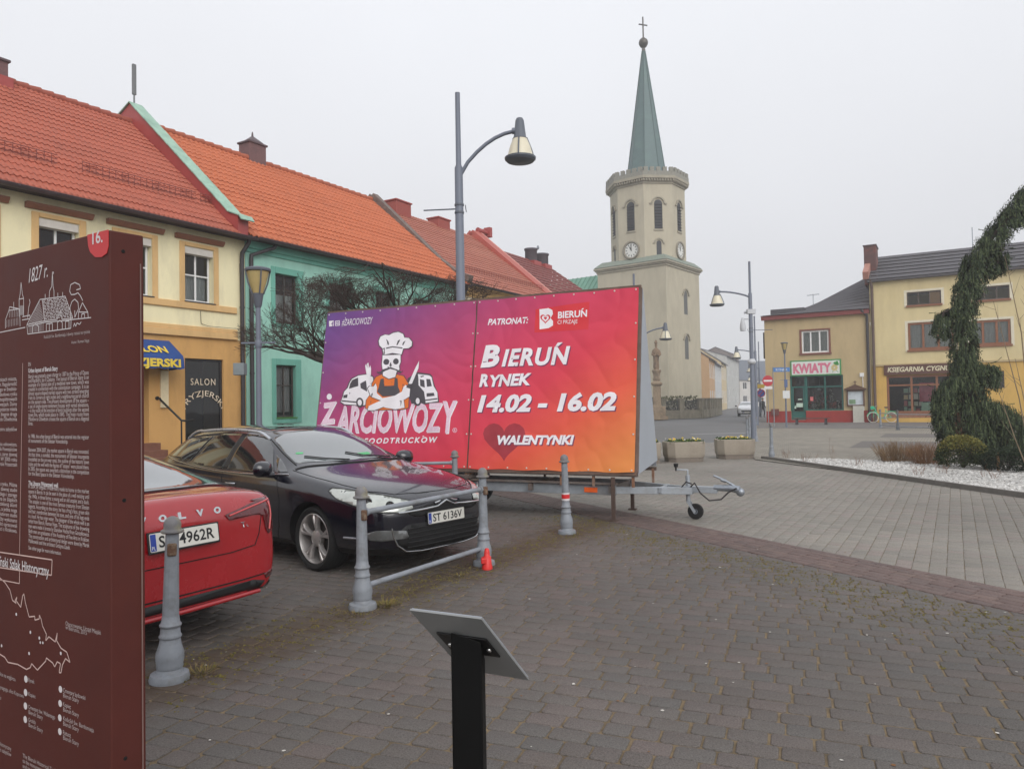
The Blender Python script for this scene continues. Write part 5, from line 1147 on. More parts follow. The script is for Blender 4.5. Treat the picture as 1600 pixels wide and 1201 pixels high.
# ------------------------------------------------------------------ banner trailer
d_ = Vector((.906, -.423, 0)).normalized(); n_ = Vector((d_.y, -d_.x, 0)); n_ = -n_ if n_.y > 0 else n_      # along the board, and towards the viewer
BR = Vector((1.74, 10.40, .69)); LEN, TOPZ = 5.76, 3.37; setb = .44
BL = BR - d_ * LEN; upv = (-n_ * setb + Vector((0, 0, TOPZ - .69))); UL = upv.length; upn = upv.normalized(); nrm = d_.cross(upn); nrm = -nrm if nrm.y > 0 else nrm
trl = thing('banner_trailer', 'advertising trailer with a purple to orange food truck banner on a triangular frame', 'trailer', (BL.x, BL.y, 0), math.atan2(d_.y, d_.x))
MI = Matrix.Translation(Vector((BL.x, BL.y, 0))) @ Matrix.Rotation(math.atan2(d_.y, d_.x), 4, 'Z'); MI = MI.inverted()
ez = (MI.to_3x3() @ upn); nz3 = (MI.to_3x3() @ nrm); O0 = Vector((0, 0, .69))        # local board frame: +x along, ez up the slope
def bpt(u, v, off=0.0): return O0 + Vector((1, 0, 0)) * u + ez * v + nz3 * off
def buv(px, py):            # photo pixel -> position on the board
    d = ray(px, py); P0 = BL.copy(); o = Vector((0, 0, EYE)); t = (P0 - o).dot(nrm) / d.dot(nrm); q = o + d * t - P0; return (q.dot(d_), q.dot(upn))
us = buv(739, 600)[0]
def ban_mat():
    m = bpy.data.materials.new('printed_banner'); m.use_nodes = True; t = m.node_tree; N = t.nodes; K = t.links.new; b = N['Principled BSDF']; b.inputs['Roughness'].default_value = .5; b.inputs['Specular IOR Level'].default_value = .35
    tco = N.new('ShaderNodeTexCoord'); s = N.new('ShaderNodeSeparateXYZ'); K(tco.outputs['Object'], s.inputs[0])
    a = N.new('ShaderNodeMath'); a.operation = 'MULTIPLY_ADD'; a.inputs[1].default_value = .62 / LEN; a.inputs[2].default_value = 0; K(s.outputs['X'], a.inputs[0])
    c = N.new('ShaderNodeMath'); c.operation = 'MULTIPLY_ADD'; c.inputs[1].default_value = -.42 / (TOPZ - .69); c.inputs[2].default_value = .42 * TOPZ / (TOPZ - .69); K(s.outputs['Z'], c.inputs[0])
    ad = N.new('ShaderNodeMath'); ad.operation = 'ADD'; K(a.outputs[0], ad.inputs[0]); K(c.outputs[0], ad.inputs[1])
    r = N.new('ShaderNodeValToRGB'); e = r.color_ramp.elements; cs = [(0, (100, 70, 140)), (.14, (124, 70, 132)), (.32, (166, 66, 114)), (.5, (200, 60, 94)), (.68, (212, 60, 78)), (.82, (222, 88, 66)), (1.0, (222, 136, 70))]
    while len(e) < len(cs): e.new(.5)
    for i, (p_, c_) in enumerate(cs): e[i].position = p_; e[i].color = (*s2l(c_), 1)
    K(ad.outputs[0], r.inputs['Fac']); K(r.outputs[0], b.inputs['Base Color'])
    return m
BAN = ban_mat()
def wrinkle(u, v):
    """slack canvas: long soft folds pulled from the eyelets, sag at the hem"""
    w = .018 * mnoise.noise(Vector((u * 1.3, v * 1.1, 1.0))) + .012 * mnoise.noise(Vector((u * 2.6, v * 1.5, 4.0)))
    q_ = mnoise.noise(Vector((u * .7, v * .7, 7))) * 2.2; w += .02 * abs(mnoise.noise(Vector((u * 1.7 + q_, v * 1.5 - q_ * .8, 9.0)))) ** .7
    w += .006 * mnoise.noise(Vector((u * 7, v * 7, 2))) * .6
    return w
bs = {}
for nm, u0, u1 in (('left', .015, us - .012), ('right', us + .012, LEN - .03)):
    mb = MB(); nu, nv = 130, 120; V = []
    for j in range(nv + 1):
        v = UL * j / nv
        for i in range(nu + 1):
            u = u0 + (u1 - u0) * i / nu
            edge = 0.012 * math.sin(u * 9.0) * (1 if j == 0 else 0) * .6
            V.append(bpt(u, v + edge, .02 + wrinkle(u, v)))
    mb.mesh(V, [(j*(nu+1)+i, j*(nu+1)+i+1, (j+1)*(nu+1)+i+1, (j+1)*(nu+1)+i) for j in range(nv) for i in range(nu)], 0, True)
    bs[nm] = mb.build('banner', BAN, trl, recalc=False)
    ey = MB()
    for k in range(9):
        for v in (.03, UL - .03): u = u0 + .04 + (u1 - u0 - .08) * k / 8; ey.lathe([(.014, 0), (.012, .004)], 8, M=Matrix.Translation(bpt(u, v, .026 + wrinkle(u, v))) @ Matrix((tuple((*Vector((1, 0, 0)), 0)), (0, 0, -1, 0), (0, 1, 0, 0), (0, 0, 0, 1))).to_4x4())
    for k in range(1, 5):
        for u in (u0 + .03, u1 - .03): v = UL * k / 5; ey.lathe([(.014, 0), (.012, .004)], 8, M=Matrix.Translation(bpt(u, v, .026 + wrinkle(u, v))) @ Matrix((tuple((*Vector((1, 0, 0)), 0)), (0, 0, -1, 0), (0, 1, 0, 0), (0, 0, 0, 1))).to_4x4())
    ey.build('eyelet', mat('brass_eyelet', (206, 200, 190), rough=.4), bs[nm])
class Art(MB):
    """print on the canvas: flat shapes subdivided and laid on its folds"""
    lay = 0.0
def onban(mb, name, m, parent, off):
    # subdivide long faces so the print follows the folds
    me = bpy.data.meshes.new('a'); me.from_pydata([(a, b, 0) for a, b, *_ in mb.v], [], mb.f)
    bm = bmesh.new(); bm.from_mesh(me); bmesh.ops.triangulate(bm, faces=bm.faces)
    u0 = min(v.co.x for v in bm.verts); u1 = max(v.co.x for v in bm.verts); v0 = min(v.co.y for v in bm.verts); v1 = max(v.co.y for v in bm.verts)
    for ax, lo, hi in ((0, u0, u1), (1, v0, v1)):
        k = lo + .045
        while k < hi:
            co = Vector((k, 0, 0)) if ax == 0 else Vector((0, k, 0)); no = Vector((1, 0, 0)) if ax == 0 else Vector((0, 1, 0))
            bmesh.ops.bisect_plane(bm, geom=bm.verts[:] + bm.edges[:] + bm.faces[:], plane_co=co, plane_no=no, dist=1e-6); k += .045
    for v in bm.verts: v.co = bpt(v.co.x, v.co.y, .02 + wrinkle(v.co.x, v.co.y) + off)
    for f in bm.faces: f.smooth = True
    bm.to_mesh(me); bm.free(); me.materials.append(m); me.name = name
    o = bpy.data.objects.new(name, me); COL.objects.link(o); o.parent = parent; return o
PW = mat('print_white', (232, 228, 232), rough=.5, var=.03); PG = mat('print_grey', (74, 70, 76), rough=.5, var=.05); PO = mat('print_orange', (222, 112, 40), rough=.5, var=.05); PS = mat('print_shadow', (120, 40, 70), rough=.5, var=.05)
PRD = mat('print_red', (208, 42, 52), rough=.5, var=.03); PHT = mat('print_dark_heart', (160, 46, 58), rough=.5, var=.15, scale=3); PP = mat('print_pale_pink', (224, 196, 212), rough=.5, var=.18, scale=40)
def line_on(parent, txt, p0, p1, m, cap, bold=0.0, shear=.2, name='lettering', off=.0035, shadow=None, spacing=1.0):
    """a line of print from photo pixel p0 to p1 (baseline), cap height in photo pixels"""
    a = Vector(buv(*p0)); b = Vector(buv(*p1)); h = Vector(buv(p0[0], p0[1] - cap)).y - a.y; L_ = (b - a).length; e = (b - a).normalized(); size = h / .70
    for col, dx, dy, o_ in (((shadow, .016, -.016, off - .0015),) if shadow else ()) + ((m, 0, 0, off),):
        t = MB(); put_text(t, txt, (a.x + dx, a.y + dy, 0), (e.x, e.y, 0), (-e.y, e.x, 0), size, bold=bold, shear=shear, align='LEFT', fit=L_, spacing=spacing)
        onban(t, name if col is m else 'lettering_shadow', col, parent, o_)
def shape(polys, m, name, parent, off):
    t = MB()
    for pts in polys: t.poly([(*buv(*q), 0) for q in pts])
    return onban(t, name, m, parent, off)
SH = mat('print_violet_shadow', (112, 44, 84), rough=.5)
Rb, Lb = bs['right'], bs['left']
line_on(Rb, 'PATRONAT:', (763, 508), (826, 505), PW, 9, .004)
line_on(Rb, 'B', (752, 573), (781, 571), PW, 31, .022, shadow=SH); line_on(Rb, 'IERUŃ', (784, 572), (891, 568), PW, 25, .014, shadow=SH, spacing=1.12)
line_on(Rb, 'R', (750, 604), (764, 603), PW, 18, .012, shadow=SH); line_on(Rb, 'YNEK', (766, 604), (831, 601), PW, 17, .01, shadow=SH)
line_on(Rb, '14.02 - 16.02', (747, 643), (964, 640), PW, 24, .016, shadow=SH)
line_on(Rb, 'WALENTYNKI', (778, 694), (898, 694), PW, 13, .009, shadow=SH)
shape([[(838, 484), (922, 472), (920, 515), (836, 520)]], PRD, 'sponsor_panel', Rb, .0012)
line_on(Rb, 'BIERUŃ', (872, 498), (918, 495), PW, 10, .004, shear=0); line_on(Rb, 'CI PRZAJE', (872, 507), (903, 505.5), PW, 6, 0, shear=0)
shape([[(844, 484), (858, 482), (864, 485), (865, 491), (861, 497.5), (865, 502), (865, 509), (858, 513), (844, 515)]], PW, 'emblem', Rb, .003)
def hrt(cx_, cy_, s): return [(cx_ + s * 16 * math.sin(t) ** 3 / 16, cy_ - s * (13 * math.cos(t) - 5 * math.cos(2*t) - 2 * math.cos(3*t) - math.cos(4*t)) / 16) for t in [2 * math.pi * i / 28 for i in range(28)]]
def ring(o, i_): return [o[k:k+2] + [i_[(k+1) % len(i_)], i_[k]] if k + 1 < len(o) else [o[k], o[0], i_[0], i_[k]] for k in range(len(o))]
shape(ring(hrt(853, 498, 8), hrt(853, 498, 5.6)), PRD, 'emblem_heart', Rb, .0045); shape([hrt(853, 497.6, 2.6)], PRD, 'emblem_heart', Rb, .0045)
h0 = hrt(789, 686, 33); shape([h0], PHT, 'heart', Rb, .0012)
# left banner
def zz(*pts): return [(480 + x / 4.004, 440 + y / 4.004) for x, y in pts]          # read from the enlarged photo
shape([zz((145, 249), (174, 247), (174, 281), (145, 284))], PW, 'social_mark', Lb, .002); shape([zz((164, 281.5), (164, 268), (160, 268), (160, 263), (164, 263), (166, 255), (173, 254), (173, 259), (169, 259), (169, 262), (173, 262), (172, 267), (169, 267), (169, 281)), ], mat('print_violet', (104, 62, 130), rough=.5), 'social_mark', Lb, .0035)
sq_ = lambda a: zz((183 + a, 249 + a), (211 - a, 246 + a), (211 - a, 277 - a), (183 + a, 280 - a)); shape(ring(sq_(0), sq_(4)), PW, 'social_mark', Lb, .002)
ci = lambda r_: zz(*[(197 + r_ * math.cos(t * .6283), 263 + r_ * math.sin(t * .6283)) for t in range(10)]); shape(ring(ci(7.5), ci(4)), PW, 'social_mark', Lb, .002)
line_on(Lb, '#ŻARCIOWOZY', (535.5, 509.5), (583, 506), PW, 10, 0, shear=.18)
# big title, hatched white letters with an outline shadow
line_on(Lb, 'Z', (503, 662), (527, 659), PP, 31, .02, shear=.12, shadow=PW); shape([zz(*[(143 + 17 * math.cos(t * .5236), 720 + 19 * math.sin(t * .5236)) for t in range(12)])], PW, 'lettering', Lb, .0035)
line_on(Lb, 'ARCIOWOZ', (525, 675), (691, 673), PP, 40, .014, shear=.12, shadow=PW); line_on(Lb, 'Y', (692, 675), (714, 674), PP, 47, .022, shear=.12, shadow=PW)
shape(ring(zz(*[(931 + 14 * math.cos(t * .5236), 930 + 15 * math.sin(t * .5236)) for t in range(12)]), zz(*[(931 + 11 * math.cos(t * .5236), 930 + 12 * math.sin(t * .5236)) for t in range(12)])), PP, 'registered_mark', Lb, .0035)
line_on(Lb, 'R', zz((926, 938))[0], zz((937, 937))[0], PP, 4, .001, shear=0)
line_on(Lb, 'FOODTRUCKÓW', (570, 693), (685, 691), PW, 8, .004, shear=.2, spacing=1.35)
# emblem of the event: chef's hat, skull with moustache, crossed arms, fork and knife, two vans
E1, E2, E3, E4, E5 = .002, .0035, .005, .0065, .008
def oval(cx_, cy_, rx, ry, n=18, a0=0): return [(cx_ + rx * math.cos(a0 + 2 * math.pi * i / n), cy_ + ry * math.sin(a0 + 2 * math.pi * i / n)) for i in range(n)]
def grow(pts, g):
    cx_ = sum(p[0] for p in pts) / len(pts); cy_ = sum(p[1] for p in pts) / len(pts); return [(x + (x - cx_) / max(1e-6, math.hypot(x - cx_, y - cy_)) * g, y + (y - cy_) / max(1e-6, math.hypot(x - cx_, y - cy_)) * g) for x, y in pts]
van = [(232, 720), (240, 690), (262, 665), (270, 640), (285, 612), (330, 590), (385, 582), (420, 600), (425, 700), (405, 770), (350, 775), (240, 768), (216, 752)]
shape([zz(*grow(van, 7))], PG, 'emblem_van', Lb, E1); shape([zz(*van)], PW, 'emblem_van', Lb, E2)
shape([zz((276, 640), (290, 617), (328, 602), (330, 655), (268, 672)), zz((342, 640), (376, 620), (384, 690), (345, 668)), zz((236, 712), (262, 706), (258, 728), (234, 730)), zz((222, 742), (322, 752), (322, 760), (220, 750))], PG, 'emblem_van', Lb, E3)
van2 = [(640, 610), (700, 575), (772, 585), (785, 600), (798, 655), (816, 690), (826, 730), (828, 752), (750, 762), (665, 768), (645, 700)]
shape([zz(*grow(van2, 7))], PG, 'emblem_van', Lb, E1); shape([zz((700, 580), (772, 588), (785, 602), (798, 655), (822, 695), (826, 750), (750, 760), (740, 690), (705, 650))], PW, 'emblem_van', Lb, E2)
shape([zz((712, 612), (740, 618), (745, 665), (716, 655)), zz((752, 610), (776, 612), (788, 655), (758, 660)), zz((756, 700), (800, 697), (806, 716), (756, 722)), zz((748, 740), (822, 730), (824, 738), (748, 748))], PG, 'emblem_van', Lb, E3)
for x, y in ((338, 758), (700, 748)): shape([zz(*oval(x, y, 23, 31))], PG, 'emblem_wheel', Lb, E4); shape([zz(*oval(x, y, 13, 19))], PW, 'emblem_wheel', Lb, E5)
body = [(415, 640), (440, 600), (485, 580), (520, 600), (555, 580), (610, 592), (640, 640), (645, 690), (640, 790), (600, 800), (400, 805), (372, 790), (380, 740), (410, 700)]
shape([zz(*grow(body, 5))], PG, 'emblem_shirt', Lb, E3); shape([zz(*body)], PO, 'emblem_shirt', Lb, E4)
shape([zz((470, 612), (488, 608), (492, 655), (552, 652), (556, 604), (574, 606), (578, 660), (590, 690), (570, 716), (480, 720), (448, 690), (458, 662))], PG, 'emblem_apron', Lb, E5)
armA = [(388, 670), (400, 655), (425, 660), (440, 640), (448, 662), (446, 700), (480, 730), (560, 715), (600, 690), (610, 660), (625, 648), (652, 672), (648, 720), (620, 738), (520, 770), (430, 806), (385, 806), (392, 780), (470, 745), (410, 722)]
shape([zz(*grow(armA, 5))], PG, 'emblem_arms', Lb, .0095); shape([zz(*armA)], PW, 'emblem_arms', Lb, .011)
arm2 = [(510, 765), (560, 748), (612, 740), (618, 790), (560, 800), (500, 790), (478, 782)]
shape([zz(*grow(arm2, 3))], PG, 'emblem_arms', Lb, .0095); shape([zz(*arm2)], PW, 'emblem_arms', Lb, .0112)
shape([zz((640, 645), (690, 530), (708, 498), (704, 545), (664, 640))], PW, 'emblem_knife', Lb, .0095); shape([zz((628, 664), (640, 640), (668, 644), (654, 672))], PG, 'emblem_knife', Lb, .0122)
shape([zz((372, 530), (378, 516), (386, 545), (384, 514), (392, 510), (394, 545), (402, 525), (408, 548), (408, 585), (402, 595), (412, 640), (400, 642), (390, 598), (380, 580))], PW, 'emblem_fork', Lb, .0095)
sk = [(478, 462), (592, 460), (594, 505), (584, 530), (586, 552), (568, 570), (560, 598), (520, 610), (484, 590), (484, 560), (476, 520)]
shape([zz(*grow(sk, 5))], PG, 'emblem_skull', Lb, E5); shape([zz(*sk)], PW, 'emblem_skull', Lb, .0095)
shape([zz(*oval(503, 504, 19, 19)), zz(*oval(565, 502, 18, 19)), zz((530, 505), (540, 528), (530, 534), (520, 528)), zz((444, 562), (452, 576), (476, 576), (500, 560), (528, 548), (560, 556), (590, 574), (604, 566), (604, 554), (598, 566), (580, 556), (530, 536), (484, 552), (470, 566), (455, 568))], PG, 'emblem_face', Lb, .011)
hat = [(483, 460), (478, 420), (458, 400), (452, 372), (462, 344), (490, 332), (515, 336), (540, 322), (575, 316), (605, 330), (612, 352), (640, 354), (662, 378), (660, 404), (640, 418), (606, 420), (598, 458), (540, 448)]
shape([zz(*grow(hat, 6))], PG, 'emblem_hat', Lb, .0095); shape([zz(*hat)], PW, 'emblem_hat', Lb, .011); shape([zz((480, 418), (540, 406), (602, 414), (602, 421), (540, 413), (482, 426)), zz((497, 360), (512, 372), (518, 396), (512, 398), (504, 378)), zz((564, 398), (572, 372), (588, 362), (584, 374), (570, 400)), zz((600, 398), (606, 380), (620, 370), (614, 384), (606, 400))], PG, 'emblem_hat', Lb, .0125)

# frame of the trailer
STEEL = mat('aged_steel', (112, 104, 100), rough=.7, metal=.3, var=.3, scale=6, tint=(92, 66, 50), tscale=2, tamt=.8)
RUSTY = mat('rusty_steel', (128, 92, 70), rough=.85, var=.35, scale=8, tint=(176, 168, 160), tscale=3, tamt=.6)
GREYP = mat('grey_sheet', (158, 164, 172), rough=.5, var=.08, scale=1.5)
WB = 1.12; yb = lambda k: WB * k                   # local y: 0 front foot of the board, WB back foot
m = MB()
for u in (.01, us, LEN - .012): m.beam(bpt(u, 0, -.012), bpt(u, UL, -.012), .05, .04, up=tuple(nz3))
m.beam(bpt(0, UL + .015, -.005), bpt(LEN, UL + .015, -.005), .04, .05); m.beam(bpt(0, -.015, -.01), bpt(LEN, -.015, -.01), .04, .05)
for k in range(1, 8): u = LEN * k / 8 + .03; m.beam(bpt(u, 0, -.03), bpt(u, UL, -.03), .03, .03, up=tuple(nz3))
m.build('board_frame', mat('dark_edge_frame', (108, 88, 78), rough=.8, var=.3), trl)
tp = bpt(0, UL, -.05); back0 = Vector((0, WB, .69))
g = MB(); g.poly([(LEN - .005, .02, .69), (LEN - .005, WB, .69), bpt(LEN - .005, UL, -.03)]); g.poly([(LEN + .02, .03, .69), (LEN + .02, WB, .69), bpt(LEN + .02, UL, -.04)]); 
a_, b_, c_ = (LEN - .004, .035, .67), (LEN - .004, WB, .78), tuple(bpt(LEN - .004, UL, -.045))
g = MB(); pv = [Vector(a_), Vector(b_), Vector(c_)]; q = [p_ + Vector((.02, 0, 0)) for p_ in pv]; g.mesh([*pv, *q], [(2, 1, 0), (3, 4, 5), (0, 1, 4, 3), (1, 2, 5, 4), (2, 0, 3, 5)]); g.build('end_panel', GREYP, trl)
g = MB(); g.mesh([Vector((.003, .035, .67)), Vector((.003, WB, .69)), bpt(.003, UL, -.045), Vector((-.017, .035, .67)), Vector((-.017, WB, .69)), bpt(-.017, UL, -.045)], [(2, 1, 0), (3, 4, 5), (0, 1, 4, 3), (1, 2, 5, 4), (2, 0, 3, 5)]); g.build('end_panel', GREYP, trl)
g = MB(); t0 = bpt(0, UL, -.06); g.poly([(0, WB, .69), (LEN, WB, .69), bpt(LEN, UL, -.06), t0]); g.build('back_panel', GREYP, trl, recalc=False)
# chassis: side rails, cross members, uprights, wheels, drawbar
zr = .42
c = MB()
for y in (.12, WB - .1): c.beam((-.1, y, zr), (LEN - .35, y, zr), .06, .14); 
c.build('chassis_rail', mat('galvanised_rail', (150, 156, 162), rough=.5, metal=.35, var=.2, scale=5, tint=(112, 100, 92), tscale=1.6, tamt=.6), trl, bevel=.004, seg=1)
c = MB()
for x in (.05, 1.4, 2.8, 4.1, LEN - .4): c.beam((x, .0, zr + .02), (x, WB, zr + .02), .05, .1)
c.beam((-.05, .03, .655), (LEN, .03, .655), .05, .05); c.beam((-.05, WB - .02, .655), (LEN, WB - .02, .655), .05, .05); c.beam((0, .05, .52), (LEN - .3, .05, .52), .04, .03)
c.build('cross_member', STEEL, trl)
c = MB()
for x in (.6, 1.9, 3.0, 4.6, 5.1, LEN - .07): c.beam((x, .04, zr + .06), (x, .04, .66), .035, .035, up=(1, 0, 0))
for x in (.6, 2.2, 3.9, LEN - .05): c.beam((x, WB - .03, zr - .02), (x, WB - .03, .66), .035, .035, up=(1, 0, 0))
c.beam((1.9, .05, .5), (2.5, .05, .66), .03, .03); c.beam((3.2, .06, .66), (2.7, .06, .5), .03, .03)
c.build('upright', RUSTY, trl)
for y in (.02, WB - .02):
    w = MB(); Mw = Matrix.Translation((2.62, y, .3)) @ Matrix.Rotation(R(90), 4, 'X'); w.lathe([(.17, -.08), (.27, -.085), (.3, -.06), (.305, 0), (.3, .06), (.27, .085), (.17, .08)], 28, M=Mw); wo = w.build('wheel', RUBBER, trl, sharp=40); k = MB(); k.lathe([(.165, -.06), (.12, -.02), (.05, .0), (.04, .07), (.12, .04), (.168, .06)], 24, M=Mw); k.build('rim', GALV, wo)
m = MB(); m.box((2.1, -.08, .55), (3.1, .2, .6)); m.build('mudguard', STEEL, trl)
LX = LEN - .3
for y, x in ((-.02, LEN - .35), (WB + .02, LEN - .4)):
    l = MB(); l.beam((x, y, .0), (x, y, .62 if y < .5 else .4), .05, .05, up=(1, 0, 0)); l.box((x - .06, y - .05, .0), (x + .06, y + .05, .02)); l.build('support_leg', mat('brown_leg', (78, 62, 54), rough=.8, var=.3), trl)
m = MB(); m.box((LEN - .82, .085 - .004, .385), (LEN - .62, .0865 - .004, .45)); m.box((LEN - .82, .078, .385), (LEN - .62, .088, .455)); m.build('reflector', mat('orange_reflector', (226, 98, 40), rough=.3), trl)
# A-frame drawbar
GV = mat('galvanised_drawbar', (164, 170, 176), rough=.45, metal=.4, var=.15, scale=8, tint=(130, 126, 120), tscale=3, tamt=.5)
tip = Vector((LEN + 1.02, .48, .41)); m = MB(); m.beam((LEN - .5, .12, zr), tip + Vector((-.35, -.02, 0)), .06, .1); m.beam((LEN - .5, WB - .1, zr), tip + Vector((-.35, .04, 0)), .06, .1); m.beam((LEN + .25, .28, zr), (LEN + .25, .8, zr), .05, .08); m.beam(tip + Vector((-.5, .01, .02)), tip + Vector((.0, .01, .02)), .09, .09); m.build('drawbar', GV, trl, bevel=.004, seg=1)
m = MB(); m.tube([tip + Vector((-.05, 0, .05)), tip + Vector((.18, 0, .05)), tip + Vector((.3, 0, .03))], [.04, .05, .055], 12); m.ell(tuple(tip + Vector((.31, 0, .0))), (.06, .05, .06)); m.tube([tip + Vector((.24, 0, .08)), tip + Vector((.1, 0, .16)), tip + Vector((-.05, 0, .22))], .016, 8); m.tube([tip + Vector((.05, 0, .17)), tip + Vector((.12, 0, .145))], .026, 8); m.build('coupling', GALV, trl, sharp=40)
cb = MB(); cb.tube([tip + Vector((-.36, -.06, .06)), tip + Vector((-.3, -.09, .12)), tip + Vector((-.22, -.1, -.02)), tip + Vector((-.1, -.1, -.12)), tip + Vector((.06, -.08, -.1)), tip + Vector((.16, -.07, .0)), tip + Vector((.27, -.06, .06))], .011, 8); cb.tube([tip + Vector((-.5, -.06, .04)), tip + Vector((-.42, -.08, .13)), tip + Vector((-.34, -.07, .1))], .01, 8); cb.build('cable', mat('cable_black', (38, 34, 36), rough=.6), trl)
jx = LEN + .60; jy = .52; m = MB(); m.tube([(jx, jy, .24), (jx, jy, .62)], .032, 12); m.tube([(jx, jy, .62), (jx, jy, .69), (jx, jy, .70), (jx - .16, jy - .03, .70)], .012, 8); jk = m.build('jockey_stand', GV, trl)
m = MB(); m.tube([(jx - .16, jy - .03, .685), (jx - .16, jy - .03, .75)], .014, 8); m.tube([(jx - .16, jy - .03, .74), (jx - .16, jy - .03, .79)], [.03, .034], 10); m.build('crank_knob', BLACK, jk)
w = MB(); Mw = Matrix.Translation((jx + .1, jy, .112)) @ Matrix.Rotation(R(90), 4, 'X'); w.lathe([(.07, -.03), (.1, -.03), (.112, -.015), (.112, .015), (.1, .03), (.07, .03)], 20, M=Mw); w.build('jockey_wheel', RUBBER, jk, sharp=40); w = MB(); w.lathe([(.068, -.02), (.02, -.035), (.02, .035), (.068, .02)], 16, M=Mw); w.build('hub', GALV, jk); w = MB(); w.beam((jx, jy - .05, .26), (jx + .1, jy - .05, .1), .04, .012, up=(0, 1, 0)); w.beam((jx, jy + .05, .26), (jx + .1, jy + .05, .1), .04, .012, up=(0, 1, 0)); w.build('fork', GV, jk)
# ------------------------------------------------------------------ cars
def car_paint(name, rgb, rough=.22, metal=.0, coat=1.0, fl=.1):
    m = mat(name, rgb, rough=rough, metal=metal, var=fl, scale=3, coat=coat, spec=.5); return m
CGLASS = mat('tinted_car_glass', (26, 30, 31), rough=.03, var=.1, spec=1.0, coat=1.0)
def screen_glass():
    m = mat('windscreen_glass', (52, 62, 62), rough=.03, var=.08, spec=1.0, coat=1.0); m.node_tree.nodes['Principled BSDF'].inputs['IOR'].default_value = 2.1; m.node_tree.nodes['Principled BSDF'].inputs['Coat IOR'].default_value = 1.9; return m
WGLASS = screen_glass()
CHROME = mat('chrome', (200, 202, 204), rough=.12, metal=1.0, var=.03)
ALLOY = mat('alloy_wheel', (176, 172, 170), rough=.32, metal=.6, var=.06)
TRIMB = mat('black_trim', (18, 18, 19), rough=.5, var=.15)
GAP = mat('panel_gap', (6, 6, 6), rough=.9)
PLATEW = mat('plate_white', (208, 206, 198), rough=.45, var=.04)
PLATEB = mat('plate_blue', (34, 62, 150), rough=.45)
PLATET = mat('plate_black', (16, 16, 18), rough=.5)

def car_body(stations, name, paint, root, arches, wr, crease=None):
    """loft of half sections (9 points each, floor centre to roof centre), subdivided, wheel wells cut out"""
    n = len(stations[0][1]); V = []; F = []; ring = 2 * n - 2
    for x, sec in stations:
        pts = [(x + (p[2] if len(p) > 2 else 0), p[0], p[1]) for p in sec]
        full = pts + [(a, -b, c) for a, b, c in reversed(pts[1:-1])]; V += full
    for i in range(len(stations) - 1):
        for j in range(ring): F.append((i*ring+j, i*ring+(j+1) % ring, (i+1)*ring+(j+1) % ring, (i+1)*ring+j))
    # end caps as strips of quads
    for base, flip in ((0, False), ((len(stations) - 1) * ring, True)):
        for j in range(n - 1):
            a, b = base + j, base + j + 1; c, d = base + (ring - j - 1) % ring if j + 1 < n - 1 else base + j + 1, base + (ring - j) % ring
            c = base + (ring - (j + 1)) if j + 1 < n - 1 else b
            f = [a, b, c, d] if c != b else [a, b, d]
            if j == 0: f = [a, b, c]
            f = list(dict.fromkeys(f))
            if len(f) >= 3: F.append(tuple(f if flip else reversed(f)))
    me = bpy.data.meshes.new(name); me.from_pydata(V, [], F)
    bm = bmesh.new(); bm.from_mesh(me); bmesh.ops.recalc_face_normals(bm, faces=bm.faces)
    cl = bm.edges.layers.float.get('crease_edge') or bm.edges.layers.float.new('crease_edge')
    if crease:
        for e in bm.edges:
            a, b = e.verts[0].index, e.verts[1].index
            ja, jb = a % ring, b % ring; ja = min(ja, ring - ja); jb = min(jb, ring - jb)
            if ja == jb and ja in crease and a // ring != b // ring: e[cl] = crease[ja]
    bm.to_mesh(me); bm.free()
    o = bpy.data.objects.new('tmp', me); COL.objects.link(o); s = o.modifiers.new('s', 'SUBSURF'); s.levels = s.render_levels = 3
    dg = bpy.context.evaluated_depsgraph_get(); dg.update(); full = bpy.data.meshes.new_from_object(o.evaluated_get(dg))
    bmb = bmesh.new(); bmb.from_mesh(full); bvh = BVHTree.FromBMesh(bmb); bmb.free()
    cutters = []
    for ax, ay in arches:
        cb = MB(); Mw = Matrix.Translation((ax, ay, wr + .01)) @ Matrix.Rotation(R(90), 4, 'X'); cb.lathe([(wr + .045, -.5), (wr + .045, .145)] if ay > 0 else [(wr + .045, -.145), (wr + .045, .5)], 48, M=Mw)
        co = cb.build('cut', TRIMB); cutters.append(co); b = o.modifiers.new('b', 'BOOLEAN'); b.operation = 'DIFFERENCE'; b.object = co; b.solver = 'EXACT'
    dg.update(); dg = bpy.context.evaluated_depsgraph_get(); fin = bpy.data.meshes.new_from_object(o.evaluated_get(dg))
    for c in cutters: bpy.data.objects.remove(c)
    bpy.data.objects.remove(o)
    fin.name = name; fin.materials.clear(); fin.materials.append(paint); fin.materials.append(TRIMB)
    for p in fin.polygons:
        p.use_smooth = True; c = p.center; p.material_index = 0
        if c.z < .30: p.material_index = 1
        for ax, ay in arches:
            rr_ = math.hypot(c.x - ax, c.z - wr - .01)
            if rr_ < wr + .06 and abs(c.y) < abs(ay) + .2 and abs(p.normal.y) < .9 and rr_ < wr + .05 and abs(rr_ - wr - .045) < .012: p.material_index = 1
            if rr_ < wr + .05 and abs(p.normal.y) > .98 and abs(c.y) < abs(ay) - .1: p.material_index = 1
    fin.set_sharp_from_angle(angle=R(38))
    ob = bpy.data.objects.new(name, fin); COL.objects.link(ob); ob.parent = root
    return ob, bvh

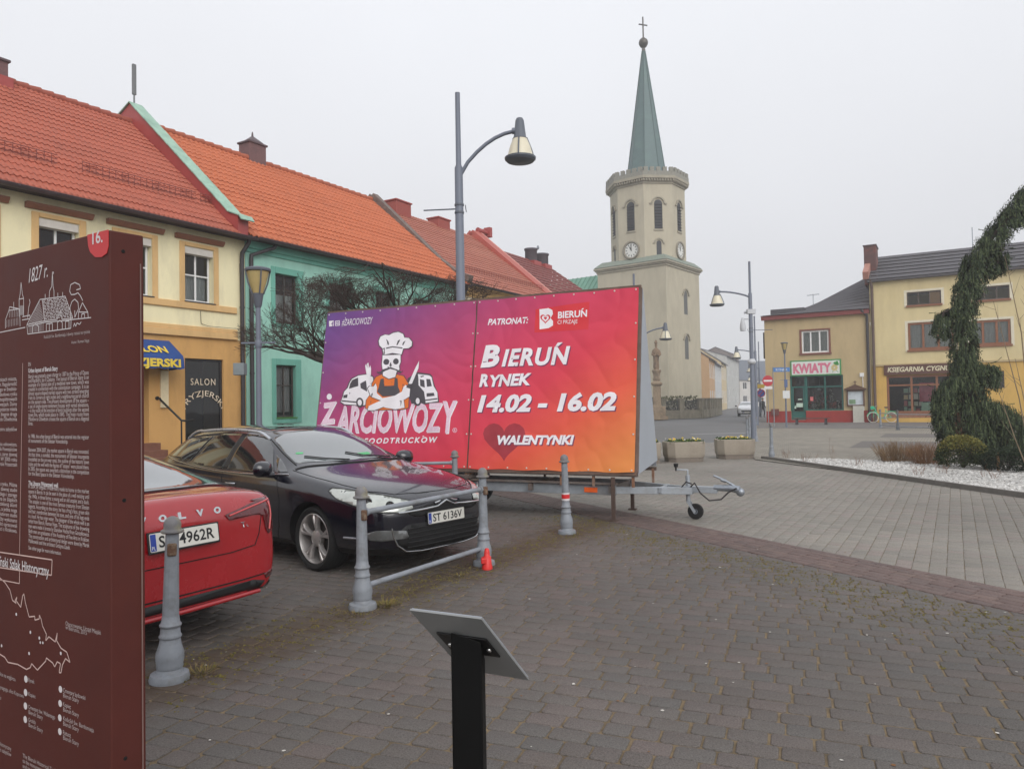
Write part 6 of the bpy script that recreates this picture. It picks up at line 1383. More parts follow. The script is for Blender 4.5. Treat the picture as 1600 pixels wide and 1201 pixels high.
class Drape:
    """lays outlines on the body: outline in a plane (O, ea, eb), thrown along en onto the skin"""
    def __init__(s, bvh, O, ea, eb, en): s.b = bvh; s.O = Vector(O); s.ea = Vector(ea); s.eb = Vector(eb); s.en = Vector(en).normalized()
    def hit(s, a, b, off=.003):
        p = s.O + s.ea * a + s.eb * b; h = s.b.ray_cast(p, s.en, 6.0)
        if h[0] is None:
            h = s.b.find_nearest(p + s.en * 1.0)
            return h[0] + h[1] * off
        n = h[1] if h[1].dot(s.en) < 0 else -h[1]
        return h[0] + n * off
    def patch(s, name, outline, m, root, off=.004, thick=.003, step=.06, smooth_n=2):
        pts = list(outline)
        me = bpy.data.meshes.new(name); bm = bmesh.new(); vs_ = [bm.verts.new((a, b, 0)) for a, b in pts]; bm.faces.new(vs_)
        bmesh.ops.triangulate(bm, faces=bm.faces)
        for ax in (0, 1):
            lo = min(p[ax] for p in pts); hi = max(p[ax] for p in pts); k = lo + step * .5
            while k < hi:
                no = Vector((1, 0, 0)) if ax == 0 else Vector((0, 1, 0)); bmesh.ops.bisect_plane(bm, geom=bm.verts[:] + bm.edges[:] + bm.faces[:], plane_co=no * k, plane_no=no, dist=1e-6); k += step
        bmesh.ops.remove_doubles(bm, verts=bm.verts, dist=1e-4)
        for v in bm.verts: v.co = s.hit(v.co.x, v.co.y, off)
        bm.normal_update()
        av = sum((f.normal * f.calc_area() for f in bm.faces), Vector())
        if av.dot(s.en) > 0: bmesh.ops.reverse_faces(bm, faces=bm.faces)
        for f in bm.faces: f.smooth = True
        bm.to_mesh(me); bm.free(); me.materials.append(m)
        o = bpy.data.objects.new(name, me); COL.objects.link(o); o.parent = root
        if thick: q = o.modifiers.new('t', 'SOLIDIFY'); q.thickness = thick; q.offset = 1 if False else -1
        return o
    def line(s, mb, pts, r=.003, off=.001, n=6, step=.05):
        out = []
        for i in range(len(pts) - 1):
            a, b = Vector(pts[i]), Vector(pts[i+1]); k = max(1, int((b - a).length / step))
            for j in range(k): q = a + (b - a) * (j / k); out.append(s.hit(q.x, q.y, off))
        out.append(s.hit(*pts[-1], off)); mb.tube(out, r, n)
def rnd(pts, r=.03, k=4):
    """round the corners of an outline"""
    out = []; n = len(pts)
    for i in range(n):
        p, a, b = Vector(pts[i]), Vector(pts[i-1]), Vector(pts[(i+1) % n]); u, v = (a - p), (b - p); q = min(r, u.length * .45, v.length * .45)
        s, e = p + u.normalized() * q, p + v.normalized() * q
        for j in range(k + 1): t = j / k; out.append(tuple((s * (1-t)**2 + p * 2*t*(1-t) + e * t*t)))
    return out
def wheel(root, x, y, wr, rim, style, name='wheel'):
    """whole wheel centred at (x, y): tyre part with rim as sub-part; spokes on the outer side"""
    sgn = 1 if y > 0 else -1; T = Matrix.Translation((x, y, wr)) @ Matrix.Rotation(R(-90) * sgn, 4, 'X')      # local +z points outwards
    m = MB(); m.lathe([(rim * .97, -.16), (rim + .02, -.19), (wr - .03, -.195), (wr - .006, -.17), (wr, -.12), (wr, .02), (wr - .006, .065), (wr - .03, .092), (rim + .025, .09), (rim + .004, .075), (rim * .985, .055)], 48, M=T, caps=False)
    for k in (-.14, -.08, -.02, .03): m.lathe([(wr + .0005, k), (wr + .0005, k + .012)], 48, M=T, m=1, caps=False)
    t = m.build('wheel', [RUBBER, GAP], root, sharp=40)
    r = MB(); r.lathe([(rim, .07), (rim * .965, .075), (rim * .93, .05), (rim * .9, -.02), (rim * .88, -.15)], 48, M=T, caps=False)
    for k in range(5):
        th0 = k * 2 * math.pi / 5 + .31
        for s in (-1, 1) if style == 'double' else (0,):
            pr = [(.05, .045), (.1, .05), (rim * .55, .06), (rim * .8, .062), (rim * .95, .055)]
            ws = [.014, .011, .014, .019, .026] if style == 'double' else [.03, .03, .036, .045, .06]
            V = []
            for (rr_, zz_), w in zip(pr, ws):
                off = s * (.035 + .20 * (rr_ / rim) ** 1.5 * .62) * (rr_ / rim + .25); th = th0 + off
                c = Vector((rr_ * math.cos(th), rr_ * math.sin(th), 0)); tn = Vector((-math.sin(th), math.cos(th), 0))
                V += [c + tn * w + Vector((0, 0, zz_ - .012)), c + tn * w * .55 + Vector((0, 0, zz_)), c - tn * w * .55 + Vector((0, 0, zz_)), c - tn * w + Vector((0, 0, zz_ - .012)), c - tn * w + Vector((0, 0, zz_ - .05)), c + tn * w + Vector((0, 0, zz_ - .05))]
            V = [T @ v for v in V]; r.mesh(V, [(i*6+j, i*6+(j+1) % 6, (i+1)*6+(j+1) % 6, (i+1)*6+j) for i in range(len(pr)-1) for j in range(6)], 0, False); r.poly(V[:6]); r.poly(V[-6:])
    r.lathe([(.085, .0), (.085, .04), (.06, .05), (.034, .055), (.001, .06)], 24, M=T)
    ro = r.build('rim', ALLOY, t, sharp=35)
    b = MB(); b.lathe([(.001, -.06), (rim * .74, -.06), (rim * .74, -.075)], 32, M=T, caps=False); b.lathe([(rim * .89, -.15), (.001, -.152)], 32, M=T, m=0, caps=False)
    for k in range(5):
        a = k * 2 * math.pi / 5 + .31 + math.pi / 5; b.lathe([(.012, .02), (.012, .047), (.001, .049)], 8, M=T @ Matrix.Translation((.058 * math.cos(a), .058 * math.sin(a), 0)))
    b.build('brake_disc', mat('brake_disc', (60, 56, 54), rough=.5, metal=.6), t)
    return t
def plate(root, c, ex, ey, txt, name='number_plate', w=.52, h=.114):
    """number plate at c, ex along the text, ey up"""
    c, ex, ey = Vector(c), Vector(ex).normalized(), Vector(ey).normalized(); n = ex.cross(ey)
    def P(a, b, d): return c + ex * a + ey * b + n * d
    m = MB(); q = [(-w/2 - .012, -h/2 - .014), (w/2 + .012, -h/2 - .014), (w/2 + .012, h/2 + .01), (-w/2 - .012, h/2 + .01)]; m.prism(q, -.012, .0, O=c, ea=ex, eb=ey, en=n); p = m.build(name, TRIMB, root, bevel=.004)
    m = MB(); m.prism(rnd([(-w/2, -h/2), (w/2, -h/2), (w/2, h/2), (-w/2, h/2)], .012), .0005, .003, O=c, ea=ex, eb=ey, en=n); m.build('plate_face', PLATEW, p)
    m = MB(); m.prism([(-w/2 + .005, -h/2 + .006), (-w/2 + .045, -h/2 + .006), (-w/2 + .045, h/2 - .006), (-w/2 + .005, h/2 - .006)], .003, .0042, O=c, ea=ex, eb=ey, en=n); m.build('country_band', PLATEB, p)
    t = MB(); put_text(t, 'PL', P(-w/2 + .025, -h/2 + .014, .005), ex, ey, .034, fit=.026); t.build('country_code', WHITEP, p, recalc=False)
    t = MB(); put_text(t, txt, P(-w/2 + .065, -.037, .0045), ex, ey, .108, align='LEFT', fit=w - .1, bold=.0018); t.build('plate_lettering', PLATET, p, recalc=False)
    return p

def estate_car():
    yaw = math.atan2(-.643, .766)
    # world position of the near front wheel contact: (-2.04, 7.73); car right side faces the camera
    fwd = Vector((.766, -.643)); left = Vector((.643, .766)); C = Vector((-2.04, 7.73)) - fwd * 1.35 + left * .80
    t = thing('parked_car', 'black estate car with silver roof rails parked behind the two rail railing', 'car', (C.x, C.y, 0), yaw)
    PB = car_paint('black_metallic_paint', (10, 11, 24), rough=.2, coat=1.0)
    def sec(zf, ys, ym, zm, yb, zb, y5, z5, yr, zr, y7, z7, zt, dx=(0,)*9):
        return [(0, zf), (ys - .12, zf), (ys, zf + .07), (ym, zm), (yb, zb), (y5, z5), (yr, zr), (y7, z7), (0, zt)]
    S = [
     (2.415, [(0, .30), (.35, .30), (.42, .36), (.46, .50), (.45, .60), (.42, .66), (.36, .70), (.2, .715), (0, .72)]),
     (2.36, [(0, .21), (.50, .21), (.62, .30), (.66, .48), (.66, .62), (.62, .70), (.54, .745), (.3, .775), (0, .785)]),
     (2.22, [(0, .19), (.62, .19), (.77, .28), (.81, .50), (.80, .66), (.76, .745), (.66, .80), (.38, .835), (0, .845)]),
     (1.98, [(0, .18), (.70, .18), (.85, .26), (.89, .52), (.885, .72), (.84, .82), (.72, .87), (.40, .905), (0, .915)]),
     (1.55, [(0, .18), (.74, .18), (.88, .25), (.92, .55), (.915, .80), (.86, .91), (.74, .945), (.42, .975), (0, .985)]),
     (1.10, [(0, .18), (.76, .18), (.90, .25), (.93, .55), (.92, .86), (.86, .965), (.74, 1.0), (.42, 1.03), (0, 1.04)]),
     (.86, [(0, .18), (.77, .18), (.90, .25), (.93, .55), (.92, .89), (.86, .985), (.745, 1.055), (.42, 1.075), (0, 1.085)]),
     (.50, [(0, .18), (.77, .18), (.90, .25), (.93, .55), (.92, .90), (.875, .965), (.70, 1.22), (.40, 1.265), (0, 1.28)]),
     (.12, [(0, .18), (.77, .18), (.90, .25), (.93, .55), (.92, .91), (.88, .97), (.645, 1.375), (.38, 1.425), (0, 1.435)]),
     (-.40, [(0, .18), (.77, .18), (.90, .25), (.93, .55), (.925, .925), (.885, .985), (.62, 1.43), (.37, 1.475), (0, 1.485)]),
     (-1.00, [(0, .18), (.77, .18), (.90, .25), (.93, .56), (.925, .945), (.885, 1.005), (.625, 1.43), (.37, 1.475), (0, 1.487)]),
     (-1.60, [(0, .19), (.76, .19), (.89, .26), (.925, .58), (.92, .97), (.875, 1.03), (.615, 1.395), (.36, 1.44), (0, 1.455)]),
     (-2.02, [(0, .20), (.74, .20), (.87, .28), (.90, .60), (.89, .99), (.84, 1.05), (.59, 1.32), (.35, 1.37), (0, 1.39)]),
     (-2.26, [(0, .24), (.70, .24), (.82, .32), (.85, .60), (.83, .97), (.78, 1.04), (.57, 1.15), (.33, 1.19), (0, 1.20)]),
     (-2.41, [(0, .34), (.60, .34), (.70, .40), (.73, .58), (.71, .80), (.67, .88), (.54, .95), (.31, .97), (0, .98)]),
    ]
    ax = [(1.35, .80), (1.35, -.80), (-1.465, .80), (-1.465, -.80)]; WR = .335
    body, bvh = car_body(S, 'body', PB, t, ax, WR, crease={4: .35, 5: .3})
    for x, y in ax: wheel(t, x, y * 1.0, WR, .262, 'double')
    for sg in (-1, 1):      # side glass, trims, doors: thrown onto the flank
        D = Drape(bvh, (0, 1.6 * sg, 0), (1, 0, 0), (0, 0, 1), (0, -sg, 0))
        D.patch('side_window', rnd([(.60, .985), (.20, .975), (-.36, .985), (-.36, 1.375), (-.10, 1.375), (.10, 1.335), (.34, 1.215)], .03), CGLASS, t, .006, step=.03)
        D.patch('side_window', rnd([(.84, .995), (.66, .988), (.44, 1.165), (.56, 1.12)], .02), CGLASS, t, .004)
        D.patch('side_window', rnd([(-.47, .985), (-1.02, 1.005), (-1.22, 1.03), (-1.02, 1.36), (-.90, 1.375), (-.47, 1.378)], .03), CGLASS, t, .006, step=.03)
        D.patch('side_window', rnd([(-1.30, 1.04), (-1.98, 1.085), (-2.03, 1.12), (-1.74, 1.275), (-1.62, 1.305), (-1.14, 1.35)], .03), CGLASS, t, .006, step=.03)
        D.patch('pillar_trim', [(-.365, .99), (-.465, .99), (-.465, 1.378), (-.365, 1.375)], TRIMB, t, .0035)
        m = MB(); D.line(m, [(.9, .972), (.6, .958), (0, .95), (-.6, .958), (-1.1, .985), (-1.6, 1.025), (-2.0, 1.07)], .011, .002); m.build('chrome_strip', CHROME, t)
        m = MB(); D.line(m, [(.72, .965), (.80, .70), (.78, .42), (.70, .27)], .0035); D.line(m, [(-.415, .95), (-.415, .60), (-.38, .27)], .0035); D.line(m, [(-1.10, .97), (-1.17, .72), (-1.06, .52), (-1.0, .28)], .0035); D.line(m, [(.70, .275), (-1.0, .285)], .0035); m.build('door_gap', GAP, t)
        for x in (-.22, -1.0):
            m = MB(); p = [D.hit(x + .1 - .02 * k, .825 + x * -.012, .022 if 0 < k < 9 else -.004) for k in range(10)]; m.tube(p, .013, 8); m.build('door_handle', CHROME if False else mat('silver_handle', (170, 172, 176), rough=.25, metal=.8), t)
        # side indicator blade near the bumper corner
        m = MB(); D.line(m, [(2.13, .405), (1.86, .40)], .012, .004); m.build('bumper_blade', mat('grey_blade', (150, 150, 156), rough=.3, metal=.5), t)
        # roof rail
        rr_ = MB(); pts = []; k = 18
        for i in range(k + 1):
            x = .12 - (2.02) * i / k; h = bvh.ray_cast(Vector((x, .60 * sg - .02 * sg * (i > k * .8), 3)), Vector((0, 0, -1)), 6)[0]; e = min(i, k - i); pts.append(h + Vector((0, 0, .0 if e == 0 else (.03 if e == 1 else .05))))
        rr_.tube(pts, .019, 8); rr_.build('roof_rail', mat('satin_rail', (190, 194, 200), rough=.28, metal=.7), t)
        # mirror
        mi = MB(); Mm = Matrix.Translation((.63, 1.025 * sg, 1.035)) @ Matrix.Rotation(R(-14) * sg, 4, 'Z'); V = []
        for i in range(13):
            th = math.pi * i / 12
            for j in range(20):
                a = 2 * math.pi * j / 20; q = Vector((.10 * math.cos(th), .125 * math.sin(th) * math.copysign(abs(math.cos(a)) ** .8, math.cos(a)), .088 * math.sin(th) * math.copysign(abs(math.sin(a)) ** .75, math.sin(a))))
                if q.x < 0: q.x *= .35
                V.append(Mm @ q)
        mi.mesh(V, [(i*20+j, i*20+(j+1) % 20, (i+1)*20+(j+1) % 20, (i+1)*20+j) for i in range(12) for j in range(20)], 0, True); mi.tube([(.66, .90 * sg, .965), (.65, .96 * sg, .97), (.64, 1.0 * sg, .99)], [.035, .03, .028], 8); mo = mi.build('mirror', PB, t)
        # headlights and fog lamps
        Dh = Drape(bvh, Vector((2.2, .72 * sg, .745)) + Vector((1.0, 1.0 * sg, .25)), Vector((-.70, .714 * sg, 0)) , (0, 0, 1), (-1.0, -1.0 * sg, -.25))
        ol = rnd([(-.35, -.06), (-.31, .02), (-.10, .07), (.18, .13), (.48, .185), (.52, .15), (.42, .06), (.18, -.04), (.0, -.095), (-.22, -.105)], .02)
        hl = Dh.patch('headlight', ol, mat('headlight_reflector', (186, 190, 184), rough=.12, metal=.3, var=.25, scale=7, coat=1.0), t, .004, step=.04)
        hm = MB(); Dh.line(hm, ol + [ol[0]], .005, .004, step=.03); hm.build('headlight_rim', TRIMB, hl)
        for a, b, rr2 in ((.10, .015, .048), (-.12, -.025, .042)):
            c0 = Dh.hit(a, b, .006); nn = (Vector((1.0, 1.0 * sg, .12))).normalized(); z_ = nn.to_track_quat('Z', 'Y').to_matrix().to_4x4(); q = MB(); q.lathe([(rr2, -.004), (rr2, .006), (rr2 * .86, .009), (rr2 * .8, .004), (rr2 * .4, .002), (.001, .004)], 20, M=Matrix.Translation(c0) @ z_); q.build('lamp_ring', mat('lamp_ring', (120, 124, 124), rough=.08, metal=.9, var=.2), hl)
        fl = Dh.patch('fog_lamp', rnd([(-.30, -.345), (-.28, -.275), (.02, -.27), (.14, -.30), (.08, -.36), (-.04, -.375), (-.2, -.36)], .02), mat('fog_lamp', (112, 114, 114), rough=.15, metal=.4, var=.3, scale=10, coat=1.0), t, .005, step=.04)
    # front: grille, chrome chevron bar, lower intake, plate
    Df = Drape(bvh, (4, 0, 0), (0, 1, 0), (0, 0, 1), (-1, 0, 0))
    Df.patch('upper_grille', rnd([(-.5, .625), (-.40, .588), (.40, .588), (.5, .625), (.46, .665), (.2, .69), (-.2, .69), (-.46, .665)], .02), TRIMB, t, .003)
    g = Df.patch('lower_grille', rnd([(-.62, .44), (-.60, .34), (-.50, .275), (-.2, .255), (.2, .255), (.50, .275), (.60, .34), (.62, .44), (.52, .525), (-.52, .525)], .05), mat('grille_black', (10, 10, 11), rough=.6), t, .004)
    m = MB()
    for z in (.30, .345, .39, .435, .48): Df.line(m, [(-.5, z), (.5, z)], .007, .008)
    m.build('grille_bar', TRIMB, g)
    m = MB(); Df.line(m, [(-.66, .50), (-.645, .42), (-.60, .33), (-.50, .262), (-.3, .242), (.3, .242), (.50, .262), (.60, .33), (.645, .42), (.66, .50)], .009, .006); m.build('chrome_surround', CHROME, t)
    m = MB(); Df.line(m, [(-.60, .645), (-.3, .655), (-.12, .665), (0, .715), (.12, .665), (.3, .655), (.60, .645)], .012, .008); Df.line(m, [(-.16, .70), (-.1, .71), (0, .755), (.1, .71), (.16, .70)], .011, .008); m.build('chevron_badge', CHROME, t)
    c0 = Df.hit(0, .47, .012); plate(t, (max(c0.x, 2.425), 0, .555), (0, 1, 0), (-.06, 0, 1), 'ST 6136V')
    # windscreen, wipers, sticker, bonnet lines, rear lamps and rear glass
    Dw = Drape(bvh, (1.9, 0, 2.6), (0, 1, 0), Vector((-.90, 0, .36)).normalized(), (-.42, 0, -1.0))
    def wv(x, z): return 0
    Dz = Drape(bvh, (0, 0, 3), (0, 1, 0), (1, 0, 0), (0, 0, -1))
    Dz.patch('windscreen', rnd([(-.70, .80), (-.35, .90), (0, .925), (.35, .90), (.70, .80), (.655, .48), (.585, .16), (.3, .115), (0, .105), (-.3, .115), (-.585, .16), (-.655, .48)], .04), WGLASS, t, .004, step=.06)
    m = MB(); Dz.line(m, [(-.78, .90), (-.4, .99), (0, 1.015), (.4, .99), (.78, .90)], .012, .002); Dz.line(m, [(-.72, .82), (-.675, .48), (-.61, .17)], .008, .002); Dz.line(m, [(.72, .82), (.675, .48), (.61, .17)], .008, .002); m.build('screen_trim', TRIMB, t)
    m = MB(); Dz.line(m, [(-.08, .93), (-.35, .83), (-.55, .72)], .008, .014); Dz.line(m, [(.55, .90), (.2, .84), (0, .74)], .008, .014); m.build('wiper', TRIMB, t)
    Dz.patch('sticker', rnd([(-.60, .63), (-.52, .66), (-.5, .63), (-.58, .60)], .02), mat('green_sticker', (92, 180, 120), rough=.5), t, .007); Dz.patch('sticker', rnd([(.16, .82), (.34, .80), (.33, .75), (.15, .77)], .01), mat('green_sticker', (92, 180, 120)), t, .007)
    m = MB(); 
    for s in (-1, 1): Dz.line(m, [(.80 * s, .88), (.80 * s, 1.3), (.77 * s, 1.7), (.70 * s, 2.02), (.52 * s, 2.22)], .0035); 
    Dz.line(m, [(-.52, 2.22), (-.25, 2.29), (0, 2.305), (.25, 2.29), (.52, 2.22)], .0035); m.build('bonnet_gap', GAP, t)
    Dz.patch('roof_glass', rnd([(-.5, -.05), (.5, -.05), (.5, -1.2), (-.5, -1.2)], .08), CGLASS, t, .003)
    Dr = Drape(bvh, (-4, 0, 0), (0, 1, 0), (0, 0, 1), (1, 0, 0)); Dr.patch('rear_window', rnd([(-.62, 1.06), (.62, 1.06), (.5, 1.32), (-.5, 1.32)], .05), CGLASS, t, .004)
    for s in (-1, 1): Dr.patch('rear_lamp', rnd([(.62 * s, .70), (.78 * s, .72), (.80 * s, .95), (.66 * s, .98)], .03), mat('red_lamp', (150, 20, 24), rough=.15, coat=1), t, .004)
    plate(t, (-2.44, 0, .70), (0, -1, 0), (0, 0, 1), 'ST 6136V')
estate_car()

def saloon_car():
    W_ = Vector((math.sin(R(32)), math.cos(R(32)))); fwd = Vector((-W_.y, W_.x)); yaw = math.atan2(fwd.y, fwd.x)     # width direction to the right of the car, heading away to the left
    C = Vector((-2.31, 5.2)) + fwd * 2.42
    t = thing('parked_car', 'red saloon car seen from behind beside the brown information sign', 'car', (C.x, C.y, 0), yaw)
    PR = car_paint('red_metallic_paint', (158, 22, 30), rough=.25)
    S = [
     (2.38, [(0, .30), (.45, .30), (.52, .36), (.55, .48), (.54, .58), (.5, .64), (.42, .68), (.25, .70), (0, .71)]),
     (2.26, [(0, .2), (.62, .2), (.72, .28), (.76, .48), (.75, .64), (.71, .73), (.6, .78), (.34, .8), (0, .81)]),
     (1.95, [(0, .18), (.7, .18), (.85, .26), (.89, .52), (.88, .75), (.83, .84), (.7, .88), (.38, .905), (0, .91)]),
     (1.3, [(0, .18), (.75, .18), (.89, .25), (.92, .55), (.91, .84), (.86, .92), (.74, .965), (.42, .99), (0, 1.0)]),
     (.80, [(0, .18), (.77, .18), (.9, .25), (.925, .55), (.91, .87), (.86, .945), (.74, 1.04), (.42, 1.06), (0, 1.07)]),
     (.25, [(0, .18), (.77, .18), (.9, .25), (.925, .55), (.91, .88), (.865, .95), (.66, 1.27), (.38, 1.32), (0, 1.33)]),
     (-.30, [(0, .18), (.77, .18), (.9, .25), (.925, .55), (.915, .90), (.87, .965), (.6, 1.37), (.36, 1.42), (0, 1.43)]),
     (-.90, [(0, .18), (.77, .18), (.9, .25), (.925, .56), (.915, .92), (.87, .985), (.62, 1.345), (.37, 1.395), (0, 1.405)]),
     (-1.38, [(0, .19), (.77, .19), (.895, .26), (.925, .58), (.915, .955), (.87, 1.015), (.665, 1.225), (.38, 1.275), (0, 1.277)]),
     (-1.80, [(0, .20), (.76, .20), (.885, .28), (.92, .60), (.91, .985), (.86, 1.035), (.73, 1.085), (.40, 1.115), (0, 1.105)]),
     (-2.08, [(0, .21), (.74, .21), (.87, .29), (.905, .60), (.895, .985), (.83, 1.035), (.66, 1.06), (.38, 1.072), (0, 1.078)]),
     (-2.24, [(0, .22), (.72, .22), (.85, .30), (.885, .58), (.865, .975), (.80, 1.03), (.66, 1.06), (.38, 1.078), (0, 1.085)]),
     (-2.33, [(0, .25), (.70, .25), (.82, .32), (.855, .57), (.81, .92), (.76, .975), (.62, 1.01), (.36, 1.04), (0, 1.05)]),
     (-2.39, [(0, .27), (.66, .27), (.76, .34), (.785, .56), (.71, .78), (.67, .83), (.55, .865), (.32, .89), (0, .895)]),
    ]
    ax = [(1.49, .79), (1.49, -.79), (-1.385, .79), (-1.385, -.79)]; WR = .34
    body, bvh = car_body(S, 'body', PR, t, ax, WR, crease={4: .45, 5: .3})
    for x, y in ax: wheel(t, x, y, WR, .255, 'single')
    RL = mat('red_tail_lamp', (84, 6, 14), rough=.1, var=.25, scale=9, coat=1.0); RLB = mat('red_lamp_tube', (190, 60, 62), rough=.15, var=.1, coat=1.0)
    for sg in (-1, 1):
        D = Drape(bvh, (0, 1.6 * sg, 0), (1, 0, 0), (0, 0, 1), (0, -sg, 0))
        D.patch('side_window', rnd([(.55, .96), (-.30, .975), (-.30, 1.315), (-.05, 1.30), (.22, 1.18)], .03), CGLASS, t); D.patch('side_window', rnd([(-.40, .978), (-1.1, 1.0), (-1.40, 1.05), (-1.1, 1.20), (-.8, 1.29), (-.40, 1.315)], .03), CGLASS, t)
        m = MB(); D.line(m, [(.6, .945), (-.3, .955), (-1.1, .98), (-1.5, 1.02)], .01, .002); m.build('chrome_strip', CHROME, t)
        m = MB(); D.line(m, [(.68, .94), (.74, .6), (.66, .28)], .0035); D.line(m, [(-.35, .95), (-.35, .28)], .0035); D.line(m, [(-1.1, .97), (-1.12, .66), (-.98, .42), (-.95, .28)], .0035); D.line(m, [(.66, .28), (-.95, .285)], .0035); m.build('door_gap', GAP, t)
        # C shaped tail lamp wrapping round the corner
        Dc = Drape(bvh, Vector((-2.2, .75 * sg, .9)) + Vector((-1.0, .8 * sg, .15)), Vector((.62, .78 * sg, 0)), (0, 0, 1), (1.0, -.8 * sg, -.15))
        Dq = Drape(bvh, (-4, 0, 0), (0, 1, 0), (0, 0, 1), (1, 0, 0))
        tl = Dq.patch('tail_lamp', rnd([(sg * y, z) for y, z in ((.34, .905), (.38, .862), (.62, .872), (.70, .86), (.73, .74), (.755, .70), (.785, .72), (.80, .84), (.825, .93), (.815, .99), (.60, .96))], .015), RL, t, .008, step=.015)
        D.patch('tail_lamp', rnd([(-2.335, .985), (-2.12, .985), (-2.15, .94), (-2.22, .89), (-2.27, .74), (-2.335, .72)], .015), RL, t, .008, step=.015)
        m = MB(); Dq.line(m, [(sg * .38, .895), (sg * .60, .935), (sg * .80, .965)], .008, .010, step=.03); Dq.line(m, [(sg * .79, .95), (sg * .79, .85), (sg * .765, .74)], .007, .010, step=.03); m.build('light_tube', RLB, tl)
        Dc.patch('reflector', rnd([(-.14, -.515), (.10, -.46), (.12, -.48), (.08, -.53), (-.12, -.555)], .012), RL, t, .005)
        Dc.patch('exhaust_trim', rnd([(-.20, -.83), (-.24, -.75), (-.05, -.705), (.08, -.695), (.07, -.76), (-.02, -.83)], .02), TRIMB, t, .009, step=.03)
        m = MB(); Dc.line(m, rnd([(-.15, -.815), (-.18, -.76), (-.03, -.725), (.04, -.73), (.02, -.805)], .02) + [(-.15, -.815)], .006, .013); m.build('exhaust_rim', mat('dark_chrome', (70, 66, 66), rough=.2, metal=.9), t)
        mi = MB(); mi.ell((.55, 1.0 * sg, 1.0), (.09, .12, .08)); mi.tube([(.58, .88 * sg, .95), (.56, .95 * sg, .97)], .03, 8); mi.build('mirror', PR, t)
    Dr = Drape(bvh, (-4, 0, 0), (0, 1, 0), (0, 0, 1), (1, 0, 0)); Dz = Drape(bvh, (0, 0, 3), (0, 1, 0), (1, 0, 0), (0, 0, -1))
    Dz.patch('rear_window', rnd([(-.715, -1.87), (-.3, -1.93), (.3, -1.93), (.715, -1.87), (.62, -1.34), (.555, -.98), (.25, -.92), (-.25, -.92), (-.555, -.98), (-.62, -1.34)], .04), WGLASS, t, .004, step=.06)
    m = MB(); Dz.line(m, [(-.745, -1.89), (-.3, -1.96), (.3, -1.96), (.745, -1.89), (.65, -1.34), (.58, -.97)], .007, .002); Dz.line(m, [(-.745, -1.89), (-.65, -1.34), (-.58, -.97)], .007, .002); m.build('screen_seal', TRIMB, t)
    Dz.patch('windscreen', rnd([(-.68, .74), (0, .84), (.68, .74), (.57, .18), (0, .1), (-.57, .18)], .05), WGLASS, t, .004)
    m = MB(); Dz.line(m, [(-.735, -2.24), (-.76, -2.02), (-.745, -1.95), (0, -2.0), (.745, -1.95), (.76, -2.02), (.735, -2.24)], .003); 
    Dr.line(m, [(-.66, .72), (-.62, .64), (-.4, .62), (.4, .62), (.62, .64), (.66, .72)], .004); Dr.line(m, [(-.66, .72), (-.69, .86)], .004); Dr.line(m, [(.66, .72), (.69, .86)], .004); m.build('boot_gap', GAP, t)
    m = MB(); Dr.line(m, [(-.72, .40), (-.5, .395), (.5, .395), (.72, .40)], .05 * .12, -.001); m.build('bumper_crease', GAP, t)
    Dr.patch('diffuser', rnd([(-.72, .345), (-.60, .375), (.60, .375), (.72, .345), (.66, .30), (.5, .31), (-.5, .31), (-.66, .30)], .015), TRIMB, t, .006)
    m = MB()
    P = [Dr.hit(y, z, .012) for y, z in ((-.66, .285), (-.5, .285), (0, .28), (.5, .285), (.66, .285))]; m.tube(P, .018, 8); m.build('red_lip', PR, t)
    # raised letters across the boot lid, one by one
    for k, ch in enumerate('VOLVO'):
        yy = .29 - k * .145; c = Dr.hit(yy, .95, .002); nn = Vector((-1, 0, .28)).normalized(); ex = Vector((0, -1, 0)); ey = ex.cross(nn); ey = -ey if ey.z < 0 else ey
        L_ = MB(); put_text(L_, ch, c - ey * .022, ex, ey, .062, bold=.0035, fit=.058); o = L_.build('badge_letter', CHROME, t, recalc=False); q = o.modifiers.new('t', 'SOLIDIFY'); q.thickness = .008; q.offset = 0
    c = Dr.hit(-.53, .79, .004); nn = Vector((-1, -.25, .2)).normalized(); ex = Vector((.25, -1, 0)).normalized(); ey = ex.cross(nn); ey = -ey if ey.z < 0 else ey; L_ = MB(); put_text(L_, 'T8', c, ex, ey, .066, fit=.10, bold=-.001); o = L_.build('badge_letter', CHROME, t, recalc=False); q = o.modifiers.new('t', 'SOLIDIFY'); q.thickness = .006; q.offset = 0
    c = Dr.hit(0, .80, .01); plate(t, (c.x - .012, .0, .80), (0, -1, 0), (.16, 0, 1), 'SH 4962R', w=.53, h=.125)
saloon_car()

